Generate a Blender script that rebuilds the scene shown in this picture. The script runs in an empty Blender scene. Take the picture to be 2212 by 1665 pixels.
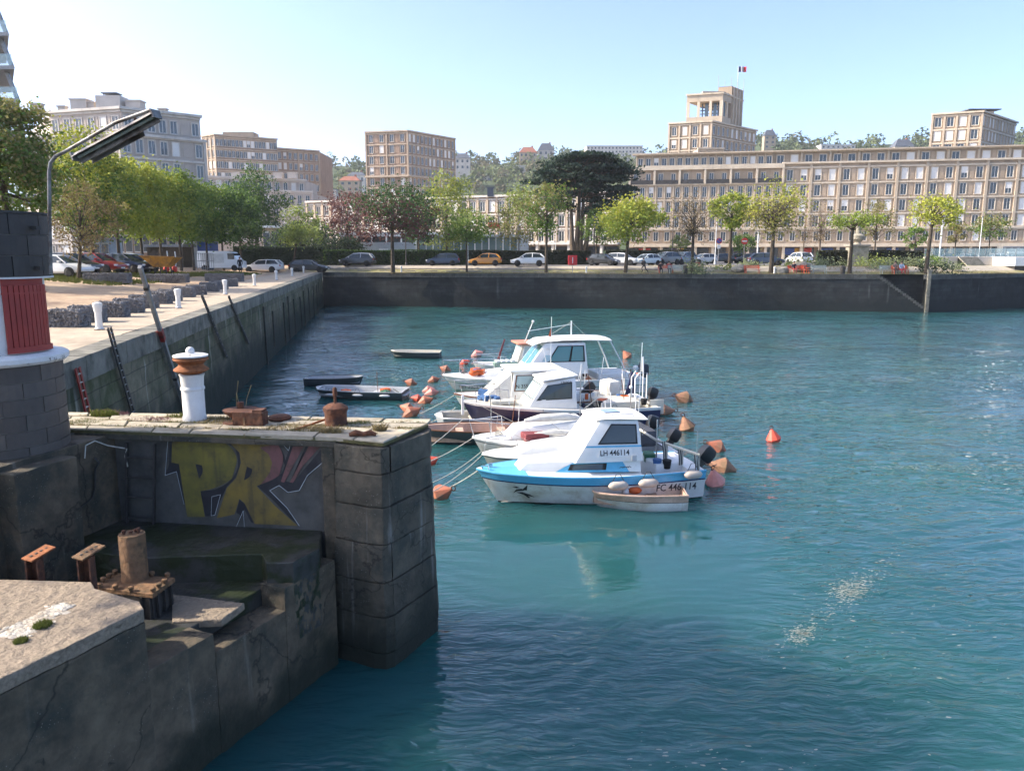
import bpy, bmesh, math, random
import numpy as np
from mathutils import Vector, Matrix, noise as mnoise

SC = bpy.context.scene
COL = SC.collection
R = math.radians
random.seed(7)

# ---------------------------------------------------------------- camera
FPX, HZ, CAMZ = 1662.0, 548.0, 6.2            # focal length and horizon of the photograph (2212 px wide reading)
TH = math.atan((832.5 - HZ) / FPX)
cam_d = bpy.data.cameras.new('camera')
cam_d.sensor_width = 36.0
cam_d.lens = FPX / 2212.0 * 36.0
cam_d.clip_start, cam_d.clip_end = 0.1, 6000.0
cam = bpy.data.objects.new('camera', cam_d)
COL.objects.link(cam)
cam.location = (0, 0, CAMZ)
cam.rotation_euler = (math.pi / 2 - TH, 0, 0)
SC.camera = cam

# ---------------------------------------------------------------- light
SUN_AZ, SUN_EL = R(178.5), R(35.0)            # direction towards the sun, measured from +X
sd = Vector((math.cos(SUN_AZ) * math.cos(SUN_EL), math.sin(SUN_AZ) * math.cos(SUN_EL), math.sin(SUN_EL)))
sun_d = bpy.data.lights.new('sun', 'SUN')
sun_d.energy, sun_d.angle, sun_d.color = 3.0, R(0.55), (1.0, 0.90, 0.76)
sun = bpy.data.objects.new('sun', sun_d)
COL.objects.link(sun)
sun.location = sd * 200
sun.rotation_euler = (-sd).to_track_quat('-Z', 'Y').to_euler()
W = bpy.data.worlds.new('World')
SC.world = W
W.use_nodes = True
wn = W.node_tree
sky = wn.nodes.new('ShaderNodeTexSky')
sky.sky_type = 'NISHITA'
sky.sun_disc = False
sky.sun_elevation = SUN_EL
sky.sun_rotation = math.pi / 2 - SUN_AZ
sky.altitude, sky.air_density, sky.dust_density, sky.ozone_density = 10, .5, 2.0, 2.0
bg = wn.nodes['Background']
bg.inputs['Strength'].default_value = 0.15
wn.links.new(sky.outputs[0], bg.inputs[0])
vs = SC.view_settings
vs.view_transform, vs.look, vs.exposure, vs.gamma = 'Standard', 'None', 1.68, 1.0
vs.use_curve_mapping = False
SC.cycles.max_bounces = 5
SC.cycles.volume_bounces = 0
SC.cycles.adaptive_threshold = .03
SC.cycles.transparent_max_bounces = 8
SC.cycles.use_denoising = True

# ---------------------------------------------------------------- where a reading of the photograph lies in the place
CT, ST = math.cos(TH), math.sin(TH)
def ray(px, py):
    u, v = (px - 1106.0) / FPX, (832.5 - py) / FPX
    return Vector((u, CT + v * ST, -ST + v * CT))
def PZ(px, py, z):
    d = ray(px, py); t = (z - CAMZ) / d.z
    return Vector((0, 0, CAMZ)) + d * t
def PY(px, py, y):
    d = ray(px, py); t = y / d.y
    return Vector((0, 0, CAMZ)) + d * t
def PP(px, py, p, n):
    d = ray(px, py); c = Vector((0, 0, CAMZ)); t = (Vector(p) - c).dot(n) / d.dot(n)
    return c + d * t
def lerp(a, b, t): return a + (b - a) * t
def sstep(t):
    t = max(0.0, min(1.0, t)); return t * t * (3 - 2 * t)

# ---------------------------------------------------------------- mesh builder
class MB:
    def __init__(s): s.v, s.f, s.m = [], [], []
    def add(s, vs, fs, mi=0):
        o = len(s.v); s.v.extend([tuple(p) for p in vs])
        for f in fs: s.f.append(tuple(i + o for i in f)); s.m.append(mi)
        return s
    def hexa(s, b, t, mi=0):           # bottom ring of n points and top ring of n points
        n = len(b)
        fs = [tuple(range(n - 1, -1, -1)), tuple(range(n, 2 * n))]
        fs += [(i, (i + 1) % n, n + (i + 1) % n, n + i) for i in range(n)]
        return s.add(list(b) + list(t), fs, mi)
    def box(s, c, sz, rz=0.0, mi=0, ry=0.0, rx=0.0):
        hx, hy, hz = sz[0] / 2, sz[1] / 2, sz[2] / 2
        vs = [Vector((x, y, z)) for z in (-hz, hz) for x, y in ((-hx, -hy), (hx, -hy), (hx, hy), (-hx, hy))]
        if rz or ry or rx:
            m = Matrix.Rotation(rz, 3, 'Z') @ Matrix.Rotation(ry, 3, 'Y') @ Matrix.Rotation(rx, 3, 'X'); vs = [m @ v for v in vs]
        c = Vector(c); vs = [v + c for v in vs]
        return s.hexa(vs[:4], vs[4:], mi)
    def bx(s, x0, x1, y0, y1, z0, z1, mi=0):
        return s.box(((x0 + x1) / 2, (y0 + y1) / 2, (z0 + z1) / 2), (abs(x1 - x0), abs(y1 - y0), abs(z1 - z0)), 0, mi)
    def prism(s, poly, z0, z1, mi=0):
        a = sum(poly[i][0] * poly[(i + 1) % len(poly)][1] - poly[(i + 1) % len(poly)][0] * poly[i][1] for i in range(len(poly)))
        if a < 0: poly = list(poly)[::-1]
        return s.hexa([(p[0], p[1], z0) for p in poly], [(p[0], p[1], z1) for p in poly], mi)
    def bar(s, a, b, w, h=None, mi=0):          # rectangular bar from a to b
        a, b = Vector(a), Vector(b); h = h or w; d = (b - a); l = d.length
        if l < 1e-6: return s
        d /= l; up = Vector((0, 0, 1)) if abs(d.z) < .95 else Vector((0, 1, 0))
        x = d.cross(up).normalized(); y = x.cross(d)
        q = lambda p: [p + x * sx * w / 2 + y * sy * h / 2 for sx, sy in ((-1, -1), (1, -1), (1, 1), (-1, 1))]
        return s.hexa(q(a), q(b), mi)
    def tube(s, pts, r, seg=8, mi=0, cap=True):
        pts = [Vector(p) for p in pts]; n = len(pts)
        rs = list(r) if isinstance(r, (list, tuple)) else [r] * n
        rings = []; x = None
        for i, p in enumerate(pts):
            d = (pts[min(i + 1, n - 1)] - pts[max(i - 1, 0)]).normalized()
            if x is None:
                x = d.cross(Vector((0, 0, 1)) if abs(d.z) < .9 else Vector((0, 1, 0))).normalized()
            else:
                x = (x - d * x.dot(d)).normalized()
            y = d.cross(x)
            rings.append([p + (x * math.cos(2 * math.pi * k / seg) + y * math.sin(2 * math.pi * k / seg)) * rs[i] for k in range(seg)])
        return s.loft(rings, True, cap, mi)
    def loft(s, rings, closed=True, cap=True, mi=0):
        n = len(rings[0]); vs = [p for r_ in rings for p in r_]; fs = []
        for i in range(len(rings) - 1):
            for k in range(n if closed else n - 1):
                k2 = (k + 1) % n
                fs.append((i * n + k, i * n + k2, (i + 1) * n + k2, (i + 1) * n + k))
        if cap and closed:
            fs.append(tuple(range(n - 1, -1, -1))); o = (len(rings) - 1) * n; fs.append(tuple(range(o, o + n)))
        return s.add(vs, fs, mi)
    def lathe(s, prof, c=(0, 0, 0), seg=16, mi=0, a0=0.0, a1=None, cap=True):
        full = a1 is None; a1 = 2 * math.pi if full else a1
        n = seg if full else seg + 1
        rings = [[(c[0] + r_ * math.cos(a0 + (a1 - a0) * k / seg), c[1] + r_ * math.sin(a0 + (a1 - a0) * k / seg), c[2] + z) for k in range(n)] for r_, z in prof]
        return s.loft(rings, full, cap and full, mi)
    def ball(s, c, r, seg=10, rings=6, mi=0, sc=(1, 1, 1)):
        c = Vector(c); rr = []
        for i in range(1, rings):
            t = math.pi * i / rings
            rr.append([(c.x + r * sc[0] * math.sin(t) * math.cos(2 * math.pi * k / seg), c.y + r * sc[1] * math.sin(t) * math.sin(2 * math.pi * k / seg), c.z - r * sc[2] * math.cos(t)) for k in range(seg)])
        return s.loft(rr, True, True, mi)
    def mesh(s, name, mats, smooth=None, bevel=0.0, off=None, rz=0.0, rough=None):
        me = bpy.data.meshes.new(name)
        vs = s.v
        if off is not None:
            c, n = math.cos(-rz), math.sin(-rz)
            vs = [((x - off[0]) * c - (y - off[1]) * n, (x - off[0]) * n + (y - off[1]) * c, z - off[2]) for x, y, z in vs]
        me.from_pydata(vs, [], s.f)
        mats = mats if isinstance(mats, (list, tuple)) else [mats]
        for m in mats: me.materials.append(m)
        if any(s.m): me.polygons.foreach_set('material_index', s.m)
        if bevel > 0:
            b = bmesh.new(); b.from_mesh(me)
            bmesh.ops.remove_doubles(b, verts=b.verts, dist=1e-5)
            bmesh.ops.recalc_face_normals(b, faces=b.faces)
            es = [e for e in b.edges if len(e.link_faces) == 2 and e.calc_face_angle(0) > R(35)]
            bmesh.ops.bevel(b, geom=es, offset=bevel, segments=2, profile=.6, affect='EDGES', clamp_overlap=True)
            b.to_mesh(me); b.free()
        if rough:                     # worn masonry: split the faces and push the corners about
            seg, amp = rough; b = bmesh.new(); b.from_mesh(me); bmesh.ops.remove_doubles(b, verts=b.verts, dist=1e-5)
            bmesh.ops.triangulate(b, faces=b.faces)
            for _ in range(6):
                es = [e for e in b.edges if e.calc_length() > seg]
                if not es or len(b.faces) > 30000: break
                bmesh.ops.subdivide_edges(b, edges=es, cuts=1); bmesh.ops.triangulate(b, faces=[f for f in b.faces if len(f.verts) > 3])
            nv = mnoise.noise_vector
            for v in b.verts:
                w = v.co + (Vector(off) if off is not None else Vector())
                v.co += nv(w * 8) * amp * .6 + nv(w * 1.7) * amp * .6 + nv(w * 26) * amp * .55
            b.to_mesh(me); b.free()
        me.update()
        if smooth is not None:
            me.polygons.foreach_set('use_smooth', [True] * len(me.polygons))
            me.set_sharp_from_angle(angle=R(smooth))
        return me
    def build(s, name, mats, parent=None, smooth=None, bevel=0.0, local=False, rough=None):
        """links ONE mesh object; world coordinates are brought into the parent's frame unless local"""
        off, rz = None, 0.0
        if parent is not None and not local:
            if '_wl' in parent: off, rz = tuple(parent['_wl']), parent.get('_wr', 0.0)
        me = s.mesh(name, mats, smooth, bevel, off, rz, rough)
        return link(name, me, parent)

def link(name, me, parent=None):
    o = bpy.data.objects.new(name, me); COL.objects.link(o)
    if parent is not None:
        o.parent = parent
        if '_wl' in parent: o['_wl'] = parent['_wl']; o['_wr'] = parent.get('_wr', 0.0)
    return o
def tag(o, label=None, cat=None, group=None, kind=None):
    if label: o['label'] = label
    if cat: o['category'] = cat
    if group: o['group'] = group
    if kind: o['kind'] = kind
    return o
def thing(name, label, cat, loc=(0, 0, 0), rz=0.0, group=None):
    o = bpy.data.objects.new(name, None); COL.objects.link(o)
    o.location = loc; o.rotation_euler = (0, 0, rz); o.empty_display_size = .2
    o['_wl'] = [float(c) for c in loc]; o['_wr'] = float(rz)
    return tag(o, label, cat, group)
def kids(o): return KIDS.get(o.name, [c for c in COL.objects if c.parent == o])
KIDS = {}
def copy_tree(o, loc, rz=0.0, label=None, scale=None, tree=None):
    tree = tree or [(o, [(c, list(c.children)) for c in o.children])]
    r_ = o.copy(); COL.objects.link(r_); r_.location = loc; r_.rotation_euler = (0, 0, rz)
    if scale: r_.scale = scale
    if label: r_['label'] = label
    for c, gs in tree[0][1]:
        d = c.copy(); COL.objects.link(d); d.parent = r_
        for g in gs:
            e = g.copy(); COL.objects.link(e); e.parent = d
    return r_
ORD = ['first', 'second', 'third', 'fourth', 'fifth', 'sixth', 'seventh', 'eighth', 'ninth', 'tenth', 'eleventh', 'twelfth', 'thirteenth', 'fourteenth', 'fifteenth', 'sixteenth', 'seventeenth', 'eighteenth', 'nineteenth', 'twentieth']

# ---------------------------------------------------------------- procedural materials
def newmat(name):
    m = bpy.data.materials.new(name); m.use_nodes = True
    nt = m.node_tree; return m, nt, nt.nodes['Principled BSDF']
def mat(name, c1, c2=None, sc=3.0, rough=.8, bump=0.0, bsc=None, metal=0.0, spec=.4, c3=None, sc3=1.0, th3=.55, w3=.12,
        streak=None, vary=0.0, detail=6.0, coat=0.0, fac=(.35, .65), trans=0.0, zgrad=None, bdist=.02, crack=0.0, speck=None, course=None):
    """colour c1..c2 by fine noise, patches of c3 by broad noise, vertical streaks, piece-to-piece variation"""
    m, nt, b = newmat(name); N, L = nt.nodes, nt.links
    tc = N.new('ShaderNodeTexCoord'); co = tc.outputs['Object']
    b.inputs['Roughness'].default_value = rough
    b.inputs['Metallic'].default_value = metal
    b.inputs['Specular IOR Level'].default_value = spec
    if coat: b.inputs['Coat Weight'].default_value = coat
    c2 = c2 or tuple(x * .8 for x in c1)
    no = N.new('ShaderNodeTexNoise'); no.inputs['Scale'].default_value = sc; no.inputs['Detail'].default_value = detail; no.inputs['Roughness'].default_value = .65
    L.new(co, no.inputs['Vector'])
    rp = N.new('ShaderNodeValToRGB'); e = rp.color_ramp.elements
    e[0].position, e[1].position = fac; e[0].color, e[1].color = (*c1, 1), (*c2, 1)
    L.new(no.outputs['Fac'], rp.inputs[0]); col = rp.outputs[0]
    def mix(a, bcol, f, mode='MIX'):
        x = N.new('ShaderNodeMix'); x.data_type = 'RGBA'; x.blend_type = mode
        if hasattr(f, 'is_output'): L.new(f, x.inputs[0])
        else: x.inputs[0].default_value = f
        for s, i in ((a, 6), (bcol, 7)):
            if hasattr(s, 'is_output'): L.new(s, x.inputs[i])
            else: x.inputs[i].default_value = (*s, 1)
        return x.outputs[2]
    def thresh(sock, t, w):
        r_ = N.new('ShaderNodeMapRange'); r_.inputs[1].default_value = t - w; r_.inputs[2].default_value = t + w
        r_.interpolation_type = 'SMOOTHSTEP'; L.new(sock, r_.inputs[0]); return r_.outputs[0]
    if c3:
        n3 = N.new('ShaderNodeTexNoise'); n3.inputs['Scale'].default_value = sc3; n3.inputs['Detail'].default_value = 7; n3.inputs['Roughness'].default_value = .7
        L.new(co, n3.inputs['Vector'])
        col = mix(col, c3, thresh(n3.outputs['Fac'], th3, w3))
    if streak:
        sc_col, sxy, thr, amt = streak
        mp = N.new('ShaderNodeMapping'); mp.inputs['Scale'].default_value = (sxy, sxy, sxy * .07); L.new(co, mp.inputs[0])
        ns = N.new('ShaderNodeTexNoise'); ns.inputs['Scale'].default_value = 1.0; ns.inputs['Detail'].default_value = 5; L.new(mp.outputs[0], ns.inputs['Vector'])
        ml = N.new('ShaderNodeMath'); ml.operation = 'MULTIPLY'; ml.inputs[1].default_value = amt
        L.new(thresh(ns.outputs['Fac'], thr, .06), ml.inputs[0]); col = mix(col, sc_col, ml.outputs[0])
    if course:                        # courses of squared stone, too fine to build at that distance
        axis, bw, bh = course; ge = N.new('ShaderNodeNewGeometry'); sp_ = N.new('ShaderNodeSeparateXYZ'); L.new(ge.outputs['Position'], sp_.inputs[0]); cb_ = N.new('ShaderNodeCombineXYZ'); L.new(sp_.outputs[axis], cb_.inputs[0]); L.new(sp_.outputs[2], cb_.inputs[1])
        br = N.new('ShaderNodeTexBrick'); br.inputs['Scale'].default_value = 1.0; br.inputs['Brick Width'].default_value = bw; br.inputs['Row Height'].default_value = bh; br.inputs['Mortar Size'].default_value = .018; br.inputs['Mortar Smooth'].default_value = .4
        br.inputs['Color1'].default_value = (.72, .72, .72, 1); br.inputs['Color2'].default_value = (1.3, 1.28, 1.22, 1); br.inputs['Mortar'].default_value = (.45, .45, .45, 1); L.new(cb_.outputs[0], br.inputs['Vector'])
        col = mix(col, br.outputs['Color'], .8, 'MULTIPLY')
    if crack:
        nd = N.new('ShaderNodeTexNoise'); nd.inputs['Scale'].default_value = 3.0; nd.inputs['Detail'].default_value = 5; L.new(co, nd.inputs['Vector'])
        va = N.new('ShaderNodeVectorMath'); va.operation = 'MULTIPLY_ADD'; va.inputs[1].default_value = (.5, .5, .5); L.new(nd.outputs['Color'], va.inputs[0]); L.new(co, va.inputs[2])
        vo = N.new('ShaderNodeTexVoronoi'); vo.feature = 'DISTANCE_TO_EDGE'; vo.inputs['Scale'].default_value = crack; L.new(va.outputs[0], vo.inputs['Vector'])
        mr = N.new('ShaderNodeMapRange'); mr.inputs[1].default_value = .012; mr.inputs[2].default_value = .0; mr.inputs[4].default_value = .75; L.new(vo.outputs['Distance'], mr.inputs[0])
        col = mix(col, (.012, .010, .008), mr.outputs[0])
    if speck:
        vo = N.new('ShaderNodeTexVoronoi'); vo.inputs['Scale'].default_value = 26; L.new(co, vo.inputs['Vector'])
        ns_ = N.new('ShaderNodeTexNoise'); ns_.inputs['Scale'].default_value = 2.2; L.new(co, ns_.inputs['Vector'])
        mr = N.new('ShaderNodeMapRange'); mr.inputs[1].default_value = .16; mr.inputs[2].default_value = .05; L.new(vo.outputs['Distance'], mr.inputs[0])
        ml = N.new('ShaderNodeMath'); ml.operation = 'MULTIPLY'; L.new(mr.outputs[0], ml.inputs[0]); L.new(thresh(ns_.outputs['Fac'], .56, .08), ml.inputs[1]); col = mix(col, speck, ml.outputs[0])
    if zgrad:                         # a tide line: weed and wet stone below a height, broken by noise
        zc, z0, z1 = zgrad
        sx = N.new('ShaderNodeSeparateXYZ'); ge = N.new('ShaderNodeNewGeometry'); L.new(ge.outputs['Position'], sx.inputs[0])
        nz = N.new('ShaderNodeTexNoise'); nz.inputs['Scale'].default_value = 1.3; nz.inputs['Detail'].default_value = 8; L.new(ge.outputs['Position'], nz.inputs['Vector'])
        ad = N.new('ShaderNodeMath'); ad.operation = 'MULTIPLY_ADD'; ad.inputs[1].default_value = 1.6; L.new(nz.outputs['Fac'], ad.inputs[0]); L.new(sx.outputs[2], ad.inputs[2])
        r_ = N.new('ShaderNodeMapRange'); r_.inputs[1].default_value = z1 + .8; r_.inputs[2].default_value = z0 + .8; r_.interpolation_type = 'SMOOTHSTEP'; L.new(ad.outputs[0], r_.inputs[0])
        col = mix(col, zc, r_.outputs[0])
    if vary:
        oi = N.new('ShaderNodeObjectInfo'); hs = N.new('ShaderNodeHueSaturation')
        mr = N.new('ShaderNodeMapRange'); mr.inputs[3].default_value = 1 - vary; mr.inputs[4].default_value = 1 + vary
        L.new(oi.outputs['Random'], mr.inputs[0]); L.new(mr.outputs[0], hs.inputs['Value']); L.new(col, hs.inputs['Color']); col = hs.outputs[0]
    L.new(col, b.inputs['Base Color'])
    if bump:
        nb = N.new('ShaderNodeTexNoise'); nb.inputs['Scale'].default_value = bsc or sc * 3; nb.inputs['Detail'].default_value = 8; nb.inputs['Roughness'].default_value = .7
        L.new(co, nb.inputs['Vector'])
        bp = N.new('ShaderNodeBump'); bp.inputs['Strength'].default_value = bump; bp.inputs['Distance'].default_value = bdist
        L.new(nb.outputs['Fac'], bp.inputs['Height']); L.new(bp.outputs[0], b.inputs['Normal'])
        if bump >= .5:                # broader unevenness under the fine grain
            nb2 = N.new('ShaderNodeTexNoise'); nb2.inputs['Scale'].default_value = (bsc or sc * 3) * .22; nb2.inputs['Detail'].default_value = 6; L.new(co, nb2.inputs['Vector'])
            bp2 = N.new('ShaderNodeBump'); bp2.inputs['Strength'].default_value = bump; bp2.inputs['Distance'].default_value = bdist * 3.5
            L.new(nb2.outputs['Fac'], bp2.inputs['Height']); L.new(bp2.outputs[0], bp.inputs['Normal'])
    if trans:
        tr = N.new('ShaderNodeBsdfTranslucent'); L.new(col, tr.inputs[0]); mx = N.new('ShaderNodeMixShader'); mx.inputs[0].default_value = trans
        L.new(b.outputs[0], mx.inputs[1]); L.new(tr.outputs[0], mx.inputs[2]); L.new(mx.outputs[0], N['Material Output'].inputs[0])
    return m

M = {}
M['lock_wall'] = mat('lock_wall', (.15, .115, .075), (.062, .05, .034), 2.6, .9, .6, 14, c3=(.035, .038, .03), sc3=1.1, th3=.56, streak=((.26, .235, .19), 5, .68, .4), zgrad=((.016, .02, .012), .15, .9), crack=.55, speck=(.34, .31, .26))
M['pier_stone'] = mat('pier_stone', (.125, .105, .075), (.05, .044, .032), 2.2, .88, .7, 10, c3=(.04, .042, .034), sc3=1.4, th3=.55, streak=((.32, .31, .29), 6, .66, .55), zgrad=((.014, .018, .012), .1, 1.7), vary=.12, crack=.8, speck=(.38, .36, .32))
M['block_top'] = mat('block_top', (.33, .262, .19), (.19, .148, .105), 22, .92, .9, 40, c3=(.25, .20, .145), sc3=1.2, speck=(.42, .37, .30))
M['deck_slab'] = mat('deck_slab', (.46, .40, .30), (.33, .29, .215), 6, .9, .5, 20, c3=(.24, .20, .13), sc3=2.2, th3=.60, vary=.14)
M['joint_moss'] = mat('joint_moss', (.13, .105, .05), (.08, .085, .03), 9, .95, 1, 30)
M['ledge_wet'] = mat('ledge_wet', (.05, .05, .045), (.03, .03, .028), 3, .45, .4, 18, c3=(.022, .03, .012), sc3=1.5, th3=.50, w3=.05)
M['graffiti_wall'] = mat('graffiti_wall', (.10, .098, .09), (.05, .049, .044), 2.5, .85, .3, 20, c3=(.10, .095, .08), sc3=1.6, th3=.58)
M['tile_dark'] = mat('tile_dark', (.050, .042, .036), (.036, .030, .027), 12, .55, .15, 60, vary=.22)
M['tile_brown'] = mat('tile_brown', (.10, .085, .072), (.075, .064, .056), 10, .6, .2, 50, vary=.20)
M['grout'] = mat('grout', (.22, .20, .175), (.16, .145, .13), 20, .9)
M['white_paint'] = mat('white_paint', (.74, .73, .70), (.62, .60, .57), 3, .55, .1, 20, c3=(.40, .35, .28), sc3=1.3, th3=.70, streak=((.34, .27, .19), 7, .70, .5))
M['white_worn'] = mat('white_worn', (.74, .73, .70), (.62, .61, .58), 4, .6, .2, 20, c3=(.10, .085, .065), sc3=4.5, th3=.60, w3=.03)
M['red_shutter'] = mat('red_shutter', (.34, .040, .028), (.27, .032, .024), 4, .5, .05, 20)
M['rust'] = mat('rust', (.17, .065, .03), (.075, .030, .018), 14, .85, .6, 40, c3=(.045, .022, .016), sc3=4, th3=.55)
M['rust_bright'] = mat('rust_bright', (.32, .115, .04), (.19, .065, .025), 16, .85, .4, 50)
M['rust_tan'] = mat('rust_tan', (.25, .135, .065), (.15, .085, .045), 12, .88, .5, 40, c3=(.055, .045, .025), sc3=3.5, th3=.58)
M['steel_dark'] = mat('steel_dark', (.07, .065, .06), (.04, .036, .034), 8, .6, .2, 40, metal=.3)
M['steel_grey'] = mat('steel_grey', (.30, .30, .30), (.20, .20, .20), 6, .5, .1, 30, metal=.4)
M['quay_wall'] = mat('quay_wall', (.18, .155, .11), (.09, .086, .055), 2.0, .9, .7, 9, c3=(.045, .055, .022), sc3=.45, th3=.50, streak=((.34, .33, .29), 2.4, .655, .6), zgrad=((.018, .025, .018), 1.0, 2.6), course=(1, 1.6, .52))
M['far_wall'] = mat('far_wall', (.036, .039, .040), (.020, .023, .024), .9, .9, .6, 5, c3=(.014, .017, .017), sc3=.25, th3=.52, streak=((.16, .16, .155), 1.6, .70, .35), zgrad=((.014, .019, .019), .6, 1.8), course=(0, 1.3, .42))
M['coping'] = mat('coping', (.22, .205, .17), (.14, .135, .11), 3, .9, .5, 12, c3=(.06, .06, .045), sc3=.9, th3=.56, vary=.14)
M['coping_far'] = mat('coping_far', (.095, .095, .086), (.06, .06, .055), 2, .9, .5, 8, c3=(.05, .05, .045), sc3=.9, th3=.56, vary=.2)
M['apron'] = mat('apron', (.44, .36, .265), (.33, .27, .20), 1.5, .95, .5, 12, c3=(.26, .21, .15), sc3=.5, th3=.60)
M['gravel'] = mat('gravel', (.48, .35, .225), (.35, .25, .16), 2.5, .97, .8, 25, c3=(.29, .19, .12), sc3=.35, th3=.55)
M['asphalt'] = mat('asphalt', (.16, .148, .14), (.11, .104, .10), 3, .95, .5, 30, c3=(.20, .185, .17), sc3=.15, th3=.6)
M['pavement'] = mat('pavement', (.40, .35, .28), (.31, .27, .21), 2, .95, .3, 20)
M['kerb'] = mat('kerb', (.34, .30, .25), (.24, .21, .175), 3, .9, .4, 12)
M['dry_grass'] = mat('dry_grass', (.26, .225, .10), (.15, .155, .06), 1.3, 1, .9, 14, c3=(.36, .29, .18), sc3=.3, th3=.58)
M['grass_blade'] = mat('grass_blade', (.14, .15, .035), (.085, .11, .025), 5, 1, trans=.3)
M['dry_blade'] = mat('dry_blade', (.30, .24, .11), (.20, .15, .07), 5, 1, trans=.25)
M['pink_weed'] = mat('pink_weed', (.30, .15, .16), (.20, .10, .10), 8, 1)
M['concrete_pale'] = mat('concrete_pale', (.38, .345, .28), (.27, .245, .20), 5, .92, .5, 22, c3=(.18, .17, .13), sc3=1.5)  # pale concrete of the boulders, plinth, urn and terrace steps
M['rope'] = mat('rope', (.52, .50, .44), (.38, .36, .30), 30, .9)
M['rope_dark'] = mat('rope_dark', (.07, .075, .075), (.04, .045, .045), 30, .9)
M['gabion_stone'] = mat('gabion_stone', (.25, .24, .235), (.13, .125, .125), 1.7, .92, .6, 14, vary=.1)
M['wire'] = mat('wire', (.20, .20, .21), (.15, .15, .16), 10, .5, metal=.6)
M['lamp_body'] = mat('lamp_body', (.26, .25, .235), (.18, .17, .155), 6, .5, .1, 30, c3=(.07, .05, .04), sc3=3, metal=.3)
M['lamp_glass'] = mat('lamp_glass', (.36, .42, .38), (.25, .29, .27), 8, .25)
# ================================================================ the setting: quays, ground, water
QZ = 4.0
A_ = Vector((-22.85, 93.6)); B_ = Vector((44.6, 83.1)); C_ = Vector((60.0, 90.4)); D_ = Vector((100.0, 103.0))
L0 = Vector((-9.25, 15.85)); ldir = (A_ - L0).normalized()
def lq(y): return Vector((L0.x + (y - L0.y) * ldir.x / ldir.y, y))
E0 = A_.lerp(B_, 0.928); E1 = B_.copy()           # the stairs cut into the far quay
def fq(x):
    pts = [A_, B_, C_, D_]
    for p, q in zip(pts, pts[1:]):
        if x <= q.x: return p.lerp(q, (x - p.x) / (q.x - p.x))
    return D_
def ground_z(x, y):
    xl = L0.x + (y - L0.y) * ldir.x / ldir.y
    dl = xl - x
    df = y - fq(max(x, A_.x)).y
    u = max((dl - 5) / 14, (df - 1.2) / 5)
    return QZ + .75 * sstep(u)
def strip(name, path, offs, m, dirs, kind='structure'):
    b = MB(); n = len(offs)
    vs = []
    for p, d in zip(path, dirs):
        for o in offs:
            x, y = p.x + d[0] * o, p.y + d[1] * o
            vs.append((x, y, ground_z(x, y)))
    fs = [(i * n + j, (i + 1) * n + j, (i + 1) * n + j + 1, i * n + j + 1) for i in range(len(path) - 1) for j in range(n - 1)]
    b.add(vs, fs)
    o = b.build(name, m, smooth=60)
    for p in o.data.polygons:
        if p.normal.z < 0: o.data.flip_normals(); break
    return tag(o, kind=kind)
LP_ = [lq(y) for y in np.linspace(12.6, A_.y, 42)]
LD_ = [(-1, 0)] * 41 + [(-1, 1)]
def linsp(a, b, n): return [a + (b - a) * i / n for i in range(n + 1)]
strip('quay_pavement', LP_, linsp(.62, 4.6, 4), M['apron'], LD_)
strip('gravel_path', LP_, linsp(4.6, 19, 8), M['gravel'], LD_)
strip('parking_ground', LP_, linsp(19, 60, 8) + [150, 900], M['asphalt'], LD_)
XM = 17.0
F1_ = [A_] + [fq(x) for x in np.linspace(A_.x + 1.5, XM, 24)]
F1D = [(-1, 1)] + [(0, 1)] * 24
F2_ = [fq(x) for x in list(np.linspace(XM, B_.x, 16)) + list(np.linspace(B_.x + 1, C_.x, 8)) + list(np.linspace(C_.x + 2, D_.x, 10))]
F2D = [(0, 1)] * len(F2_)
strip('grass_verge', F1_, linsp(.62, 3.4, 4), M['dry_grass'], F1D)
strip('pavement', F1_, linsp(3.4, 5.4, 2), M['pavement'], F1D)
strip('road', F1_, linsp(5.4, 60, 8), M['asphalt'], F1D)
strip('town_ground', F1_ + F2_[1:], [60, 150, 400, 1600], M['pavement'], F1D + F2D[1:])
strip('garden_ground', F2_, linsp(.62, 3.0, 3), M['dry_grass'], F2D)
strip('garden_path', F2_, linsp(3.0, 6.2, 3), M['pavement'], F2D)
strip('garden_lawn', F2_, linsp(6.2, 11.0, 4), M['dry_grass'], F2D)
strip('street', F2_, linsp(11.0, 60, 10), M['asphalt'], F2D)
# kerb between the pavement and the parking bays of the far quay
kb = MB()
for i in range(len(F1_) - 1):
    p, q, d1, d2 = F1_[i], F1_[i + 1], F1D[i], F1D[i + 1]
    r_ = [(p.x + d1[0] * o, p.y + d1[1] * o) for o in (3.35, 3.6)] + [(q.x + d2[0] * o, q.y + d2[1] * o) for o in (3.6, 3.35)]
    z = [ground_z(*k) for k in r_]
    kb.hexa([(k[0], k[1], zz - .2) for k, zz in zip(r_, z)], [(k[0], k[1], zz + .13) for k, zz in zip(r_, z)])
tag(kb.build('kerb', M['kerb']), kind='structure')

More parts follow.
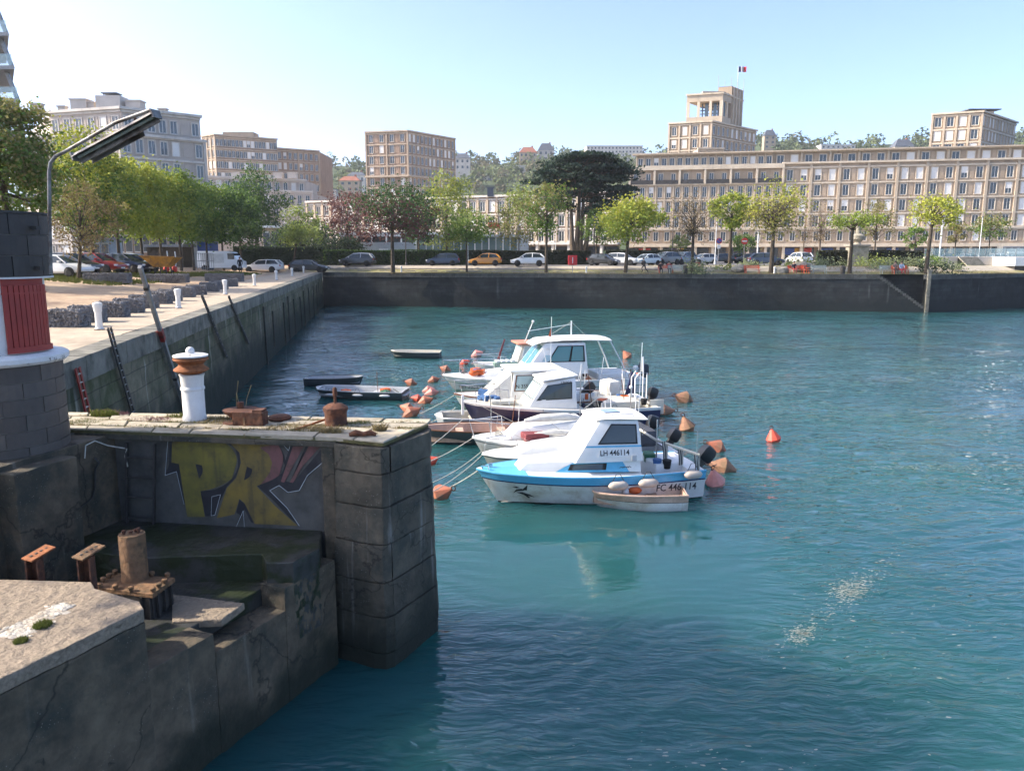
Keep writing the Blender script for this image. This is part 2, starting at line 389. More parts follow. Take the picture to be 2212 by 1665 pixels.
# ---------------------------------------------------------------- quay walls (a rough face, with a course of coping stones each its own piece)
def rough_wall(pts, z0, z1, dx, dz, amp, seed, lean=0.0):
    rnd = np.random.RandomState(seed); b = MB()
    cols = []
    for p, q in zip(pts, pts[1:]):
        n = max(1, int((q - p).length / dx))
        nn = Vector((q.y - p.y, -(q.x - p.x))).normalized()
        for i in range(n): cols.append((p.lerp(q, i / n), nn))
    cols.append((pts[-1], nn))
    nz = max(1, int((z1 - z0) / dz)); vs = []
    for (p, nn) in cols:
        a = rnd.rand(nz + 1) * amp
        for j in range(nz + 1):
            k = lean * (1 - j / nz) - a[j]
            vs.append((p.x + nn.x * k, p.y + nn.y * k, z0 + (z1 - z0) * j / nz))
    n = nz + 1
    fs = [(i * n + j, (i + 1) * n + j, (i + 1) * n + j + 1, i * n + j + 1) for i in range(len(cols) - 1) for j in range(nz)]
    b.add(vs, fs); return b
def wall_thing(name, label, b, m):
    o = thing(name, label, 'quay wall', (0, 0, 0)); b.build('wall_face', m, o, smooth=50); return o
lw = wall_thing('quay_wall', 'long dark stained quay wall with green weed along the tree-lined quay', rough_wall([lq(12.6), A_], -1.6, 3.42, .3, .3, .05, 3, .12), M['quay_wall'])
fw = wall_thing('quay_wall', 'dark stone quay wall facing the water below the parked cars', rough_wall([A_, E0], -1.6, 3.5, .8, .5, .06, 4, .10), M['far_wall'])
fw2 = wall_thing('quay_wall', 'dark stone quay wall turning away beside the white footbridge', rough_wall([B_, C_, D_], -1.6, 3.5, .8, .5, .06, 5, .10), M['far_wall'])
for o in (lw, fw, fw2):
    for c in o.children:
        pass
def coping(parent, p, q, step, m, z0, z1, depth, proud, seed):
    rnd = random.Random(seed); l = (q - p).length; d = (q - p) / l; nn = Vector((d.y, -d.x)); t = 0.0; k = 0
    while t < l - .05:
        w = min(step * rnd.uniform(.8, 1.2), l - t)
        a, b_ = p + d * (t + .008), p + d * (t + w - .008)
        j = rnd.uniform(-.012, .012); dz = rnd.uniform(-.012, .008)
        f = nn * (proud + j); r_ = -nn * depth
        mb = MB(); mb.prism([(a + f)[:], (b_ + f)[:], (b_ + r_)[:], (a + r_)[:]], z0, z1 + dz)
        mb.build('coping_stone', m, parent, bevel=.02)
        t += w; k += 1
coping(lw, lq(12.6), A_, 1.5, M['coping'], 3.43, QZ, .64, .04, 1)
coping(fw, A_, E0, 1.35, M['coping_far'], 3.51, QZ, .64, .05, 2)
coping(fw2, B_, C_, 1.6, M['coping_far'], 3.51, QZ, .64, .05, 3)
coping(fw2, C_, D_, 2.0, M['coping_far'], 3.51, QZ, .64, .05, 4)
# stairs down to the water, cut into the far quay
fd = (E1 - E0).normalized(); fn = Vector((fd.y, -fd.x)); SL = (E1 - E0).length
st = thing('quay_stairs', 'stone stairs cut into the far quay wall descending to the water', 'stairs', (E0.x, E0.y, 0))
sw = MB(); a, b_ = E0, E1
P3 = lambda p, z: (p.x, p.y, z)
sw.add([P3(a, -1.6), P3(b_, -1.6), P3(b_, .5), P3(a, 3.95)], [(0, 1, 2, 3)])
bk = -fn * 1.4
sw.add([P3(a + bk, -1.6), P3(b_ + bk, -1.6), P3(b_ + bk, 4.0), P3(a + bk, 4.0)], [(0, 1, 2, 3)])
sw.add([P3(a, -1.6), P3(a + bk, -1.6), P3(a + bk, 4), P3(a, 4)], [(0, 1, 2, 3)])
sw.add([P3(b_, -1.6), P3(b_ + bk, -1.6), P3(b_ + bk, 4), P3(b_, 4)], [(0, 1, 2, 3)])
sw.build('stair_well', M['far_wall'], st)
NS = 18
for i in range(NS):
    t0, t1 = SL * i / NS, SL * (i + 1) / NS; z = 3.92 - 3.45 * (i + 1) / NS
    p, q = E0 + fd * t0 + fn * .04, E0 + fd * (t1 + .03) + fn * .04
    MB().prism([p[:], q[:], (q - fn * 1.4)[:], (p - fn * 1.4)[:]], z - .3, z).build('step', M['coping_far'], st)
pp = MB(); c = E1 + fn * .12
pp.box((c.x, c.y, 2.15), (.34, .34, 4.3), math.atan2(fd.y, fd.x)); pp.box((c.x, c.y, 4.42), (.44, .44, .3), math.atan2(fd.y, fd.x))
tag(pp.build('stone_post', M['coping'], bevel=.04), 'pale stone post at the foot of the quay stairs', 'post')

# ---------------------------------------------------------------- water: one sheet of real waves
def vnoise(x, y, seed):
    rs = np.random.RandomState(seed); g = rs.rand(256, 256)
    xi, yi = np.floor(x).astype(int), np.floor(y).astype(int); fx, fy = x - xi, y - yi
    fx, fy = fx * fx * (3 - 2 * fx), fy * fy * (3 - 2 * fy)
    a = g[xi % 256, yi % 256]; b = g[(xi + 1) % 256, yi % 256]; c = g[xi % 256, (yi + 1) % 256]; d = g[(xi + 1) % 256, (yi + 1) % 256]
    return (a * (1 - fx) + b * fx) * (1 - fy) + (c * (1 - fx) + d * fx) * fy
def graded(y0, y1, d0, d1):
    out = [y0]
    while out[-1] < y1: out.append(out[-1] + d0 + (d1 - d0) * (out[-1] - y0) / (y1 - y0))
    return np.array(out)
xs = np.concatenate([np.arange(-34, -6, .30), np.arange(-6, 13, .085), np.arange(13, 30, .18), np.arange(30, 112, .5)])
ys = graded(1.5, 108, .055, .42)
X, Y = np.meshgrid(xs, ys)
wx = X + 1.2 * (vnoise(X * .35, Y * .35, 1) - .5) * 2; wy = Y + 1.2 * (vnoise(X * .35 + 9, Y * .35, 2) - .5) * 2
patch = vnoise(X * .11 + 3, Y * .16, 5) * .6 + vnoise(X * .3, Y * .45, 6) * .4            # cat's paws: calmer and rougher water
calm = np.exp(-(((X - 2.0) / 3.6) ** 4 + ((Y - 15.2) / 3.4) ** 4))
amp = (0.40 + 1.2 * patch) * (1 - .93 * calm)
far = np.clip((Y - 18) / 40, 0, 1)
Hh = np.zeros_like(X); rw = np.random.RandomState(11)
for lam, sl, n in ((3.2, .010, 3), (1.5, .026, 4), (.85, .060, 5), (.50, .105, 6), (.32, .11, 6)):
    fade = 1.0 if lam > 1 else (1 - far) * (1.0 if lam > .4 else 1.0) + far * (.9 if lam > .6 else .35)
    for k in range(n):
        an = R(98) + rw.normal(0, .30); kx, ky = math.cos(an) * 2 * math.pi / lam, math.sin(an) * 2 * math.pi / lam
        l_ = lam * rw.uniform(.85, 1.2); ph = rw.uniform(0, 6.28)
        wob = 1.0 + .0 * X
        Hh += fade * sl / n ** .5 * lam / 6.28 * np.sin((kx * wx + ky * wy) * lam / l_ + ph) * (amp if lam < 2 else .8)
# ring ripples spreading from a stirred spot in the lower right
rr = np.hypot(X - 3.3, (Y - 10.6)); Hh += .0058 * np.sin(rr * 2 * math.pi / .26 + 2.0 * (vnoise(X * .9, Y * .9, 7) - .5)) * np.exp(-((rr - 2.0) / 1.7) ** 2) * (.4 + vnoise(X * .6, Y * .6, 8))
nx, ny = len(xs), len(ys)
verts = np.stack([X, Y, Hh], -1).reshape(-1, 3)
ii = (np.arange(ny - 1)[:, None] * nx + np.arange(nx - 1)[None, :]).reshape(-1)
quads = np.stack([ii, ii + 1, ii + nx + 1, ii + nx], -1)
wme = bpy.data.meshes.new('water')
wme.vertices.add(len(verts)); wme.vertices.foreach_set('co', verts.ravel())
wme.loops.add(len(quads) * 4); wme.loops.foreach_set('vertex_index', quads.ravel())
wme.polygons.add(len(quads)); wme.polygons.foreach_set('loop_start', np.arange(0, len(quads) * 4, 4))
wme.update(); wme.polygons.foreach_set('use_smooth', [True] * len(quads))
m, nt, b = newmat('harbour_water'); N, L = nt.nodes, nt.links
tc = N.new('ShaderNodeTexCoord')
n1 = N.new('ShaderNodeTexNoise'); n1.inputs['Scale'].default_value = .11; n1.inputs['Detail'].default_value = 4; L.new(tc.outputs['Object'], n1.inputs['Vector'])
rp = N.new('ShaderNodeValToRGB'); e = rp.color_ramp.elements
e[0].position, e[1].position = .36, .64; e[0].color, e[1].color = (.014, .068, .083, 1), (.018, .079, .074, 1)
L.new(n1.outputs['Fac'], rp.inputs[0]); L.new(rp.outputs[0], b.inputs['Base Color'])
b.subsurface_method = 'BURLEY'; b.inputs['Subsurface Weight'].default_value = 1.0; b.inputs['Subsurface Radius'].default_value = (.6, 1.0, 1.0); b.inputs['Subsurface Scale'].default_value = 3.4
b.inputs['Roughness'].default_value = .02; b.inputs['IOR'].default_value = 1.333; b.inputs['Specular IOR Level'].default_value = .8
nw = N.new('ShaderNodeTexNoise'); nw.inputs['Scale'].default_value = .9; nw.inputs['Detail'].default_value = 2; L.new(tc.outputs['Object'], nw.inputs['Vector'])
wv = N.new('ShaderNodeVectorMath'); wv.operation = 'MULTIPLY_ADD'; wv.inputs[1].default_value = (.5, .5, 0); L.new(nw.outputs['Color'], wv.inputs[0]); L.new(tc.outputs['Object'], wv.inputs[2])
def ripple(sx, sy, det):
    mp = N.new('ShaderNodeMapping'); mp.inputs['Scale'].default_value = (sx, sy, 1); mp.inputs['Rotation'].default_value = (0, 0, R(8)); L.new(wv.outputs[0], mp.inputs[0])
    nb = N.new('ShaderNodeTexNoise'); nb.inputs['Scale'].default_value = 1.0; nb.inputs['Detail'].default_value = det; nb.inputs['Roughness'].default_value = .45; L.new(mp.outputs[0], nb.inputs['Vector']); return nb.outputs['Fac']
ad = N.new('ShaderNodeMath'); ad.operation = 'MULTIPLY_ADD'; ad.inputs[1].default_value = .55; L.new(ripple(3.0, 8.5, 2), ad.inputs[0]); L.new(ripple(1.3, 3.6, 3), ad.inputs[2])
# wind lanes: rougher and smoother water, with a sheltered patch before the boats
npw = N.new('ShaderNodeTexNoise'); npw.inputs['Scale'].default_value = .22; npw.inputs['Detail'].default_value = 3; L.new(tc.outputs['Object'], npw.inputs['Vector'])
lane = N.new('ShaderNodeMapRange'); lane.inputs[1].default_value = .35; lane.inputs[2].default_value = .65; lane.inputs[3].default_value = .35; lane.inputs[4].default_value = 1.25; L.new(npw.outputs['Fac'], lane.inputs[0])
sub = N.new('ShaderNodeVectorMath'); sub.operation = 'SUBTRACT'; sub.inputs[1].default_value = (2.0, 15.0, 0); L.new(tc.outputs['Object'], sub.inputs[0])
sca = N.new('ShaderNodeVectorMath'); sca.operation = 'MULTIPLY'; sca.inputs[1].default_value = (1 / 3.6, 1 / 3.4, 0); L.new(sub.outputs[0], sca.inputs[0])
ln = N.new('ShaderNodeVectorMath'); ln.operation = 'LENGTH'; L.new(sca.outputs[0], ln.inputs[0])
cal = N.new('ShaderNodeMapRange'); cal.interpolation_type = 'SMOOTHSTEP'; cal.inputs[1].default_value = .65; cal.inputs[2].default_value = 1.35; cal.inputs[3].default_value = .07; cal.inputs[4].default_value = 1.0; L.new(ln.outputs['Value'], cal.inputs[0])
mm = N.new('ShaderNodeMath'); mm.operation = 'MULTIPLY'; L.new(lane.outputs[0], mm.inputs[0]); L.new(cal.outputs[0], mm.inputs[1])
hgt = N.new('ShaderNodeMath'); hgt.operation = 'MULTIPLY'; L.new(ad.outputs[0], hgt.inputs[0]); L.new(mm.outputs[0], hgt.inputs[1])
bp = N.new('ShaderNodeBump'); bp.inputs['Strength'].default_value = 1.0; bp.inputs['Distance'].default_value = .085
L.new(hgt.outputs[0], bp.inputs['Height']); L.new(bp.outputs[0], b.inputs['Normal'])
wme.materials.append(m); M['water'] = m
tag(link('water', wme), kind='structure')
# floating foam and scum in two drifts
def flecks(name, label, spots, seed):
    rnd = random.Random(seed); b = MB()
    for (cx, cy, sx, sy, n, ang) in spots:
        for _ in range(n):
            u, v = rnd.gauss(0, 1) * sx, rnd.gauss(0, 1) * sy
            x, y = cx + u * math.cos(ang) - v * math.sin(ang), cy + u * math.sin(ang) + v * math.cos(ang)
            s = rnd.uniform(.005, .011) + .024 * rnd.random() ** 4; e_ = rnd.uniform(.25, .7); k = rnd.randint(5, 7); a0 = rnd.uniform(-.4, .4)
            vs = []
            for i in range(k):
                t = 2 * math.pi * i / k; rr_ = s * rnd.uniform(.7, 1.2)
                px, py = rr_ * 1.5 * math.cos(t), rr_ * e_ * math.sin(t)
                vs.append((x + px * math.cos(a0) - py * math.sin(a0), y + px * math.sin(a0) + py * math.cos(a0), .022))
            b.add(vs, [tuple(range(k))])
    return tag(b.build(name, M['foam']), label, 'foam', kind='stuff')
M['foam'] = mat('foam', (.34, .34, .29), (.20, .23, .20), 20, .8)
M['foam'].node_tree.nodes['Principled BSDF'].inputs['Alpha'].default_value = .78
fa, fb_ = PZ(1700, 1400, 0), PZ(1930, 1200, 0); an = math.atan2(fb_.y - fa.y, fb_.x - fa.x); mid = (fa + fb_) / 2; hl = (fb_ - fa).length / 2
q = PZ(1835, 1275, 0); q2 = PZ(1730, 1370, 0); q3 = PZ(1960, 1010, 0)
flecks('foam', 'drift of pale foam flecks on the open water', [(mid.x, mid.y, hl * .55, .14, 420, an), (q.x, q.y, .30, .16, 620, an), (q2.x, q2.y, .18, .10, 300, an), (mid.x + .3, mid.y - 1.4, 1.4, .9, 90, an)], 3)
flecks('foam', 'thin line of pale scum on the water beyond the boats', [(q3.x, q3.y, .9, .22, 420, 0), (q3.x + 2.4, q3.y - .1, 1.0, .2, 160, 0)], 4)
q4 = PZ(1500, 1650, 0); flecks('foam', 'scattered foam specks on the dark water near the lower edge', [(q4.x, q4.y, 1.2, .25, 90, 0)], 5)
# ================================================================ the old lock head in the foreground
PZD = 3.5                                            # level of the pier deck
W1 = PZ(722, 1440, 0); W2 = PZ(430, 1665, 0)
dr = (W1 - W2).normalized(); nr = Vector((dr.y, -dr.x, 0))           # along the lock face / out over the water
def onlock(px, py): return PP(px, py, W1, nr)
def lk(a, b, z=0): p = W1 + dr * a - nr * b; return Vector((p.x, p.y, z))     # a along the lock face from the pier corner, b inland
def lka(p): d = Vector(p) - W1; return d.dot(dr), -d.dot(nr)
# graffiti wall plane: parallel to the deck's front edge, set back
FE0, FE1 = PZ(145, 925, PZD), PZ(725, 945, PZD)
fdir = (FE1 - FE0); fdir.z = 0; fdir.normalize(); gn = Vector((fdir.y, -fdir.x, 0))   # towards the camera
GP = FE1 - gn * .14                                                  # a point of the graffiti wall
def ong(px, py, o=0.0): return PP(px, py, GP + gn * o, gn)
ZU, ZL, ZN, ZB = 1.98, 1.62, 1.36, 2.36                              # upper ledge, lower platform, notch, near block
# recess corners on the floor
g_r, g_l = ong(695, 1159), ong(264, 1130)
lk_end = onlock(724, 1164)

# --- pier: core, coping lip, courses of stone at its head
pier = thing('stone_pier', 'stained concrete and stone lock pier with rusty capstans on its deck', 'pier', (FE1.x, FE1.y, 0))
DK = [PZ(145, 925, PZD), PZ(725, 945, PZD), PZ(830, 957, PZD), PZ(929, 914, PZD), PZ(905, 903, PZD), PZ(145, 890, PZD)]
core = [ong(140, 1000), ong(725, 1000), PZ(725, 945, PZD) + gn * -.02, DK[2] + Vector((-.08, .10, 0)), DK[3] + Vector((-.10, 0, 0)), DK[4] + Vector((-.02, -.06, 0)), DK[5] + Vector((-.9, -.08, 0)), DK[0] + Vector((-1.2, .3, 0))]
mb = MB(); mb.prism([(p.x, p.y) for p in core], -1.6, PZD - .16); mb.build('core', M['graffiti_wall'], pier)
lip = [FE0 + Vector((-1.0, .14, 0)), FE1 + gn * .0, FE1 - gn * .6, FE0 - gn * .6 + Vector((-1.0, .14, 0))]
mb = MB(); mb.prism([(p.x, p.y) for p in lip], PZD - .155, PZD - .07); mb.build('coping_lip', M['pier_stone'], pier, bevel=.012, rough=(.1, .007))
# pilaster right of the graffiti
pl_ = [ong(695, 1000, .002), ong(695, 1000, .12), ong(722, 1000, .12), ong(722, 1000, .002)]
mb = MB(); mb.prism([(p.x, p.y) for p in pl_], ZU - .4, PZD - .158); mb.build('pilaster', M['lock_wall'], pier, bevel=.01, rough=(.1, .007))
# head of the pier in courses of dressed stone
def head_poly(z):                                     # footprint with a slight batter and a rounded nose
    k = (PZD - z) * .03
    c = [FE1 + Vector((-.02, .0, 0)), DK[2] + Vector((-.22, .06, 0)), DK[2] + Vector((-.05, .02, 0)), DK[2] + Vector((.06, .12, 0)), DK[3] + Vector((.0, -.25, 0)), DK[3], DK[3] + Vector((-.12, .22, 0)), DK[4] + Vector((-.1, .05, 0)), FE1 + Vector((.1, 1.25, 0))]
    mid_ = sum(c, Vector()) / len(c)
    return [p + (p - mid_).normalized() * k for p in c]
zc = [-1.6, -.35, .25, .82, 1.36, 1.95, 2.52, 3.02, 3.42]
rnd = random.Random(5)
for i, (z0, z1) in enumerate(zip(zc, zc[1:])):
    a, b_ = head_poly(z0), head_poly(z1)
    # split the course in a nose stone and a back stone
    cut = 3 if i % 2 else 4
    for part_ in ((0, 1, 2, 3, 'm'), ('m', 3, 4, 5, 6, 7, 8, 0)):
        mida = a[8].lerp(a[3], .5); midb = b_[8].lerp(b_[3], .5)
        g = lambda poly, mm: [mm if k == 'm' else poly[k] for k in part_]
        j = Vector((rnd.uniform(-.012, .012), rnd.uniform(-.012, .012), 0))
        mb = MB(); mb.hexa([Vector((p.x, p.y, z0 + .008)) + j for p in g(a, mida)], [Vector((p.x, p.y, z1 - .008)) + j for p in g(b_, midb)])
        mb.build('stone', M['pier_stone'], pier, bevel=.014, rough=(.10, .010))
# deck slabs with mossy joints
FLd, FRd, BRd, BLd = DK[0] + Vector((-.9, .12, 0)), DK[2] + Vector((-.02, .06, 0)), DK[4] + Vector((.10, -.03, 0)), DK[5] + Vector((-.9, .1, 0))
mb = MB(); dk2 = [FLd, FE1 + Vector((0, .02, 0)), FRd, DK[3] + Vector((-.03, 0, 0)), BRd, BLd]
mb.prism([(p.x, p.y) for p in dk2], PZD - .068, PZD - .022); mb.build('joint_bed', M['joint_moss'], pier)
def deckp(u, v):
    f = FLd.lerp(FE1, u / .86) if u < .86 else FE1.lerp(FRd, (u - .86) / .14)
    bk_ = BLd.lerp(BRd, u); k = 1.0
    if u > .86:
        e = DK[3] + Vector((-.02, -.02, 0)); m_ = f.lerp(bk_, v)
        return m_ + (e - FRd.lerp(BRd, .72)) * ((u - .86) / .14) * max(0, 1 - abs(v - .72) / .72) * .9
    return f.lerp(bk_, v)
rnd = random.Random(9)
rows = [0.0, .23, .52, .78, 1.0]
for j in range(4):
    u = -rnd.uniform(0, .1); us = []
    while u < 1: us.append(max(0, u)); u += rnd.uniform(.10, .19)
    if 1 - us[-1] < .06: us.pop()
    us.append(1.0)
    for u0, u1 in zip(us, us[1:]):
        g_ = .0022; v0, v1 = rows[j] + .012, rows[j + 1] - .012
        c = [deckp(u0 + g_, v0), deckp(lerp(u0, u1, .5), v0), deckp(u1 - g_, v0), deckp(u1 - g_, v1), deckp(lerp(u0, u1, .5), v1), deckp(u0 + g_, v1)]
        dz = rnd.uniform(-.012, .012); tx = rnd.uniform(-.008, .008)
        mb = MB(); mb.hexa([Vector((p.x, p.y, PZD - .06)) for p in c], [Vector((p.x, p.y, PZD + dz + tx * (1 if k in (0, 1, 2) else -1))) for k, p in enumerate(c)])
        mb.build('deck_slab', M['deck_slab'], pier, bevel=.012, rough=(.12, .005))

# --- lock wall: the face on the water, ledges and platform behind it
lock = thing('lock_wall', 'dark weed-stained concrete lock wall with stepped ledges below the graffiti', 'lock wall', (W1.x, W1.y, 0))
aB = lka(onlock(322, 1447))[0]; aN0 = lka(onlock(462, 1370))[0]; aN1 = lka(onlock(616, 1318))[0]; aE = 0.12
def lkprism(a0, a1, b0, b1, z0, z1, name, m, bev=.015):
    mb = MB(); mb.prism([lk(a0, b0)[:2], lk(a1, b0)[:2], lk(a1, b1)[:2], lk(a0, b1)[:2]], z0, z1); return mb.build(name, m, lock, bevel=bev, rough=(.13, .011))
lkprism(aB - 1.5, aN0, 0, .42, -1.6, ZL, 'face_wall', M['lock_wall'])
lkprism(aN0 + .004, aN1, 0, .42, -1.6, ZN, 'notch_sill', M['lock_wall'])
lkprism(aN1 + .004, aE, 0, .42, -1.6, ZL + .06, 'face_wall', M['lock_wall'])
lkprism(aB - 1.5, aE, .43, 3.4, -1.6, ZL - .03, 'lower_platform', M['ledge_wet'])
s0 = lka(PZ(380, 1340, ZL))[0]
# a paler slab standing a little proud on the platform
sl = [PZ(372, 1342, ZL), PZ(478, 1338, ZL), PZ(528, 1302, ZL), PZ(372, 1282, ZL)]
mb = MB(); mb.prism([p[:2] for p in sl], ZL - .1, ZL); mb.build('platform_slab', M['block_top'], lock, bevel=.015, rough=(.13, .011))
# upper ledge under the graffiti, out to the lock face
ua, ub = PZ(265, 1200, ZU), PZ(640, 1196, ZU)
ue = onlock(690, 1166)
up = [g_r + gn * .0, g_l - fdir * 1.2, g_l - fdir * 1.2 + gn * 1.05, PZ(300, 1205, ZU), PZ(565, 1196, ZU), PZ(575, 1215, ZU), onlock(634, 1252), onlock(690, 1190)]
up = [(p.x, p.y) for p in up]
mb = MB(); mb.prism(up, .8, ZU); mb.build('upper_ledge', M['ledge_wet'], lock, bevel=.014, rough=(.13, .011))
# left side wall of the recess with the tower platform on top, a buttress and a step
lw0, lw1 = g_l, PZ(-60, 1262, ZU)
ld = (lw1 - lw0).normalized(); lnrm = Vector((-ld.y, ld.x, 0)); lnrm = lnrm if lnrm.x < 0 else -lnrm
plat = [lw0 + Vector((.0, .02, 0)), lw1 - ld * .0, lw1 + lnrm * 4, lw0 + lnrm * 4 + Vector((0, 1.2, 0)), DK[5] + Vector((-.9, -.1, 0)), DK[0] + Vector((-.25, .5, 0)), ong(262, 1000, -.02)]
mb = MB(); mb.prism([p[:2] for p in plat], -1.6, 3.40); mb.build('tower_platform', M['lock_wall'], lock, bevel=.015, rough=(.13, .011))
bt0 = lw0 + ld * 1.05; bt = [bt0, bt0 + ld * 1.0, bt0 + ld * 1.0 - lnrm * .32, bt0 - lnrm * .32]
mb = MB(); mb.prism([p[:2] for p in bt], 1.0, 3.33); mb.build('buttress', M['lock_wall'], lock, bevel=.015, rough=(.13, .011))
sp = [PZ(-60, 1083, 2.62), PZ(75, 1088, 2.62), PZ(40, 1108, 2.62), PZ(-60, 1150, 2.62)]
mb = MB(); mb.prism([p[:2] for p in sp], 1.0, 2.62); mb.build('side_step', M['block_top'], lock, bevel=.02, rough=(.13, .011))

# --- near block, its top and face
blk = thing('concrete_block', 'big pebbly concrete block with a cracked face at the lower corner', 'concrete block', (lk(aB, 0).x, lk(aB, 0).y, 0))
k0 = PZ(318, 1312, ZB); k1 = PZ(0, 1460, ZB); kd = (k1 - k0).normalized()
bp_ = [lk(aB - .0, -.004), lk(aB - 6.5, -.004), lk(aB - 6.5, 4.5), PZ(-160, 1246, ZB), PZ(196, 1256, ZB), PZ(205, 1270, ZB), PZ(300, 1298, ZB)]
bp2 = [(p.x, p.y) for p in bp_]
mb = MB(); mb.prism(bp2, -1.6, ZB - .16); mb.build('body', M['lock_wall'], blk, bevel=.02, rough=(.13, .011))
cen = sum((Vector((p[0], p[1])) for p in bp2), Vector((0, 0))) / len(bp2)
cap = [Vector(p) + (Vector(p) - cen).normalized() * -.004 for p in bp2]
mb = MB(); mb.prism([(p.x, p.y) for p in cap], ZB - .15, ZB); mb.build('top_slab', M['block_top'], blk, bevel=.012, rough=(.13, .011))
M['lime'] = mat('lime', (.58, .54, .47), (.30, .25, .19), 9, .95, 1.0, 30)
M['gull'] = M['lime']
rnd = random.Random(3); mb = MB(); c0, c1 = PZ(20, 1375, ZB), PZ(145, 1305, ZB)
for i in range(800):
    t = rnd.random(); w = rnd.gauss(0, .06) * (1.25 - .5 * t); p = c0.lerp(c1, t); q_ = (c1 - c0).normalized(); x, y = p.x - q_.y * w, p.y + q_.x * w
    s = rnd.uniform(.010, .05); h = rnd.uniform(.003, .012)
    mb.ball((x, y, ZB + h * .3), s, 6, 4, 0, (1, rnd.uniform(.6, 1), h / s))
tag(mb.build('lime_crust', M['lime'], blk, smooth=60), kind='stuff')
def tuft(name, label, c, n, h, sp_, m, seed, group=None, droop=.6):
    rnd = random.Random(seed); b = MB()
    for _ in range(n):
        a = rnd.uniform(0, 6.28); r_ = sp_ * rnd.random() ** .6; x, y = c[0] + math.cos(a) * r_, c[1] + math.sin(a) * r_
        hh = h * rnd.uniform(.5, 1.1); la = rnd.uniform(0, 6.28); ln = hh * droop * rnd.random(); w = .004 + hh * .035
        dx, dy = math.cos(la), math.sin(la)
        b.add([(x - dy * w, y + dx * w, c[2]), (x + dy * w, y - dx * w, c[2]), (x + dx * ln * .5, y + dy * ln * .5, c[2] + hh * .7), (x + dx * ln, y + dy * ln, c[2] + hh)], [(0, 1, 2), (0, 2, 3)])
    return tag(b.build(name, m), label, 'plant', group)
p = PZ(92, 1352, ZB); tuft('weed_tuft', 'green moss cushion beside the white lime crust', p, 500, .06, .09, M['grass_blade'], 1)
p = PZ(45, 1385, ZB); tuft('weed_tuft', 'small mossy tuft at the lower end of the lime crust', p, 300, .05, .07, M['grass_blade'], 2)

# --- rusty iron on the lower platform
pc = PZ(292, 1243, 1.98)
ped = thing('bolted_post', 'rusty iron cylinder bolted to a flange plate on the lock platform', 'bollard', (pc.x, pc.y, ZL))
q0, q1, q2, q3 = PZ(200, 1268, 1.95), PZ(330, 1283, 1.95), PZ(378, 1247, 1.95), PZ(250, 1236, 1.95)
qc = (q0 + q1 + q2 + q3) / 4
mb = MB(); mb.prism([p[:2] for p in (q0, q1, q2, q3)], 1.89, 1.95); mb.build('flange_plate', M['rust_tan'], ped, bevel=.008)
inn = [qc.lerp(p, .86) for p in (q0, q1, q2, q3)]
for i in range(4):
    mb = MB(); e0, e1 = inn[i], inn[(i + 1) % 4]
    mb.bar((e0.x, e0.y, 1.74), (e1.x, e1.y, 1.74), .05, .30); mb.build('web_plate', M['steel_dark'], ped)
    for t in (.2, .5, .8):
        p = e0.lerp(e1, t); nn_ = (p - qc).normalized() * .06
        mb = MB(); mb.box((p.x + nn_.x, p.y + nn_.y, 1.74), (.03, .03, .30)); mb.build('rib', M['steel_dark'], ped)
mb = MB(); mb.lathe([(.175, 0), (.17, .04), (.165, .05), (.165, .60), (.16, .62), (0.001, .62)], (pc.x, pc.y, 1.95), 28); mb.build('cylinder', M['rust_tan'], ped, smooth=40)
def bolt(c, r_, h, parent, m):
    mb = MB(); mb.lathe([(r_ * .6, 0), (r_ * .6, h * .5), (r_, h * .5), (r_ * 1.05, h * .9), (r_ * .7, h)], c, 8); return mb.build('bolt', m, parent, smooth=50)
for t in range(4):
    e0, e1 = [qc.lerp(p, .93) for p in (q0, q1, q2, q3)][t], [qc.lerp(p, .93) for p in (q0, q1, q2, q3)][(t + 1) % 4]
    for k in (.08, .36, .64):
        p = e0.lerp(e1, k); bolt((p.x, p.y, 1.93), .036, .085, ped, M['rust_tan'])
for ax, ay, h in ((-.075, -.05, .07), (.085, .02, .08), (0, -.02, .05), (.03, .05, .05)): bolt((pc.x + ax, pc.y + ay, 2.565), .026, h, ped, M['rust'])
p = PZ(343, 1287, ZB - .3)
def channel(name, label, px, py0, Y, lean, m):
    t = PY(px, py0, Y); r_ = thing(name, label, 'steel post', (t.x, t.y, ZL))
    mb = MB(); mb.box((t.x + lean, t.y, (ZL + t.z) / 2 - .02), (.14, .03, t.z - ZL - .06)); mb.box((t.x - .07 + lean, t.y - .06, (ZL + t.z) / 2 - .02), (.02, .12, t.z - ZL - .06)); mb.box((t.x + .07 + lean, t.y - .06, (ZL + t.z) / 2 - .02), (.02, .12, t.z - ZL - .06))
    mb.build('web', M['rust'], r_)
    mb = MB(); mb.box((t.x + .02, t.y + .02, t.z - .01), (.20, .32, .022), -.45, 0, 0, .22); mb.build('top_plate', m, r_, bevel=.004)
    for k in range(4):
        mb = MB(); mb.box((t.x + .02 + (k - 1.5) * .03, t.y + .02 + (k - 1.5) * .055, t.z + .004 + (k - 1.5) * .012), (.028, .03, .008), -.45, 0, 0, .22); mb.build('bolt_hole', M['steel_dark'], r_)
    return r_
channel('steel_channel', 'rusty orange-topped steel channel post nearest the tower side', 78, 1194, 8.95, 0, M['rust_bright'])
channel('steel_channel', 'rusty brown-topped steel channel post beside the bolted cylinder', 186, 1191, 8.85, .02, M['rust_tan'])

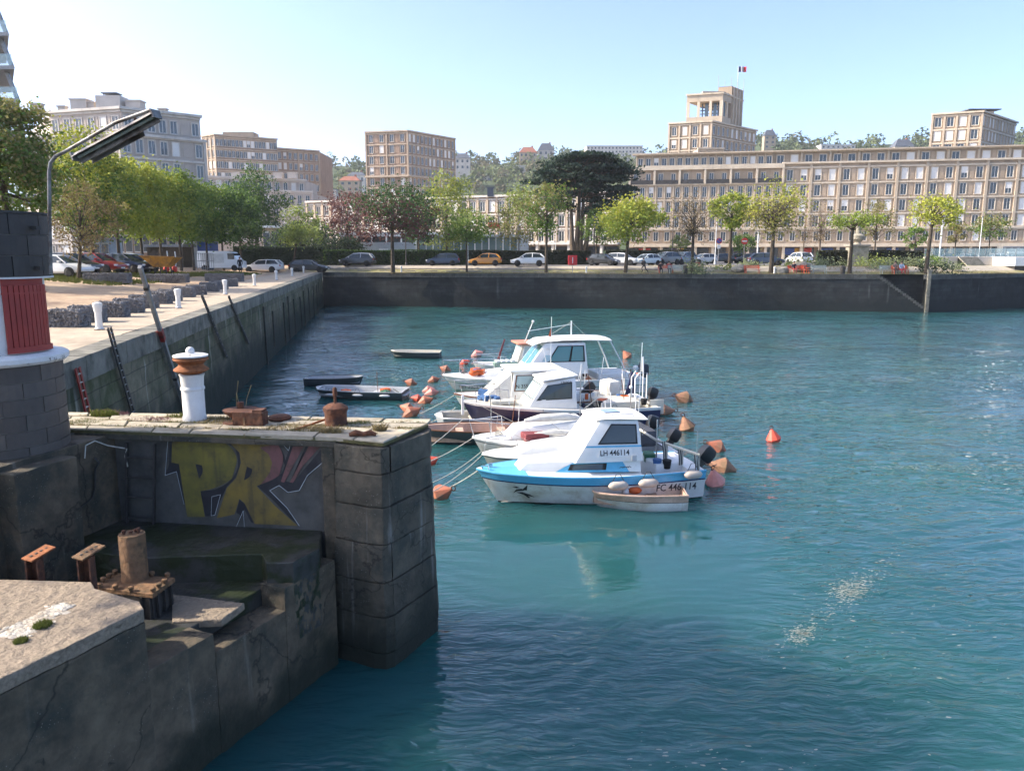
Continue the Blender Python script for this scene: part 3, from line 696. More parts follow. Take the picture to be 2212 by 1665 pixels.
# --- ladder in the recess, hanging cable and rope
def ladder(name, label, top, bot, width_dir, w, n, m, mr, r_=.02):
    top, bot = Vector(top), Vector(bot); wd = Vector(width_dir).normalized() * w / 2
    t = thing(name, label, 'ladder', (bot.x, bot.y, bot.z))
    for s in (-1, 1):
        mb = MB(); mb.bar(top + wd * s, bot + wd * s, r_ * 1.2, r_ * 3); mb.build('stile', m, t, bevel=.003)
    for i in range(n):
        p = top.lerp(bot, (i + .7) / n); mb = MB(); mb.tube([p - wd, p + wd], r_ * .7, 6); mb.build('rung', mr, t)
    return t
lt, lb_ = ong(304, 958, .10), ong(304, 1140, .10)
ladder('recess_ladder', 'rusty iron ladder fixed in the shaded recess left of the graffiti', lt, (lb_.x, lb_.y, ZU), fdir, .47, 4, M['steel_dark'], M['steel_dark'], .022)
cp = [PP(204, 988, lw0 - lnrm * .03, lnrm), PP(214, 1000, lw0 - lnrm * .10, lnrm), PP(206, 1012, lw0 - lnrm * .05, lnrm), PP(205, 1050, lw0 - lnrm * .03, lnrm), PP(200, 1075, lw0 - lnrm * .03, lnrm), PP(120, 1140, lw0 - lnrm * .03, lnrm)]
tag(MB().tube(cp, .014, 6).build('hanging_cable', M['steel_dark'], smooth=60), 'black cable hooked on the shaded side wall of the recess', 'cable')
rp_ = [PP(183, 990, lw0 - lnrm * .05, lnrm), PP(185, 962, lw0 - lnrm * .05, lnrm), PP(205, 952, lw0 - lnrm * .06, lnrm), PP(232, 962, lw0 - lnrm * .06, lnrm), ong(268, 968, .12), ong(274, 969, .13), ong(270, 985, .12), ong(276, 1008, .12)]
tag(MB().tube(rp_, .010, 6).build('old_rope', M['rope'], smooth=60), 'thin pale rope tied to the top of the recess ladder', 'rope')

# --- graffiti, flat paint on the wall
def gc(x, y): return (400 + x / 3.253) / 1.13, (1000 + y / 3.253) / 1.13
gf = thing('graffiti', 'yellow and pink PR graffiti lettering outlined in black on the wall', 'graffiti', tuple(ong(520, 1150)))
def paint(name, m, pts, o):
    P_ = [ong(*gc(*p), o) for p in pts]; b = MB(); b.add(P_, [tuple(range(len(P_)))])
    ob = b.build(name, m, gf); 
    bm = bmesh.new(); bm.from_mesh(ob.data); bmesh.ops.triangulate(bm, faces=bm.faces); bm.to_mesh(ob.data); bm.free(); return ob
M['g_yellow'] = mat('g_yellow', (0.190, 0.154, 0.029), (0.106, 0.098, 0.027), 2.2, .75, c3=(.05, .045, .03), sc3=2.6, th3=.60, w3=.16, streak=((.045, .042, .03), 7, .62, .4))
M['g_gold'] = mat('g_gold', (0.212, 0.143, 0.027), (0.149, 0.111, 0.037), 2.2, .75, c3=(.05, .045, .03), sc3=2.6, th3=.60, w3=.16, streak=((.045, .042, .03), 7, .62, .4))
M['g_pink'] = mat('g_pink', (0.210, 0.083, 0.083), (0.144, 0.072, 0.066), 2.2, .75, c3=(.05, .045, .03), sc3=2.6, th3=.60, w3=.16, streak=((.045, .042, .03), 7, .62, .4))
M['g_black'] = mat('g_black', (.014, .014, .018), (.03, .03, .034), 4, .6)
M['g_white'] = mat('g_white', (.55, .60, .62), (.38, .42, .44), 5, .7)
def qarc(p0, p1, p2, n=8): return [tuple((1 - t) ** 2 * p0[k] + 2 * t * (1 - t) * p1[k] + t * t * p2[k] for k in (0, 1)) for t in [i / n for i in range(n + 1)]]
# black shadow shapes
paint('black_shadow', M['g_black'], [(45, 235), (70, 235), (60, 420), (105, 415), (120, 430), (190, 770), (160, 740), (100, 490), (20, 520), (15, 500), (40, 440)], .004)
paint('black_shadow', M['g_black'], [(290, 645)] + qarc((400, 635), (600, 560), (590, 400), 6) + qarc((585, 330), (560, 290), (470, 252), 4)[1:] + [(490, 250)] + qarc((570, 280), (620, 360), (605, 450), 6) + [(570, 540), (500, 610), (440, 740), (400, 840), (330, 845)], .004)
paint('black_shadow', M['g_black'], qarc((890, 262), (960, 330), (965, 400), 4) + [(1005, 280), (1030, 280), (935, 560), (1000, 575), (1090, 430), (1150, 280), (1130, 280), (1035, 570), (1090, 500), (1260, 300), (1258, 410), (1120, 560), (1070, 640), (985, 655), (915, 600), (840, 640), (980, 780), (1065, 915), (1000, 860), (880, 730), (740, 605), (870, 555), (940, 500), (960, 440)], .004)
paint('black_shadow', M['g_black'], [(575, 815), (600, 710), (640, 745), (690, 830), (712, 900), (690, 890), (640, 790), (612, 840)], .004)
# letter P
paint('letter_fill', M['g_yellow'], [(65, 245), (300, 238)] + qarc((470, 255), (590, 320), (578, 420), 7) + qarc((570, 520), (470, 620), (290, 645), 7)[1:] + [(325, 850), (185, 850), (120, 430), (60, 418)], .008)
paint('letter_counter', M['g_black'], [(250, 430)] + qarc((300, 440), (325, 490), (280, 545), 6), .012)
# letter R
paint('letter_fill', M['g_gold'], [(520, 260), (700, 262)] + qarc((880, 270), (955, 340), (945, 420), 6) + qarc((940, 500), (860, 560), (735, 605), 6)[1:] + [(880, 760), (1060, 920), (720, 905), (640, 740), (600, 705), (560, 830), (420, 860), (500, 620), (575, 540), (612, 420), (600, 340)], .008)
paint('letter_fill', M['g_pink'], [(760, 300)] + qarc((900, 270), (955, 340), (945, 420), 6) + qarc((940, 500), (880, 555), (770, 590), 5)[1:] + [(840, 500), (860, 420), (830, 350)], .011)
paint('letter_counter', M['g_black'], [(660, 450)] + qarc((700, 470), (705, 530), (635, 560), 6), .012)
paint('exclamation_stroke', M['g_pink'], [(1025, 290), (1110, 290), (955, 578), (928, 570)], .010)
paint('exclamation_stroke', M['g_pink'], [(1150, 290), (1250, 285), (1100, 450), (1025, 580), (1000, 575)], .010)
def wline(pts, w=7):
    P_ = [ong(*gc(*p), .014) for p in pts]; b = MB()
    for a, c in zip(P_, P_[1:]): b.bar(a, c, .003, w * .0011)
    b.build('white_line', M['g_white'], gf)
wline([(32, 240), (10, 520), (100, 490), (160, 750)]); wline([(1258, 420), (1140, 520), (1075, 640), (985, 655), (915, 600), (840, 640), (980, 780), (1075, 920)])
wline([(380, 690), (450, 672), (405, 835), (375, 840), (380, 690)], 5); wline([(945, 275), (990, 325), (1005, 275)], 5); wline([(570, 940), (630, 800), (640, 940)], 4)

# --- capstans and old iron on the deck
def at(px, py, z=PZD): return PZ(px, py, z)
p = at(421, 906)
cs = thing('white_capstan', 'white iron bollard with a rusty rope roller on the pier deck', 'bollard', tuple(p))
MB().lathe([(.19, 0), (.19, .06), (.175, .08), (.175, .50), (.19, .51), (.19, .54), (.175, .56), (.185, .72), (.20, .76), (.15, .77)], p, 24).build('column', M['white_worn2'] if 'white_worn2' in M else M['white_paint'], cs, smooth=40)
MB().lathe([(.15, .765), (.20, .79), (.275, .83), (.27, .85), (.20, .90), (.19, .93), (.24, .98), (.275, 1.0), (.27, 1.03), (.2, 1.04)], p, 28).build('rope_roller', M['rust_bright'], cs, smooth=50)
rl = MB().lathe([(.2, 1.041), (.27, 1.05), (.275, 1.075), (.22, 1.09), (.07, 1.10)], p, 28).build('cap_disc', M['white_worn'], cs, smooth=40)
MB().ball((p.x, p.y, p.z + 1.14), .07, 14, 8).build('cap_knob', M['white_paint'], cs, smooth=60)
p = at(516, 916)
c2 = thing('rope_sheave', 'rusty upturned rope sheave behind a steel box on the pier', 'pulley', tuple(p))
MB().lathe([(.10, 0), (.11, .05), (.16, .10), (.27, .19), (.28, .22), (.20, .235), (.06, .24), (.05, .34), (.02, .345)], (p.x, p.y + .12, p.z), 20).build('sheave', M['rust'], c2, smooth=40)
MB().lathe([(.26, 0), (.26, .02), (.1, .025)], (p.x - .03, p.y + .12, p.z), 20).build('base_disc', M['rust'], c2, smooth=40)
p = at(537, 921)
c3 = thing('steel_box', 'rusty dark steel box lying on the pier deck', 'box', tuple(p))
mb = MB(); mb.box((p.x, p.y + .1, p.z + .115), (.50, .22, .23), -.1); mb.build('casing', M['rust'], c3, bevel=.01)
mb = MB(); mb.box((p.x + .15, p.y + .1, p.z + .245), (.16, .2, .03), -.1); mb.build('lid', M['rust'], c3, bevel=.006)
mb = MB(); mb.box((p.x - .06, p.y - .025, p.z + .08), (.03, .02, .14), -.1); mb.build('hasp', M['rust_tan'], c3)
p = at(605, 906)
mb = MB(); mb.ball((p.x, p.y, p.z + .04), .2, 12, 6, 0, (1, .7, .25)); mb.lathe([(.17, 0), (.19, .03), (.15, .07)], p, 14); tag(mb.build('hatch_dome', M['rust'], smooth=40), 'low domed rusty iron hatch between the two capstans', 'hatch')
p = at(726, 916)
c4 = thing('mooring_stump', 'squat rusty iron bollard with an upright spindle on the pier', 'bollard', tuple(p))
MB().lathe([(.19, 0), (.175, .03), (.175, .19), (.20, .24), (.195, .28), (.12, .33), (.05, .345)], p, 22).build('drum', M['rust'], c4, smooth=40)
MB().lathe([(.025, .34), (.022, .45), (.04, .47), (.036, .58), (.02, .60)], p, 10).build('spindle', M['rust'], c4, smooth=40)
p = at(783, 944)
tag(MB().tube([p + Vector((-.2, .02, .03)), p + Vector((-.1, .03, .06)), p + Vector((.02, 0, .045)), p + Vector((.12, .03, .06)), p + Vector((.2, .04, .03))], [.03, .05, .035, .045, .025], 8).build('iron_cleat', M['rust'], smooth=50), 'small rusty iron cleat near the corner of the pier', 'cleat')
p, q_ = at(640, 930), at(712, 912)
tag(MB().tube([p + Vector((0, 0, .02)), q_ + Vector((0, 0, .07))], .018, 6).build('iron_rod', M['rust_bright'], smooth=60), 'thin rusty rod leaning on the squat bollard', 'rod')
# weeds in the joints
rnd = random.Random(21); mbw = MB(); mbd = MB()
def blades(b, c, n, h, sp_):
    for _ in range(n):
        a = rnd.uniform(0, 6.28); r_ = sp_ * rnd.random() ** .6; x, y = c[0] + math.cos(a) * r_ * 1.6, c[1] + math.sin(a) * r_ * .6
        hh = h * rnd.uniform(.4, 1.1); la = rnd.uniform(0, 6.28); ln = hh * .8 * rnd.random(); w = .004 + hh * .03; dx, dy = math.cos(la), math.sin(la)
        b.add([(x - dy * w, y + dx * w, c[2]), (x + dy * w, y - dx * w, c[2]), (x + dx * ln * .5, y + dy * ln * .5, c[2] + hh * .7), (x + dx * ln, y + dy * ln, c[2] + hh)], [(0, 1, 2), (0, 2, 3)])
for _ in range(170):
    u = rnd.random(); v = rnd.choice(rows[1:4]) + rnd.gauss(0, .02); blades(mbw if rnd.random() < .5 else mbd, deckp(u, min(.98, max(.02, v))), 26, .035, .07)
for px, py, n, h, s in ((462, 905, 260, .07, .2), (480, 912, 300, .06, .25), (690, 928, 420, .07, .3), (600, 925, 200, .05, .3), (715, 935, 260, .09, .12), (820, 930, 160, .12, .07), (640, 922, 240, .06, .3)): blades(mbd, at(px, py), n, h, s)
for px, py, n, h, s in ((225, 898, 260, .12, .16), (390, 900, 200, .07, .14), (770, 915, 160, .05, .15), (180, 912, 200, .05, .2)): blades(mbw, at(px, py), n, h, s)
tag(mbw.build('joint_grass', M['grass_blade']), 'green weeds growing in the pier deck joints', 'weeds', kind='stuff')
tag(mbd.build('joint_straw', M['dry_blade']), 'dry brown straw lying in the pier deck joints', 'weeds', kind='stuff')
mbp = MB()
for px, py, n, h, s in ((225, 892, 160, .07, .16), (322, 906, 300, .045, .24), (255, 895, 160, .06, .12)): blades(mbp, at(px, py), n, h, s)
tag(mbp.build('pink_stonecrop', M['pink_weed']), 'low pinkish stonecrop on the pier deck near the tower', 'plant', kind='stuff')
mb = MB()
for px, py, h, dx in ((510, 885, .62, .03), (520, 886, .42, -.02), (528, 888, .55, .06)):
    p = at(px, 902); mb.tube([p, p + Vector((dx, 0, h * .6)), p + Vector((dx * 2.4, 0, h))], [.006, .005, .009], 5)
tag(mb.build('dry_stalk', M['dry_blade']), 'thin dry stalks standing behind the white bollard', 'plant')

# ================================================================ round gate tower
TC = Vector((-7.47, 11.0)); TR = .86
tw = thing('gate_tower', 'round tiled gate cabin with a dark tile band and red shutter', 'cabin', (TC.x, TC.y, 3.38))
ZT = dict(base0=3.30, base1=4.66, led0=4.66, led1=4.80, win1=5.88, top=6.74)
MB().lathe([(TR - .02, ZT['base0']), (TR - .02, ZT['base1'])], (TC.x, TC.y, 0), 48).build('base_core', M['grout'], tw, smooth=40)
MB().lathe([(TR - .14, ZT['led1'] - .02), (TR - .14, ZT['win1'] + .02)], (TC.x, TC.y, 0), 48).build('white_wall', M['white_paint'], tw, smooth=40)
MB().lathe([(TR - .1, ZT['led0']), (TR + .05, ZT['led0'] + .01), (TR + .09, ZT['led0'] + .05), (TR + .09, ZT['led1'] - .03), (TR + .05, ZT['led1']), (TR - .2, ZT['led1'] + .03)], (TC.x, TC.y, 0), 56).build('white_ledge', M['white_worn'], tw, smooth=35)
MB().lathe([(TR - .045, ZT['win1']), (TR - .045, ZT['top'])], (TC.x, TC.y, 0), 48).build('band_core', M['grout'], tw, smooth=40)
MB().lathe([(TR + .0, ZT['top']), (TR + .0, ZT['top'] + .03), (.01, ZT['top'] + .05)], (TC.x, TC.y, 0), 48).build('roof_cap', M['steel_dark'], tw, smooth=30)
def tiles(z0, z1, nrow, r_, wdeg, m, name, seed):
    rnd = random.Random(seed); h = (z1 - z0) / nrow
    for j in range(nrow):
        off = (j % 2) * .5; n = int(round(360 / wdeg))
        for k in range(n):
            a0, a1 = R(360) * (k + off) / n + .006 / r_, R(360) * (k + 1 + off) / n - .006 / r_
            am = (a0 + a1) / 2
            if not (R(180) < (am % R(360)) < R(360)) and not (am % R(360)) < R(60): continue
            mb = MB(); seg = 6; i_, o_ = r_ - .03, r_ + rnd.uniform(-.003, .003); b0, b1 = z0 + j * h + .006, z0 + (j + 1) * h - .006
            rings = [[(TC.x + q * math.cos(a), TC.y + q * math.sin(a), z) for q, z in ((i_, b0), (o_, b0), (o_, b1), (i_, b1))] for a in [a0 + (a1 - a0) * t / seg for t in range(seg + 1)]]
            mb.loft(rings, True, True); mb.build(name, m, tw)
tiles(ZT['base0'], ZT['base1'], 6, TR, 36, M['tile_brown'], 'tile', 1)
tiles(ZT['win1'] + .005, ZT['top'], 3, TR - .02, 33, M['tile_dark'], 'tile', 2)
MB().lathe([(TR - .05, ZT['win1'] - .02), (TR - .015, ZT['win1'] - .02), (TR - .015, ZT['win1'] + .004)], (TC.x, TC.y, 0), 48).build('band_soffit', M['white_paint'], tw, smooth=30)
# red shutter: a curved sheet with upright slats and two rails
def tang(px):                                        # angle on the tower of a reading at shutter height
    best = None
    for k in range(0, 1800):
        a = R(190 + k * .1); p = Vector((TC.x + (TR - .1) * math.cos(a), TC.y + (TR - .1) * math.sin(a), 5.3)); q = p - Vector((0, 0, CAMZ)); dep = q.y * CT - q.z * ST
        x = 1106 + FPX * q.x / dep; nrm = Vector((math.cos(a), math.sin(a)))
        if nrm.dot(Vector((q.x, q.y))) > 0: continue
        if best is None or abs(x - px) < best[0]: best = (abs(x - px), a)
    return best[1]
a0, a1 = tang(10), tang(116)
rs_ = TR - .115; za, zb = ZT['led1'] + .05, ZT['win1'] - .02
sh = MB(); sh.lathe([(rs_ - .05, za), (rs_, za), (rs_, zb), (rs_ - .05, zb)], (TC.x, TC.y, 0), 18, 0, a0, a1); shp = sh.build('shutter', M['red_shutter'], tw, smooth=30)
for k in range(10):
    a = lerp(a0, a1, (k + .5) / 10); mb = MB(); c, s = math.cos(a), math.sin(a)
    mb.box((TC.x + (rs_ + .012) * c, TC.y + (rs_ + .012) * s, lerp(za, zb, .5) - .02), (.04, .062, zb - za - .14), a); mb.build('slat', M['red_shutter'], shp, bevel=.006)
for z, w, t in ((zb - .20, .02, .035), (za + .03, .08, .05)):
    mb = MB(); mb.lathe([(rs_ - .01, z - w / 2), (rs_ + t, z - w / 2), (rs_ + t, z + w / 2), (rs_ - .01, z + w / 2)], (TC.x, TC.y, 0), 18, 0, a0 - .02, a1 + .02); mb.build('rail', M['red_shutter'], shp)
# floodlight on a bent pole clamped to the tower
lpb = PP(110, 590, (TC.x, TC.y - TR + .1, 0), Vector((0, 1, 0)))
for k in range(200):
    a = R(250 + k * .5); p = Vector((TC.x + (TR + .03) * math.cos(a), TC.y + (TR + .03) * math.sin(a), 5.9)); q = p - Vector((0, 0, CAMZ)); x = 1106 + FPX * q.x / (q.y * CT - q.z * ST)
    if x >= 109: break
yl = p.y
fl = thing('flood_lamp', 'rusty bent lamp pole carrying a long tilted floodlight above the tower', 'lamp', (p.x, p.y, 5.9))
pts = [PY(110, 592, yl), PY(107, 470, yl), PY(106, 372, yl), PY(109, 352, yl), PY(120, 338, yl), PY(140, 328, yl), PY(250, 265, yl - .25), PY(325, 238, yl - .4)]
MB().tube(pts, .024, 10).build('pole', M['lamp_body'], fl, smooth=60)
for z in (6.0, 6.55):
    mb = MB(); mb.box((p.x, p.y + .02, z), (.10, .08, .05), a); mb.build('clamp', M['steel_dark'], fl)
e0, e1 = PY(165, 338, yl - .10), PY(336, 246, yl - .42)
dd = (e1 - e0).normalized(); sx = dd.cross(Vector((0, 0, 1))).normalized(); uy = sx.cross(dd)
tilt = .5; sx, uy = sx * math.cos(tilt) + uy * math.sin(tilt), uy * math.cos(tilt) - sx * math.sin(tilt)
def trough(b, c0, c1, w, h, mi=0):
    pr = [(-w, -h), (-w * .6, h * .5), (w * .6, h * .5), (w, -h), (w * .9, -h), (w * .5, h * .3), (-w * .5, h * .3), (-w * .9, -h)]
    b.loft([[c + sx * x + uy * y for x, y in pr] for c in (c0, c1)], True, True, mi)
b = MB(); trough(b, e0 - uy * .02, e1 - uy * .02, .085, .055); trough(b, e0 - uy * .02 - sx * .12 + dd * .1, e1 - uy * .02 - sx * .12 - dd * .35, .05, .04); b.build('housing', M['lamp_body'], fl, bevel=.004)
b = MB(); b.tube([e0 - uy * .03 + dd * .04, e1 - uy * .03 - dd * .04], .024, 8); b.build('lamp_tube', M['lamp_glass'], fl, smooth=60)
b = MB(); b.bar(e0 + uy * .045 - sx * .03, e1 + uy * .045 - sx * .03, .035, .02); b.build('top_strip', M['lamp_glass'], fl)
for c in (e0, e1): b = MB(); b.box(c + dd * (.005 if c is e1 else -.005) - uy * .01, (.025, .17, .11), math.atan2(dd.y, dd.x), 0, -math.asin(dd.z)); b.build('end_cap', M['lamp_body'], fl)
for t in (.25, .75): c = e0.lerp(e1, t); b = MB(); b.bar(c + uy * .04, c + uy * .11, .03); b.build('bracket', M['rust'], fl)
# ================================================================ boats
def paintm(name, c, rough=.35, dirt=(.45, .42, .36), spec=.5, th=.66):
    return mat(name, c, tuple(x * .9 for x in c), 2.5, rough, 0, spec=spec, c3=tuple(x * d * 1.6 for x, d in zip(c, dirt)), sc3=1.6, th3=th)
M['gel_white'] = paintm('gel_white', (.76, .76, .74))
M['gel_cream'] = paintm('gel_cream', (.62, .58, .48))
M['gel_grey'] = paintm('gel_grey', (.46, .48, .50))
M['hull_white'] = mat('hull_white', (.72, .71, .68), (.60, .58, .54), 2, .35, c3=(.42, .36, .28), sc3=1.1, th3=.62, streak=((.38, .30, .20), 5, .70, .5))
M['boat_blue'] = paintm('boat_blue', (.10, .42, .66))
M['boat_navy'] = paintm('boat_navy', (.018, .022, .075))
M['boat_line'] = paintm('boat_line', (.010, .018, .09))
M['boat_green'] = paintm('boat_green', (.22, .33, .25))
M['dark_hull'] = paintm('dark_hull', (.06, .075, .08), .5)
M['antifoul'] = mat('antifoul', (.05, .045, .04), (.025, .03, .022), 6, .8)
M['wood'] = mat('wood', (.20, .085, .04), (.12, .05, .025), 8, .5)
M['beige'] = mat('beige', (.60, .42, .32), (.50, .34, .26), 3, .6, c3=(.36, .25, .18), sc3=2)
M['cover_dark'] = mat('cover_dark', (.06, .065, .08), (.035, .04, .05), 3, .8, .4, 10)
M['cover_red'] = mat('cover_red', (.22, .05, .055), (.15, .035, .04), 3, .8, .4, 10)
M['canvas'] = mat('canvas', (.66, .65, .61), (.52, .50, .46), 4, .85, .5, 10)
M['outboard'] = mat('outboard', (.02, .021, .023), (.012, .012, .014), 6, .35)
M['chrome'] = mat('chrome', (.62, .62, .62), (.5, .5, .5), 8, .25, metal=.9)
M['rubber'] = mat('rubber', (.02, .02, .02), (.012, .012, .012), 8, .8)
M['fender'] = mat('fender', (.52, .46, .40), (.40, .34, .28), 5, .6)
M['orange'] = mat('orange', (.62, .13, .03), (.5, .09, .02), 4, .6)
M['text_black'] = mat('text_black', (.015, .015, .018), (.02, .02, .022), 4, .6)
def glassm(name, tint, rough=.03):
    m, nt, b = newmat(name); N, L = nt.nodes, nt.links
    b.inputs['Base Color'].default_value = (*tint, 1); b.inputs['Roughness'].default_value = rough; b.inputs['Specular IOR Level'].default_value = .8
    return m
M['glass_dark'] = glassm('glass_dark', (.02, .03, .032))
M['glass_teal'] = glassm('glass_teal', (.05, .17, .17))
M['glass_pale'] = glassm('glass_pale', (.34, .46, .48), .08)
BL = dict(local=True)

def hull(root, Lh, B, gb, gs, rake, levels, mats, tm=.55, fine=.55, draft=.28, cock=(.62, .97), deckm=None, name='hull', stern_w=.86, floor=.22, tumble=.0):
    """levels: heights below the gunwale of the paint lines; mats[0] is the topmost band"""
    S = 18; rings = []; gun = []
    for i in range(S + 1):
        t = i / S
        hb = B / 2 * (math.sin(min(1, (t / tm)) * math.pi / 2) ** fine if t < tm else lerp(1, stern_w, ((t - tm) / (1 - tm)) ** 1.6))
        hb = max(hb, .012)
        g = gs + (gb - gs) * (1 - t) ** 2.2
        x0 = Lh * t
        wl = hb * (lerp(.30, .88, min(1, t / .6)))
        xr = rake * (1 - t) ** 2
        ring = [(x0, hb, g)]
        zs = [g - d for d in levels] + [0.05]
        for z in zs:
            k = (g - z) / g; ring.append((x0 + xr * k, lerp(hb, wl, k ** 1.25), z))
        ring.append((x0 + xr * 1.06, wl * .80, -.06)); ring.append((x0 + xr * 1.25, .01, -draft * (.5 + .5 * t)))
        full = [(x, -y, z) for x, y, z in ring] + [(x, y, z) for x, y, z in ring[::-1][1:]]
        rings.append(full); gun.append((x0, hb, g))
    nb = len(rings[0]); b = MB(); nl = len(levels) + 2
    vs = [p for r_ in rings for p in r_]; n2 = (nb + 1) // 2
    for i in range(S):
        for k in range(nb - 1):
            row = k if k < n2 - 1 else nb - 2 - k
            b.f.append((i * nb + k, (i + 1) * nb + k, (i + 1) * nb + k + 1, i * nb + k + 1)); b.m.append(min(row, len(mats) - 1))
    b.v = [tuple(p) for p in vs]
    o = S * nb; b.f.append(tuple(range(o, o + nb))); b.m.append(min(1, len(mats) - 1) if len(mats) > 2 else 0)
    h = b.build(name, mats, root, smooth=40, **BL)
    # deck and cockpit
    d = MB(); c0, c1 = cock; dm = deckm or M['gel_white']
    def gg(t):
        f = t * S; i = min(S - 1, int(f)); u = f - i; p, q = gun[i], gun[i + 1]; return tuple(lerp(p[k], q[k], u) for k in range(3))
    T = sorted(set([i / S for i in range(S + 1)] + [c0, c1]))
    for a, c in zip(T, T[1:]):
        p, q = gg(a), gg(c)
        if a >= c0 - 1e-6 and c <= c1 + 1e-6:
            w = .13
            for s in (-1, 1):
                d.add([(p[0], s * p[1], p[2]), (q[0], s * q[1], q[2]), (q[0], s * (q[1] - w), q[2]), (p[0], s * (p[1] - w), p[2])], [(0, 1, 2, 3)])
                d.add([(p[0], s * (p[1] - w), p[2]), (q[0], s * (q[1] - w), q[2]), (q[0], s * (q[1] - w - .05), floor), (p[0], s * (p[1] - w - .05), floor)], [(0, 1, 2, 3)])
            d.add([(p[0], -(p[1] - w - .04), floor), (q[0], -(q[1] - w - .04), floor), (q[0], q[1] - w - .04, floor), (p[0], p[1] - w - .04, floor)], [(0, 1, 2, 3)])
        else:
            k = .035
            d.add([(p[0], -p[1], p[2]), (q[0], -q[1], q[2]), (q[0], 0, q[2] + k), (p[0], 0, p[2] + k), (q[0], q[1], q[2]), (p[0], p[1], p[2])], [(0, 1, 2, 3), (3, 2, 4, 5)])
    for t in (c0, c1):
        p = gg(t); w = .13
        d.add([(p[0], -(p[1] - w), p[2]), (p[0], p[1] - w, p[2]), (p[0], p[1] - w, floor), (p[0], -(p[1] - w), floor)], [(0, 1, 2, 3)])
    d.build('deck', dm, root, smooth=25, **BL)
    return gg
def rub(root, gg, t0, t1, r_, m, name='rub_rail', dz=-.02, dy=0.0):
    for s in (-1, 1):
        MB().tube([(lambda p: (p[0], s * (p[1] + dy), p[2] + dz))(gg(lerp(t0, t1, i / 16))) for i in range(17)], r_, 6).build(name, m, root, smooth=60, **BL)
def cab(root, name, bot, top, z0, z1, m, bevel=.04, zf=None):
    """bot/top = (x_front, x_back, halfwidth_front, halfwidth_back); returns the four faces"""
    rg = lambda q, z, zq: [Vector((q[0], -q[2], zq)), Vector((q[1], -q[3], z)), Vector((q[1], q[3], z)), Vector((q[0], q[2], zq))]
    A, T = rg(bot, z0, z0), rg(top, z1, zf if zf is not None else z1)
    b = MB(); b.hexa(A, T); o = b.build(name, m, root, bevel=bevel, smooth=35, **BL)
    return o, dict(near=(A[0], A[1], T[1], T[0]), far=(A[2], A[3], T[3], T[2]), front=(A[3], A[0], T[0], T[3]), back=(A[1], A[2], T[2], T[1]))
def pane(parent, face, u0, u1, v0, v1, m, name='window', frame=None, out=.012, r0=None, skew=(0, 0)):
    a, b_, c, d = face; P = lambda u, v: (a.lerp(b_, u)).lerp(d.lerp(c, u), v)
    n = (b_ - a).cross(d - a).normalized()
    def quad(nm, mm, g, o, th, par):
        q = [P(u0 - g + skew[0], v0 - g), P(u1 + g + skew[1], v0 - g), P(u1 + g, v1 + g), P(u0 - g, v1 + g)]
        mb = MB(); mb.hexa([p + n * (o - th) for p in q], [p + n * o for p in q]); return mb.build(nm, mm, par, bevel=.004, **BL)
    if frame:
        f = quad('window_frame', frame, .03, out * .75, .02, parent); return quad(name, m, 0, out * 1.3, .02, f)
    return quad(name, m, 0, out, .02, parent)
def text(root, s, size, loc, m, rz=0.0, name='registration', rx=math.pi / 2, ex=.002, sx=1.0, shear=0.0, bold=.012):
    cu = bpy.data.curves.new(name, 'FONT'); cu.body = s; cu.size = size; cu.extrude = ex; cu.shear = shear; cu.offset = bold * size; cu.resolution_u = 3
    t = bpy.data.objects.new(name, cu); COL.objects.link(t); bpy.context.view_layer.update()
    me = bpy.data.meshes.new_from_object(t.evaluated_get(bpy.context.evaluated_depsgraph_get())); me.materials.clear(); me.materials.append(m)
    bpy.data.objects.remove(t); bpy.data.curves.remove(cu)
    o = link(name, me, root); o.location = loc; o.rotation_euler = (rx, 0, rz); o.scale = (sx, 1, 1); return o
def rail(root, pts, r_=.012, m=None, name='rail'): return MB().tube(pts, r_, 6).build(name, m or M['chrome'], root, smooth=60, **BL)
def fenderp(root, x, y, z, r_=.11, l=.42, m=None, ax='x', name='fender'):
    pr = [(.02, -l / 2 - .05), (r_ * .7, -l / 2), (r_, -l / 2 + .08), (r_, l / 2 - .08), (r_ * .7, l / 2), (.02, l / 2 + .05)]
    b = MB(); b.lathe(pr, (0, 0, 0), 12)
    if ax == 'x': b.v = [(x + c, y + b_, z + a) for a, b_, c in b.v]
    else: b.v = [(x + a, y + b_, z + c) for a, b_, c in b.v]
    f = b.build(name, m or M['fender'], root, smooth=50, **BL)
    MB().tube([(x - l / 2, y, z), (x - .05, y + .03, z + .28), (x + .05, y + .03, z + .28), (x + l / 2, y, z)] if ax == 'x' else [(x, y, z + l / 2), (x, y + .03, z + l)], .009, 5).build('cord', M['rope_dark'], f, **BL)
    return f
def outboard(root, x, y, z, s=1.0, tilt=.0, m=None):
    e = MB(); c, n = math.cos(tilt), math.sin(tilt)
    def T(p): return (x + (p[0] * c + p[2] * n) * s, y + p[1] * s, z + (-p[0] * n + p[2] * c) * s)
    rg = [[T((xx, yy, zz)) for xx, yy in ((-.16 * k, -.14 * k), (.20 * k, -.12 * k), (.26 * k, 0), (.20 * k, .12 * k), (-.16 * k, .14 * k))] for zz, k in ((.0, .8), (.06, 1), (.30, 1), (.40, .75), (.43, .3))]
    e.loft(rg); ob = e.build('outboard', m or M['outboard'], root, smooth=40, **BL)
    l_ = MB(); l_.hexa([T(p) for p in ((-.08, -.05, -.7), (.1, -.05, -.7), (.1, .05, -.7), (-.08, .05, -.7))], [T(p) for p in ((-.08, -.06, .02), (.14, -.06, .02), (.14, .06, .02), (-.08, .06, .02))])
    l_.build('drive_leg', M['steel_dark'], ob, **BL); return ob
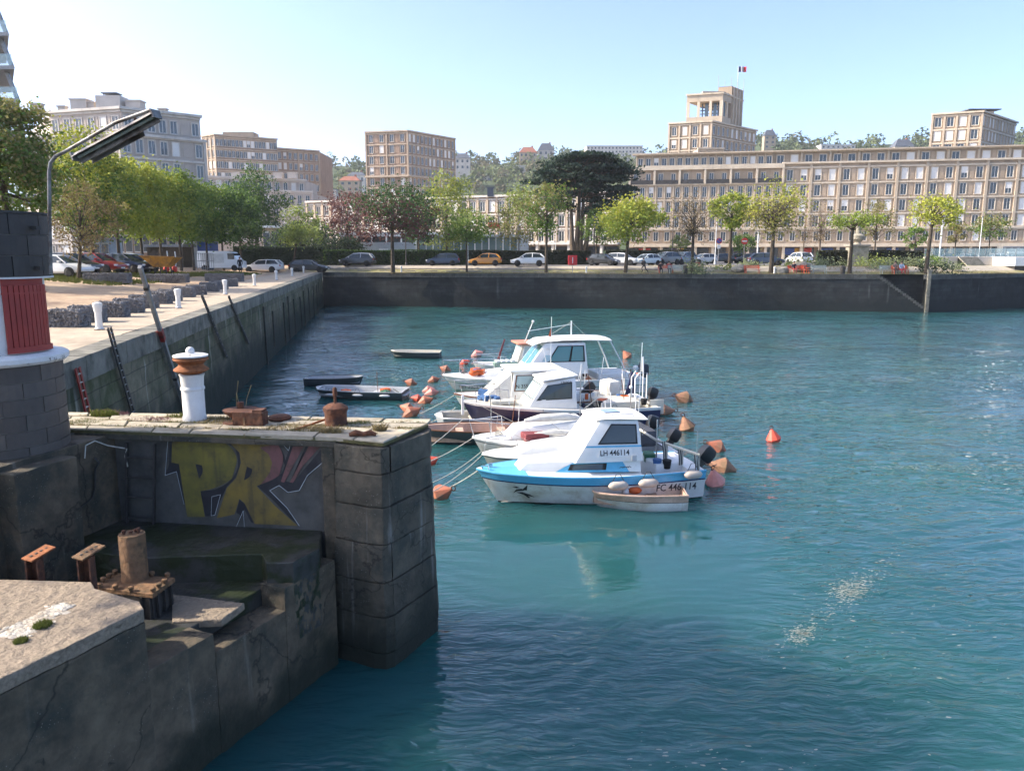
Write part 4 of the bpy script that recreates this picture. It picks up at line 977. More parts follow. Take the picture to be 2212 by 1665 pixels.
def boat(name, label, bowpx, bowz, yaw, group='boats moored side by side'):
    p = PZ(*bowpx, bowz); return thing(name, label, 'boat', (p.x, p.y, 0), yaw, group)
YAW = R(13)

# ---- the blue and white fishing boat in front
h = boat('fishing_boat', 'white and sky-blue cabin fishing boat marked LH 446114, nearest of the row', (1030, 1013), .90, YAW)
gg = hull(h, 5.75, 2.25, .90, .76, .55, [.04, .20, .235, .62], [M['boat_blue'], M['boat_blue'], M['boat_line'], M['hull_white'], M['hull_white'], M['antifoul'], M['antifoul']], tm=.58, fine=.62, cock=(.70, .965), draft=.3)
rub(h, gg, .0, 1, .028, M['boat_blue'], dz=.0); 
b = MB()
for i in range(6):
    p, q = gg(.02 + .03 * i), gg(.02 + .03 * (i + 1)); b.add([(p[0], -p[1] + .03, p[2] + .022), (q[0], -q[1] + .03, q[2] + .022), (q[0], 0, q[2] + .05), (p[0], 0, p[2] + .05), (q[0], q[1] - .03, q[2] + .022), (p[0], p[1] - .03, p[2] + .022)], [(0, 1, 2, 3), (3, 2, 4, 5)])
b.build('bow_deck', M['boat_blue'], h, **BL)
tr, f = cab(h, 'trunk_cabin', (.95, 4.02, .30, .92), (1.20, 4.02, .34, .80), .82, 1.17, M['gel_white'], .05, 1.08)
a, b_, c, d = f['near']
bl = MB(); n = (b_ - a).cross(d - a).normalized(); Pn = lambda u, v: a.lerp(b_, u).lerp(d.lerp(c, u), v) + n * .006
bl.add([Pn(.30, .03), Pn(.90, .03), Pn(.84, .80), Pn(.42, .86)], [(0, 1, 2, 3)]); bl.build('blue_panel', M['boat_blue'], tr, **BL)
pane(tr, f['near'], .43, .68, .22, .66, M['glass_dark'], frame=M['rubber'])
wh, f = cab(h, 'wheelhouse', (2.30, 4.06, .78, .93), (3.02, 3.98, .62, .72), 1.10, 2.10, M['gel_white'], .045, 2.14)
pane(wh, f['near'], .34, .90, .46, .88, M['glass_dark'], frame=M['rubber'], skew=(-.10, .0))
pane(wh, f['front'], .08, .46, .42, .88, M['glass_pale']); pane(wh, f['front'], .54, .92, .42, .88, M['glass_pale'])
pane(wh, f['far'], .10, .66, .46, .88, M['glass_dark'], frame=M['rubber']); pane(wh, f['back'], .15, .60, .1, .85, M['glass_dark'], frame=M['gel_white'])
a, b_, c, d = f['near']; n = (b_ - a).cross(d - a).normalized(); Pn = lambda u, v: a.lerp(b_, u).lerp(d.lerp(c, u), v) + n * .006
b = MB(); b.add([Pn(.02, .36), Pn(.99, .36), Pn(.99, .40), Pn(.03, .40)], [(0, 1, 2, 3)]); b.build('blue_stripe', M['boat_blue'], wh, **BL)
rf = MB(); rf.loft([[(x, -w, z), (x, -w * .6, z + .05), (x, 0, z + .07), (x, w * .6, z + .05), (x, w, z), (x, w * .9, z - .04), (x, -w * .9, z - .04)] for x, w, z in ((2.90, .60, 2.13), (3.1, .68, 2.165), (3.5, .74, 2.165), (3.95, .77, 2.14), (4.22, .76, 2.12))]); rfo = rf.build('roof', M['gel_white'], wh, smooth=40, **BL)
b = MB(); b.box((3.45, -.05, 2.245), (.42, .42, .012)); b.build('roof_hatch', mat('hatch_blue', (.28, .38, .52), None, 4, .4), wh, bevel=.01, **BL)
rail(h, [(3.2, -.62, 2.20), (3.22, -.62, 2.26), (3.85, -.66, 2.25), (3.87, -.66, 2.18)], .012)
rail(h, [(4.08, -.84, 1.95), (4.10, -.72, 1.72)], .012)
pl = Pn(.36, .16); b = MB(); q = [Pn(.30, .13), Pn(.83, .13), Pn(.83, .325), Pn(.30, .325)]; b.hexa(q, [p + n * .008 for p in q]); b.build('number_plate', M['gel_white'], wh, **BL)
ang = math.atan2((b_ - a).y, (b_ - a).x); lean = math.acos(max(-1, min(1, n.z)))
o = text(h, 'LH 446114', .195, Pn(.325, .165) + n * .012, M['text_black'], ang, rx=lean, sx=.86)
text(h, 'FC 446 114', .24, (4.32, -1.128, .36), M['text_black'], R(-1.5), rx=R(80), sx=.95, shear=.15)
# shark drawing at the bow, a scroll on the blue panel and a small hatch on the cabin side
def sketch(root, name, polys, o3, ux, uy, m):
    b = MB()
    for pl_ in polys: b.add([o3 + ux * x + uy * y for x, y in pl_], [tuple(range(len(pl_)))])
    return b.build(name, m, root, **BL)
tt = .15; pA, pB = gg(tt), gg(tt + .10)
def hs(t, z):                                        # a point on the near topsides of the hull
    hb, g = gg(t)[1], gg(t)[2]; k = (g - z) / g; wl = hb * lerp(.30, .88, min(1, t / .6)); xr = .55 * (1 - t) ** 2
    return Vector((5.75 * t + xr * k, -lerp(hb, wl, k ** 1.25) - .012, z))
def onhull(u, v): return hs(.10 + .085 * u, .18 + .42 * v)
b = MB()
for pl_ in ([(.0, .35), (.25, .62), (.55, .70), (.75, .62), (.55, .55), (.25, .50)], [(.55, .62), (.95, 1.0), (.80, .60)], [(.15, .42), (.5, .45), (.85, .30), (1.1, .10), (.8, .18), (.45, .30)], [(.60, .38), (.85, .05), (.72, .02), (.5, .3)], [(.1, .78), (.35, .85), (.5, .76), (.3, .72)]):
    b.add([onhull(*p) for p in pl_], [tuple(range(len(pl_)))])
b.build('shark_drawing', M['text_black'], h, **BL)

b = MB()
for k in range(5):
    x = 3.42 + k * .055; b.tube([(x, -.945, .97 + .015 * (k % 2)), (x + .04, -.942, .985 + .012 * ((k + 1) % 2)), (x + .09, -.940, .965 + .02 * (k % 2))], .008, 5)
b.build('scroll_emblem', M['text_black'], h, **BL)
b = MB(); b.box((3.80, -.945, 1.20), (.13, .02, .15)); b.build('side_locker', M['gel_grey'], h, bevel=.01, **BL)
fenderp(h, 3.30, -1.20, .60); fenderp(h, 4.08, -1.22, .62); fenderp(h, 5.30, -1.16, .74, .11, .40)
# cockpit: engine box, gallows rail with furled ropes, posts, outboard
b = MB(); b.box((4.95, 0, .62), (.75, 1.0, .5)); b.build('engine_box', M['gel_white'], h, bevel=.04, **BL)
b = MB(); b.box((5.45, -.2, .70), (.30, 1.2, .2)); b.build('stern_seat', M['gel_white'], h, bevel=.03, **BL)
rail(h, [(4.75, .98, .74), (4.72, .98, 1.45), (4.72, -.2, 1.42), (5.55, -.95, 1.18)], .035, M['gel_cream'], 'gallows')
rail(h, [(5.5, -.92, .72), (5.5, -.92, 1.78)], .016); rail(h, [(4.76, -.1, .7), (4.76, -.1, 1.95)], .022)
for px_, py_, pz_ in ((4.80, -.35, 1.38), (5.45, -.88, 1.12), (5.15, -.55, 1.25)):
    for k in range(4): rail(h, [(px_ + .03 * k, py_, pz_ + .05), (px_ + .03 * k + .02, py_ - .05, pz_ - .2), (px_ + .03 * k + .05, py_ - .02, pz_ - .42), (px_ + .03 * k + .07, py_ + .02, pz_)], .014, M['rope'] if k % 2 else M['cover_dark'], 'coiled_rope')
outboard(h, 5.92, -.35, .88, 1.0, .7)
rail(h, [(3.98, -.70, 2.15), (4.02, -.72, 4.05)], .010, M['gel_white'], 'antenna')
rail(h, [(.12, -.10, .93), (.14, -.12, 1.02), (.24, -.20, 1.02), (.26, -.22, .93)], .014)
b = MB(); b.box((.35, 0, .98), (.10, .06, .12)); b.build('bow_cleat', M['chrome'], h, bevel=.01, **BL)
for k, (t, w) in enumerate(((.08, .2), (.2, .5))): pass

# ---- white low boat just behind, with a covered cuddy
h2 = boat('cuddy_boat', 'low white boat with a smooth covered foredeck right behind the blue boat', (1042, 979), .62, YAW)
gg = hull(h2, 5.6, 2.0, .62, .56, .30, [.05, .10], [M['gel_white'], M['steel_grey'], M['gel_cream'], M['gel_cream'], M['antifoul']], cock=(.64, .96))
rub(h2, gg, 0, 1, .025, M['gel_white'])
cd, f = cab(h2, 'cuddy', (.75, 3.7, .35, .85), (1.5, 3.6, .40, .62), .58, 1.02, M['gel_white'], .09, .86)
b = MB(); b.box((4.4, 0, .95), (1.2, 1.5, .5)); b.build('cockpit_cover', M['cover_dark'], h2, bevel=.12, **BL)
rail(h2, [(.05, 0, .62), (.1, 0, 1.05), (.9, -.45, 1.05), (.95, -.5, .62)], .012); rail(h2, [(.1, 0, 1.05), (.9, .45, 1.05), (.95, .5, .62)], .012)
rail(h2, [(1.5, -.6, .9), (.4, -.1, 1.4)], .006, M['rope'], 'forestay'); rail(h2, [(2.6, -.7, .9), (1.9, -.4, 1.5)], .006, M['rope'], 'stay')
outboard(h2, 5.75, 0, .7, .9, .6)
# ---- white cuddy boat with a red-brown cockpit cover
h3 = boat('cuddy_boat', 'white boat with LH lettering, rolled canvas and a dark red cover', (1021, 943), .84, YAW)
gg = hull(h3, 5.6, 2.1, .84, .66, .45, [.10, .14], [M['gel_white'], M['steel_grey'], M['hull_white'], M['hull_white'], M['antifoul']], cock=(.62, .96))
rub(h3, gg, 0, 1, .03, M['gel_white'])
tr, f = cab(h3, 'trunk_cabin', (.95, 3.5, .4, .85), (1.3, 3.4, .42, .68), .78, 1.28, M['gel_white'], .08, 1.12)
pane(tr, f['near'], .2, .34, .3, .65, M['glass_pale'])
MB().tube([(1.5, -.35, 1.32), (2.0, -.4, 1.40), (2.8, -.42, 1.40), (3.2, -.42, 1.33)], [.05, .12, .12, .05], 10).build('rolled_canvas', M['canvas'], h3, smooth=60, **BL)
MB().tube([(1.7, -.75, 1.0), (2.3, -.82, 1.05), (3.0, -.85, 1.0)], [.04, .09, .04], 8).build('rolled_canvas', M['canvas'], h3, smooth=60, **BL)
b = MB(); b.box((1.75, -.62, .92), (.75, .5, .22), .1); b.build('hatch_cover', M['cover_red'], h3, bevel=.05, **BL)
b = MB(); b.box((4.3, 0, .9), (1.2, 1.5, .45)); b.build('cockpit_cover', M['cover_dark'], h3, bevel=.12, **BL)
text(h3, 'LH', .22, (.72, -.50, .48), M['text_black'], R(-28), rx=R(76)); 
rail(h3, [(.04, 0, .84), (-.1, 0, 1.35), (1.0, -.6, 1.3), (1.05, -.62, .8)], .016); rail(h3, [(-.1, 0, 1.35), (1.0, .6, 1.3), (1.05, .62, .8)], .016); rail(h3, [(.5, -.3, .82), (.45, -.3, 1.32)], .014)
rail(h3, [(1.6, -.7, 1.1), (.0, 0, 1.9)], .007, M['rope'], 'forestay')
outboard(h3, 5.75, .2, .8, .9, .3)
# ---- navy boat with a white wheelhouse
h4 = boat('wheelhouse_boat', 'navy-hulled boat with a white wheelhouse and a white stern ladder', (998, 866), 1.14, YAW)
gg = hull(h4, 7.0, 2.4, 1.14, .78, .60, [.07, .11], [M['gel_white'], M['boat_navy'], M['boat_navy'], M['boat_navy'], M['antifoul']], cock=(.60, .97), deckm=M['gel_cream'])
rub(h4, gg, 0, 1, .03, M['gel_white'], dz=.01)
wh, f = cab(h4, 'wheelhouse', (2.15, 3.95, .72, .86), (2.75, 3.90, .62, .74), .85, 1.95, M['gel_white'], .05, 1.78)
pane(wh, f['near'], .22, .86, .36, .84, M['glass_dark'], frame=M['rubber'], skew=(-.10, 0)); pane(wh, f['front'], .08, .92, .40, .9, M['glass_pale'], frame=M['rubber']); pane(wh, f['back'], .2, .8, .2, .85, M['glass_dark'])
b = MB(); b.box((3.35, 0, 1.93), (1.3, 1.5, .06), 0, 0, -.12); b.build('roof', M['gel_white'], wh, bevel=.025, **BL)
text(h4, 'UNICA', .13, (3.35, -.795, 1.74), M['text_black'], R(2), rx=R(84), name='boat_name')
for s in (-1, 1): rail(h4, [(.05, 0, 1.14), (-.05, .02 * s, 1.70), (1.5, .72 * s, 1.58), (1.52, .75 * s, 1.0)], .016)
for x in (.45, .9, 1.25): rail(h4, [(x, -.28 - .3 * x, 1.05), (x - .05, -.28 - .3 * x, 1.62)], .012)
b = MB(); b.box((.02, -.03, 1.0), (.10, .10, .7)); b.build('stem_roller', M['gel_white'], h4, bevel=.03, **BL)
b = MB(); b.box((1.4, -.2, 1.10), (.9, .5, .12)); b.build('fore_hatch', M['gel_cream'], h4, bevel=.03, **BL)
b = MB(); b.box((5.6, -.1, .88), (1.5, 1.3, .24)); b.build('engine_box', M['gel_cream'], h4, bevel=.04, **BL)
for y in (-.30, .05): rail(h4, [(6.3, y, .8), (6.3, y, 1.75), (6.45, y, 1.95), (6.75, y, 1.95), (6.75, y, .8)], .025, M['gel_white'], 'stern_ladder')
rail(h4, [(6.6, -.30, 1.95), (6.65, -.12, 2.5), (6.7, .05, 1.95)], .025, M['gel_white'], 'stern_ladder')
rail(h4, [(5.9, -.9, .8), (5.9, -.9, 1.5)], .02); b = MB(); b.ball((5.9, -.9, 1.55), .07); b.build('stern_light', M['gel_white'], h4, smooth=60, **BL)
rail(h4, [(4.1, -.95, .82), (4.6, -1.0, 1.2), (4.7, -1.0, .82)], .02, M['gel_cream']); fenderp(h4, 5.2, -1.2, .72, .1, .4, M['gel_white'])
b = MB(); b.box((7.05, -.55, .72), (.55, .06, .55)); b.build('rudder_board', M['gel_cream'], h4, bevel=.08, **BL)
outboard(h4, 7.15, .2, .95, .9, .3)
# ---- white boat with a wooden-framed wheelhouse
h5 = boat('wheelhouse_boat', 'white boat with green trim and a brown-framed wheelhouse', (981, 850), 1.12, YAW)
gg = hull(h5, 7.2, 2.4, 1.12, .78, .60, [.08, .13, .40], [M['gel_white'], M['boat_green'], M['hull_white'], M['boat_green'], M['antifoul']], cock=(.52, .97))
rub(h5, gg, 0, 1, .03, M['wood'], dz=-.0)
wh, f = cab(h5, 'wheelhouse', (1.95, 3.70, .74, .88), (2.12, 3.75, .68, .80), .88, 1.95, M['gel_white'], .03)
pane(wh, f['near'], .08, .52, .36, .86, M['glass_pale'], frame=M['wood']); pane(wh, f['near'], .60, .92, .36, .86, M['glass_pale'], frame=M['wood']); pane(wh, f['front'], .06, .94, .36, .88, M['glass_pale'], frame=M['steel_grey'])
b = MB(); b.box((2.95, 0, 2.0), (2.05, 1.75, .07)); b.build('roof', M['gel_white'], wh, bevel=.025, **BL)
for x in (2.3, 3.1): rail(h5, [(x, -.7, 2.02), (x, -.7, 2.16), (x + .4, -.7, 2.16), (x + .4, -.7, 2.02)], .012)
b = MB(); b.hexa([Vector(p) for p in ((1.0, -.55, 1.02), (2.0, -.72, 1.0), (2.0, .72, 1.0), (1.0, .55, 1.02))], [Vector(p) for p in ((1.85, -.2, 1.85), (2.05, -.6, 1.9), (2.05, .6, 1.9), (1.85, .2, 1.85))]); b.build('spray_hood', M['canvas'], h5, bevel=.03, **BL)
text(h5, 'N 355', .19, (2.12, -.90, 1.38), M['text_black'], R(4.5), rx=R(87)); text(h5, 'SOL', .17, (.42, -.32, .72), M['text_black'], R(-32), rx=R(74), name='boat_name')
for s in (-1, 1): rail(h5, [(.05, 0, 1.12), (.0, .02 * s, 1.62), (1.4, .7 * s, 1.52), (1.45, .72 * s, .95)], .014)
b = MB(); b.box((4.6, 0, .80), (1.3, 1.3, .5)); b.build('engine_box', M['gel_white'], h5, bevel=.05, **BL)
rail(h5, [(3.8, -.95, .8), (3.85, -.95, 1.28), (5.2, -1.0, 1.22), (5.25, -1.0, .8)], .014); rail(h5, [(5.6, -1.0, .8), (5.6, -1.0, 1.65), (6.3, -.9, 1.65), (6.3, -.9, .8)], .018, M['gel_cream'])
outboard(h5, 4.9, -.55, 1.15, .95, .9); b = MB(); b.box((6.0, -.2, 1.15), (.55, .8, .6), .2); b.build('canvas_bag', M['canvas'], h5, bevel=.14, **BL)
b = MB(); b.hexa([Vector(p) for p in ((6.6, -.3, .85), (7.0, -.3, .85), (7.0, -.2, .85), (6.6, -.2, .85))], [Vector(p) for p in ((6.85, -.28, 1.75), (6.9, -.28, 1.75), (6.9, -.22, 1.75), (6.85, -.22, 1.75))]); b.build('furled_flag', M['boat_navy'], h5, **BL)
# ---- the large white motor boat
h6 = boat('motor_boat', 'large white motor boat LH 355676 with a long overhanging hard top', (957, 809), 1.20, YAW)
gg = hull(h6, 8.6, 2.8, 1.20, .92, .80, [.06, .26, .30, .62], [M['gel_white'], M['gel_white'], M['boat_green'], M['hull_white'], M['boat_green'], M['antifoul'], M['antifoul']], cock=(.66, .97))
rub(h6, gg, 0, 1, .035, M['gel_white'])
tr, f = cab(h6, 'trunk_cabin', (1.3, 4.9, .45, 1.05), (1.9, 4.8, .5, .90), 1.02, 1.50, M['gel_white'], .10, 1.30)
wh, f = cab(h6, 'wheelhouse', (3.25, 6.05, .85, 1.08), (4.25, 5.95, .75, .92), 1.18, 2.50, M['gel_white'], .05)
pane(wh, f['near'], .36, .66, .42, .88, M['glass_teal'], frame=M['rubber'], skew=(-.06, 0)); pane(wh, f['near'], .70, .93, .42, .88, M['glass_teal'], frame=M['rubber']); pane(wh, f['near'], .17, .30, .42, .62, M['glass_pale'])
pane(wh, f['front'], .06, .48, .30, .9, M['glass_teal'], frame=M['gel_white']); pane(wh, f['front'], .52, .94, .30, .9, M['glass_teal'], frame=M['gel_white']); pane(wh, f['back'], .1, .9, .1, .88, M['glass_teal'])
rf = MB(); rf.loft([[(x, -w, z), (x, -w * .6, z + .06), (x, 0, z + .08), (x, w * .6, z + .06), (x, w, z), (x, w * .9, z - .05), (x, -w * .9, z - .05)] for x, w, z in ((3.75, .62, 2.42), (4.1, .82, 2.56), (5.0, .95, 2.62), (6.2, 1.0, 2.62), (7.0, .98, 2.58), (7.15, .9, 2.55))]); rf.build('hard_top', M['gel_white'], wh, smooth=40, **BL)
for s in (-1, 1):
    rail(h6, [(7.05, .9 * s, 2.55), (7.55, 1.05 * s, 1.6), (7.8, 1.12 * s, .95)], .03, M['gel_white'], 'top_strut')
    rail(h6, [(.05, 0, 1.20), (.0, .02 * s, 1.80), (1.6, .75 * s, 1.72), (3.0, 1.05 * s, 1.6), (3.05, 1.1 * s, 1.05)], .016)
    for x in (.8, 1.6, 2.4): rail(h6, [(x, (.35 + .28 * x) * s, 1.1), (x, (.33 + .28 * x) * s, 1.74)], .012)
rail(h6, [(5.6, 0, 2.68), (5.6, 0, 3.35)], .03, M['gel_white'], 'mast'); rail(h6, [(5.6, 0, 3.2), (3.6, -.3, 2.98)], .014, M['gel_white'], 'antenna'); rail(h6, [(5.6, 0, 3.3), (4.4, 0, 2.62)], .006, M['rope'], 'stay'); rail(h6, [(5.6, 0, 3.3), (6.3, 0, 2.66)], .006, M['rope'], 'stay')
b = MB(); b.box((2.65, -.15, 1.60), (1.0, .5, .16), -.05); b.build('life_raft', M['boat_green'], h6, bevel=.02, **BL)
for k in range(4): b = MB(); b.box((2.3 + k * .22, -.15, 1.72), (.14, .4, .08)); b.build('raft_strap', M['gel_white'], h6, bevel=.01, **BL)
b = MB(); b.ball((1.25, -.35, 1.28), .16, 10, 6, 0, (1.4, 1, .8)); b.build('orange_float', M['orange'], h6, smooth=60, **BL)
text(h6, 'LH 355676', .24, (.62, -.42, .68), M['text_black'], R(-24), rx=R(74))
rail(h6, [(6.4, -1.2, .95), (6.45, -1.2, 1.4), (8.3, -1.15, 1.35), (8.35, -1.15, .95)], .018)
b = MB(); b.box((7.3, 0, .98), (1.4, 1.6, .3)); b.build('stern_bench', M['gel_white'], h6, bevel=.06, **BL)
MB().lathe([(.02, -.12), (.11, -.08), (.11, .08), (.02, .12)], (8.2, -1.0, 1.35), 10).build('white_float', M['gel_white'], h6, smooth=50, **BL)
rail(h6, [(8.15, -.6, 1.0), (8.15, -.6, 1.25), (8.5, -.3, 1.2)], .03, M['wood'], 'tiller')
outboard(h6, 8.8, -.35, .95, 1.15, .0, M['cover_dark'])
# ---- small boat with a reddish roof beyond
h8 = boat('cabin_boat', 'small white boat with a salmon-red wheelhouse roof beyond the large one', (1022, 783), .95, YAW)
gg = hull(h8, 5.6, 2.1, .95, .70, .5, [.08], [M['gel_white'], M['hull_white'], M['hull_white'], M['antifoul']], cock=(.62, .96))
wh, f = cab(h8, 'wheelhouse', (2.0, 3.4, .62, .8), (2.35, 3.35, .58, .7), .80, 1.85, M['gel_cream'], .03)
pane(wh, f['near'], .15, .85, .40, .88, M['glass_pale'], frame=M['gel_white']); pane(wh, f['front'], .08, .92, .40, .9, M['glass_pale'], frame=M['gel_white'])
b = MB(); b.box((2.85, 0, 1.88), (1.55, 1.6, .08)); b.build('roof', mat('salmon', (.62, .24, .15), (.52, .19, .12), 3, .5), wh, bevel=.03, **BL)
for s in (-1, 1): rail(h8, [(.05, 0, .95), (.0, .02 * s, 1.35), (1.5, .7 * s, 1.28), (1.55, .72 * s, .82)], .014)
rail(h8, [(2.6, 0, 1.9), (3.0, 0, 2.85)], .02, M['gel_white'], 'mast'); b = MB(); b.ball((3.02, 0, 2.9), .07); b.build('mast_light', M['gel_white'], h8, smooth=60, **BL)
fl_ = MB(); fl_.hexa([Vector(p) for p in ((1.18, 0, 1.0), (1.30, 0, 1.0), (1.30, .04, 1.0), (1.18, .04, 1.0))], [Vector(p) for p in ((1.55, 0, 2.05), (1.62, 0, 2.05), (1.62, .03, 2.05), (1.55, .03, 2.05))]); fl_.build('furled_flag', M['cover_red'], h8, **BL)

# ---- tenders and rowing boats
def dinghy(name, label, bowpx, bowz, yaw, Lh, B, mo, mi_, gr, trim=None, seats=2, extra=None):
    r_ = boat(name, label, bowpx, bowz, yaw, 'small open boats')
    g_ = hull(r_, Lh, B, bowz, bowz * .85, .18, [.06], [mo, mo, mo, M['antifoul'] if mo is not M['dark_hull'] else mo], cock=(.06, .985), deckm=mi_, stern_w=.88, fine=gr, floor=.12)
    rub(r_, g_, 0, 1, .028, trim or mi_, 'gunwale', .01)
    for k in range(seats):
        p = g_(.32 + .34 * k); MB().box((p[0], 0, p[2] - .14), (.26, (p[1] - .14) * 2, .03)).build('thwart', mi_, r_, **BL)
    return r_, g_
d1 = boat('tender', 'beige and white tender tied alongside the blue and white boat', (1270, 1054), .44, R(-1), 'small open boats')
g_ = hull(d1, 2.4, 1.2, .44, .40, .22, [.15, .165], [M['beige'], M['rubber'], M['hull_white'], M['hull_white'], M['antifoul']], cock=(.05, .985), deckm=M['beige'], stern_w=.86, fine=.30, floor=.12)
rub(d1, g_, 0, 1, .03, M['beige'], 'gunwale', .01)
for k in range(2): p = g_(.3 + .36 * k); MB().box((p[0], 0, p[2] - .13), (.26, (p[1] - .14) * 2, .03)).build('thwart', M['beige'], d1, **BL)
b = MB(); b.ball((1.15, -.1, .42), .13, 8, 6, 0, (1.4, 1, .7)); b.build('orange_bundle', M['orange'], d1, smooth=60, **BL); b = MB(); b.ball((.92, -.15, .40), .09, 8, 6); b.build('white_jug', M['gel_white'], d1, smooth=60, **BL)
dinghy('rowing_boat', 'dark green rowing boat floating far out by itself', (845, 757), .42, R(-2), 3.0, 1.25, M['dark_hull'], M['gel_cream'], .35)
dinghy('rowing_boat', 'small olive rowing boat next to the grey punt', (785, 813), .40, R(180), 2.75, 1.2, M['dark_hull'], M['gel_grey'], .35, M['dark_hull'])
d4, g_ = dinghy('flat_punt', 'grey flat-sided punt with fenders hung along its side', (684, 836), .42, R(-7), 4.0, 1.5, M['dark_hull'], M['gel_grey'], .16, M['gel_grey'], 3)
for x in (.9, 2.1, 3.3): fenderp(d4, x, -.80, .24, .06, .36, M['gel_grey'])
d5, g_ = dinghy('open_boat', 'dark open boat with a brown gunwale half hidden by the pier', (905, 922), .55, R(6), 4.2, 1.6, M['dark_hull'], M['beige'], .4, M['wood'], 2)
d6, g_ = dinghy('open_boat', 'grey blunt-bowed boat beyond the brown-edged one', (940, 896), .60, R(8), 4.2, 1.6, M['gel_grey'], M['gel_cream'], .14, M['gel_white'], 2)

# ---------------------------------------------------------------- mooring buoys
M['buoy'] = mat('buoy', (.50, .165, .09), (.38, .12, .07), 4, .6, .2, 10, c3=(.22, .13, .08), sc3=2.2, th3=.55, vary=.18)
M['buoy_pink'] = mat('buoy_pink', (.66, .27, .22), (.55, .20, .17), 4, .6, .2, 10, c3=(.46, .28, .22), sc3=2, th3=.6)
M['buoy_red'] = mat('buoy_red', (.62, .09, .05), (.52, .07, .04), 4, .5, .1, 10)
M['buoy_brown'] = mat('buoy_brown', (.34, .17, .10), (.24, .12, .07), 4, .7, .3, 10, c3=(.16, .10, .05), sc3=2, th3=.55)
bm_ = MB(); bm_.lathe([(.02, -.40), (.05, -.39), (.30, -.02), (.31, .02), (.26, .10), (.06, .40), (.03, .44)], (0, 0, 0), 9)
BUOY = {k: bm_.mesh('buoy_' + k, M[k], 25) for k in ('buoy', 'buoy_pink', 'buoy_red', 'buoy_brown')}
rg_ = MB(); rg_.tube([(.07 * math.cos(t * .698), 0, .50 + .07 * math.sin(t * .698)) for t in range(10)], .018, 6); RING = rg_.mesh('ring', M['rust'], 60)
def buoy(px, py, kind, s, tilt, az, label):
    p = PZ(px, py, .02); o = link('mooring_buoy', BUOY[kind]); tag(o, label, 'buoy', 'mooring buoys')
    s *= .86; o.location = (p.x, p.y, .10 * s); o.rotation_euler = (0, R(tilt), R(az)); o.scale = (s,) * 3
    link('ring', RING, o); return o
bl_ = 'orange mooring buoy '
for a in [(952, 1072, 'buoy', 1.0, 62, -25, bl_ + 'floating just off the pier corner'),
          (888, 829, 'buoy', .85, -75, 10, bl_ + 'farthest from the boats in the cluster'), (936, 824, 'buoy', .85, 75, 10, bl_ + 'close to the big motor boat bow'),
          (925, 845, 'buoy_pink', .8, 78, 0, 'faded pink mooring buoy behind another pink one'), (932, 852, 'buoy_pink', .9, 80, 12, 'faded pink mooring buoy touching the red one'),
          (902, 864, 'buoy_red', .8, -76, 5, 'red mooring buoy in the middle of the cluster'), (918, 870, 'buoy', .95, 72, 5, 'dark red-orange mooring buoy in front of the red one'),
          (882, 886, 'buoy', .95, -72, -5, bl_ + 'second nearest the pier in the cluster'), (888, 897, 'buoy', 1.1, 65, 15, bl_ + 'nearest the pier deck in the cluster'),
          (963, 800, 'buoy', .9, -70, 0, bl_ + 'just above the motor boat bow'), (1003, 786, 'buoy_red', .9, 70, 0, 'red mooring buoy beside the bow rail'), (1030, 768, 'buoy_pink', 1.1, 70, 0, 'pale pink mooring buoy beyond the boats'),
          (1355, 773, 'buoy', 1.15, -35, 0, bl_ + 'alone beyond the hard top'), (1385, 812, 'buoy_red', 1.0, 80, 0, 'red mooring buoy astern of the large boat'),
          (1478, 866, 'buoy_brown', 1.3, -70, 20, 'big tan mooring buoy hung with weedy ropes'), (1484, 928, 'buoy_brown', 1.15, -20, 0, 'brown upright mooring buoy with a pointed top'),
          (1548, 972, 'buoy', 1.1, -62, 15, bl_ + 'behind the grey-brown one'), (1562, 1015, 'buoy_brown', 1.15, -75, 0, 'dull brown mooring buoy above the pink one'), (1545, 1046, 'buoy_pink', 1.05, -20, 40, 'salmon pink mooring buoy at the stern of the blue boat'),
          (1671, 952, 'buoy_red', .95, -14, 0, 'bright red mooring buoy alone on open water'), (1398, 885, 'buoy_brown', 1.2, 70, 0, 'tan mooring buoy behind the antenna'), (1432, 893, 'buoy_brown', 1.2, 85, 0, 'tan mooring buoy beside the stern ladder'),
          (930, 1000, 'buoy_red', .7, 60, 0, 'small red buoy half hidden by the pier edge')]: buoy(*a)
# ---------------------------------------------------------------- mooring ropes
def rope(a, b_, sag, label, m='rope', r_=.014, n=14):
    a, b_ = Vector(a), Vector(b_); pts = []
    for i in range(n + 1):
        t = i / n; p = a.lerp(b_, t); p.z = max(.012, p.z - sag * 4 * t * (1 - t)); pts.append(p)
    return tag(MB().tube(pts, r_, 5).build('mooring_rope', M[m], smooth=60), label, 'rope', 'mooring ropes')
def bowof(px, z): return PZ(px[0], px[1], z)
rope(bowof((1032, 1016), .86), PZ(972, 1052, .30), .02, 'taut rope from the blue boat to the buoy by the pier')
rope(PZ(1042, 982, .55), PZ(905, 1075, .5), .12, 'sagging pale rope from the low white boat towards the pier')
rope(PZ(1040, 975, .5), PZ(915, 1050, .3), .10, 'thin rope under the bow of the low white boat')
rope(PZ(1021, 946, .8), PZ(915, 1002, .3), .05, 'pale rope from the LH boat to the small red buoy')
rope(PZ(1000, 905, .9), PZ(900, 985, .5), .05, 'pale rope from the navy boat down past the pier')
rope(PZ(982, 853, 1.05), PZ(908, 893, .3), .03, 'white rope from the green-trimmed boat to the nearest cluster buoy')
rope(PZ(984, 880, .7), PZ(930, 912, .3), .05, 'thin slack rope beside the green-trimmed boat')
rope(PZ(850, 840, .35), PZ(893, 862, .12), .03, 'dark chain from the grey punt to the red buoy', 'rope_dark', .02)
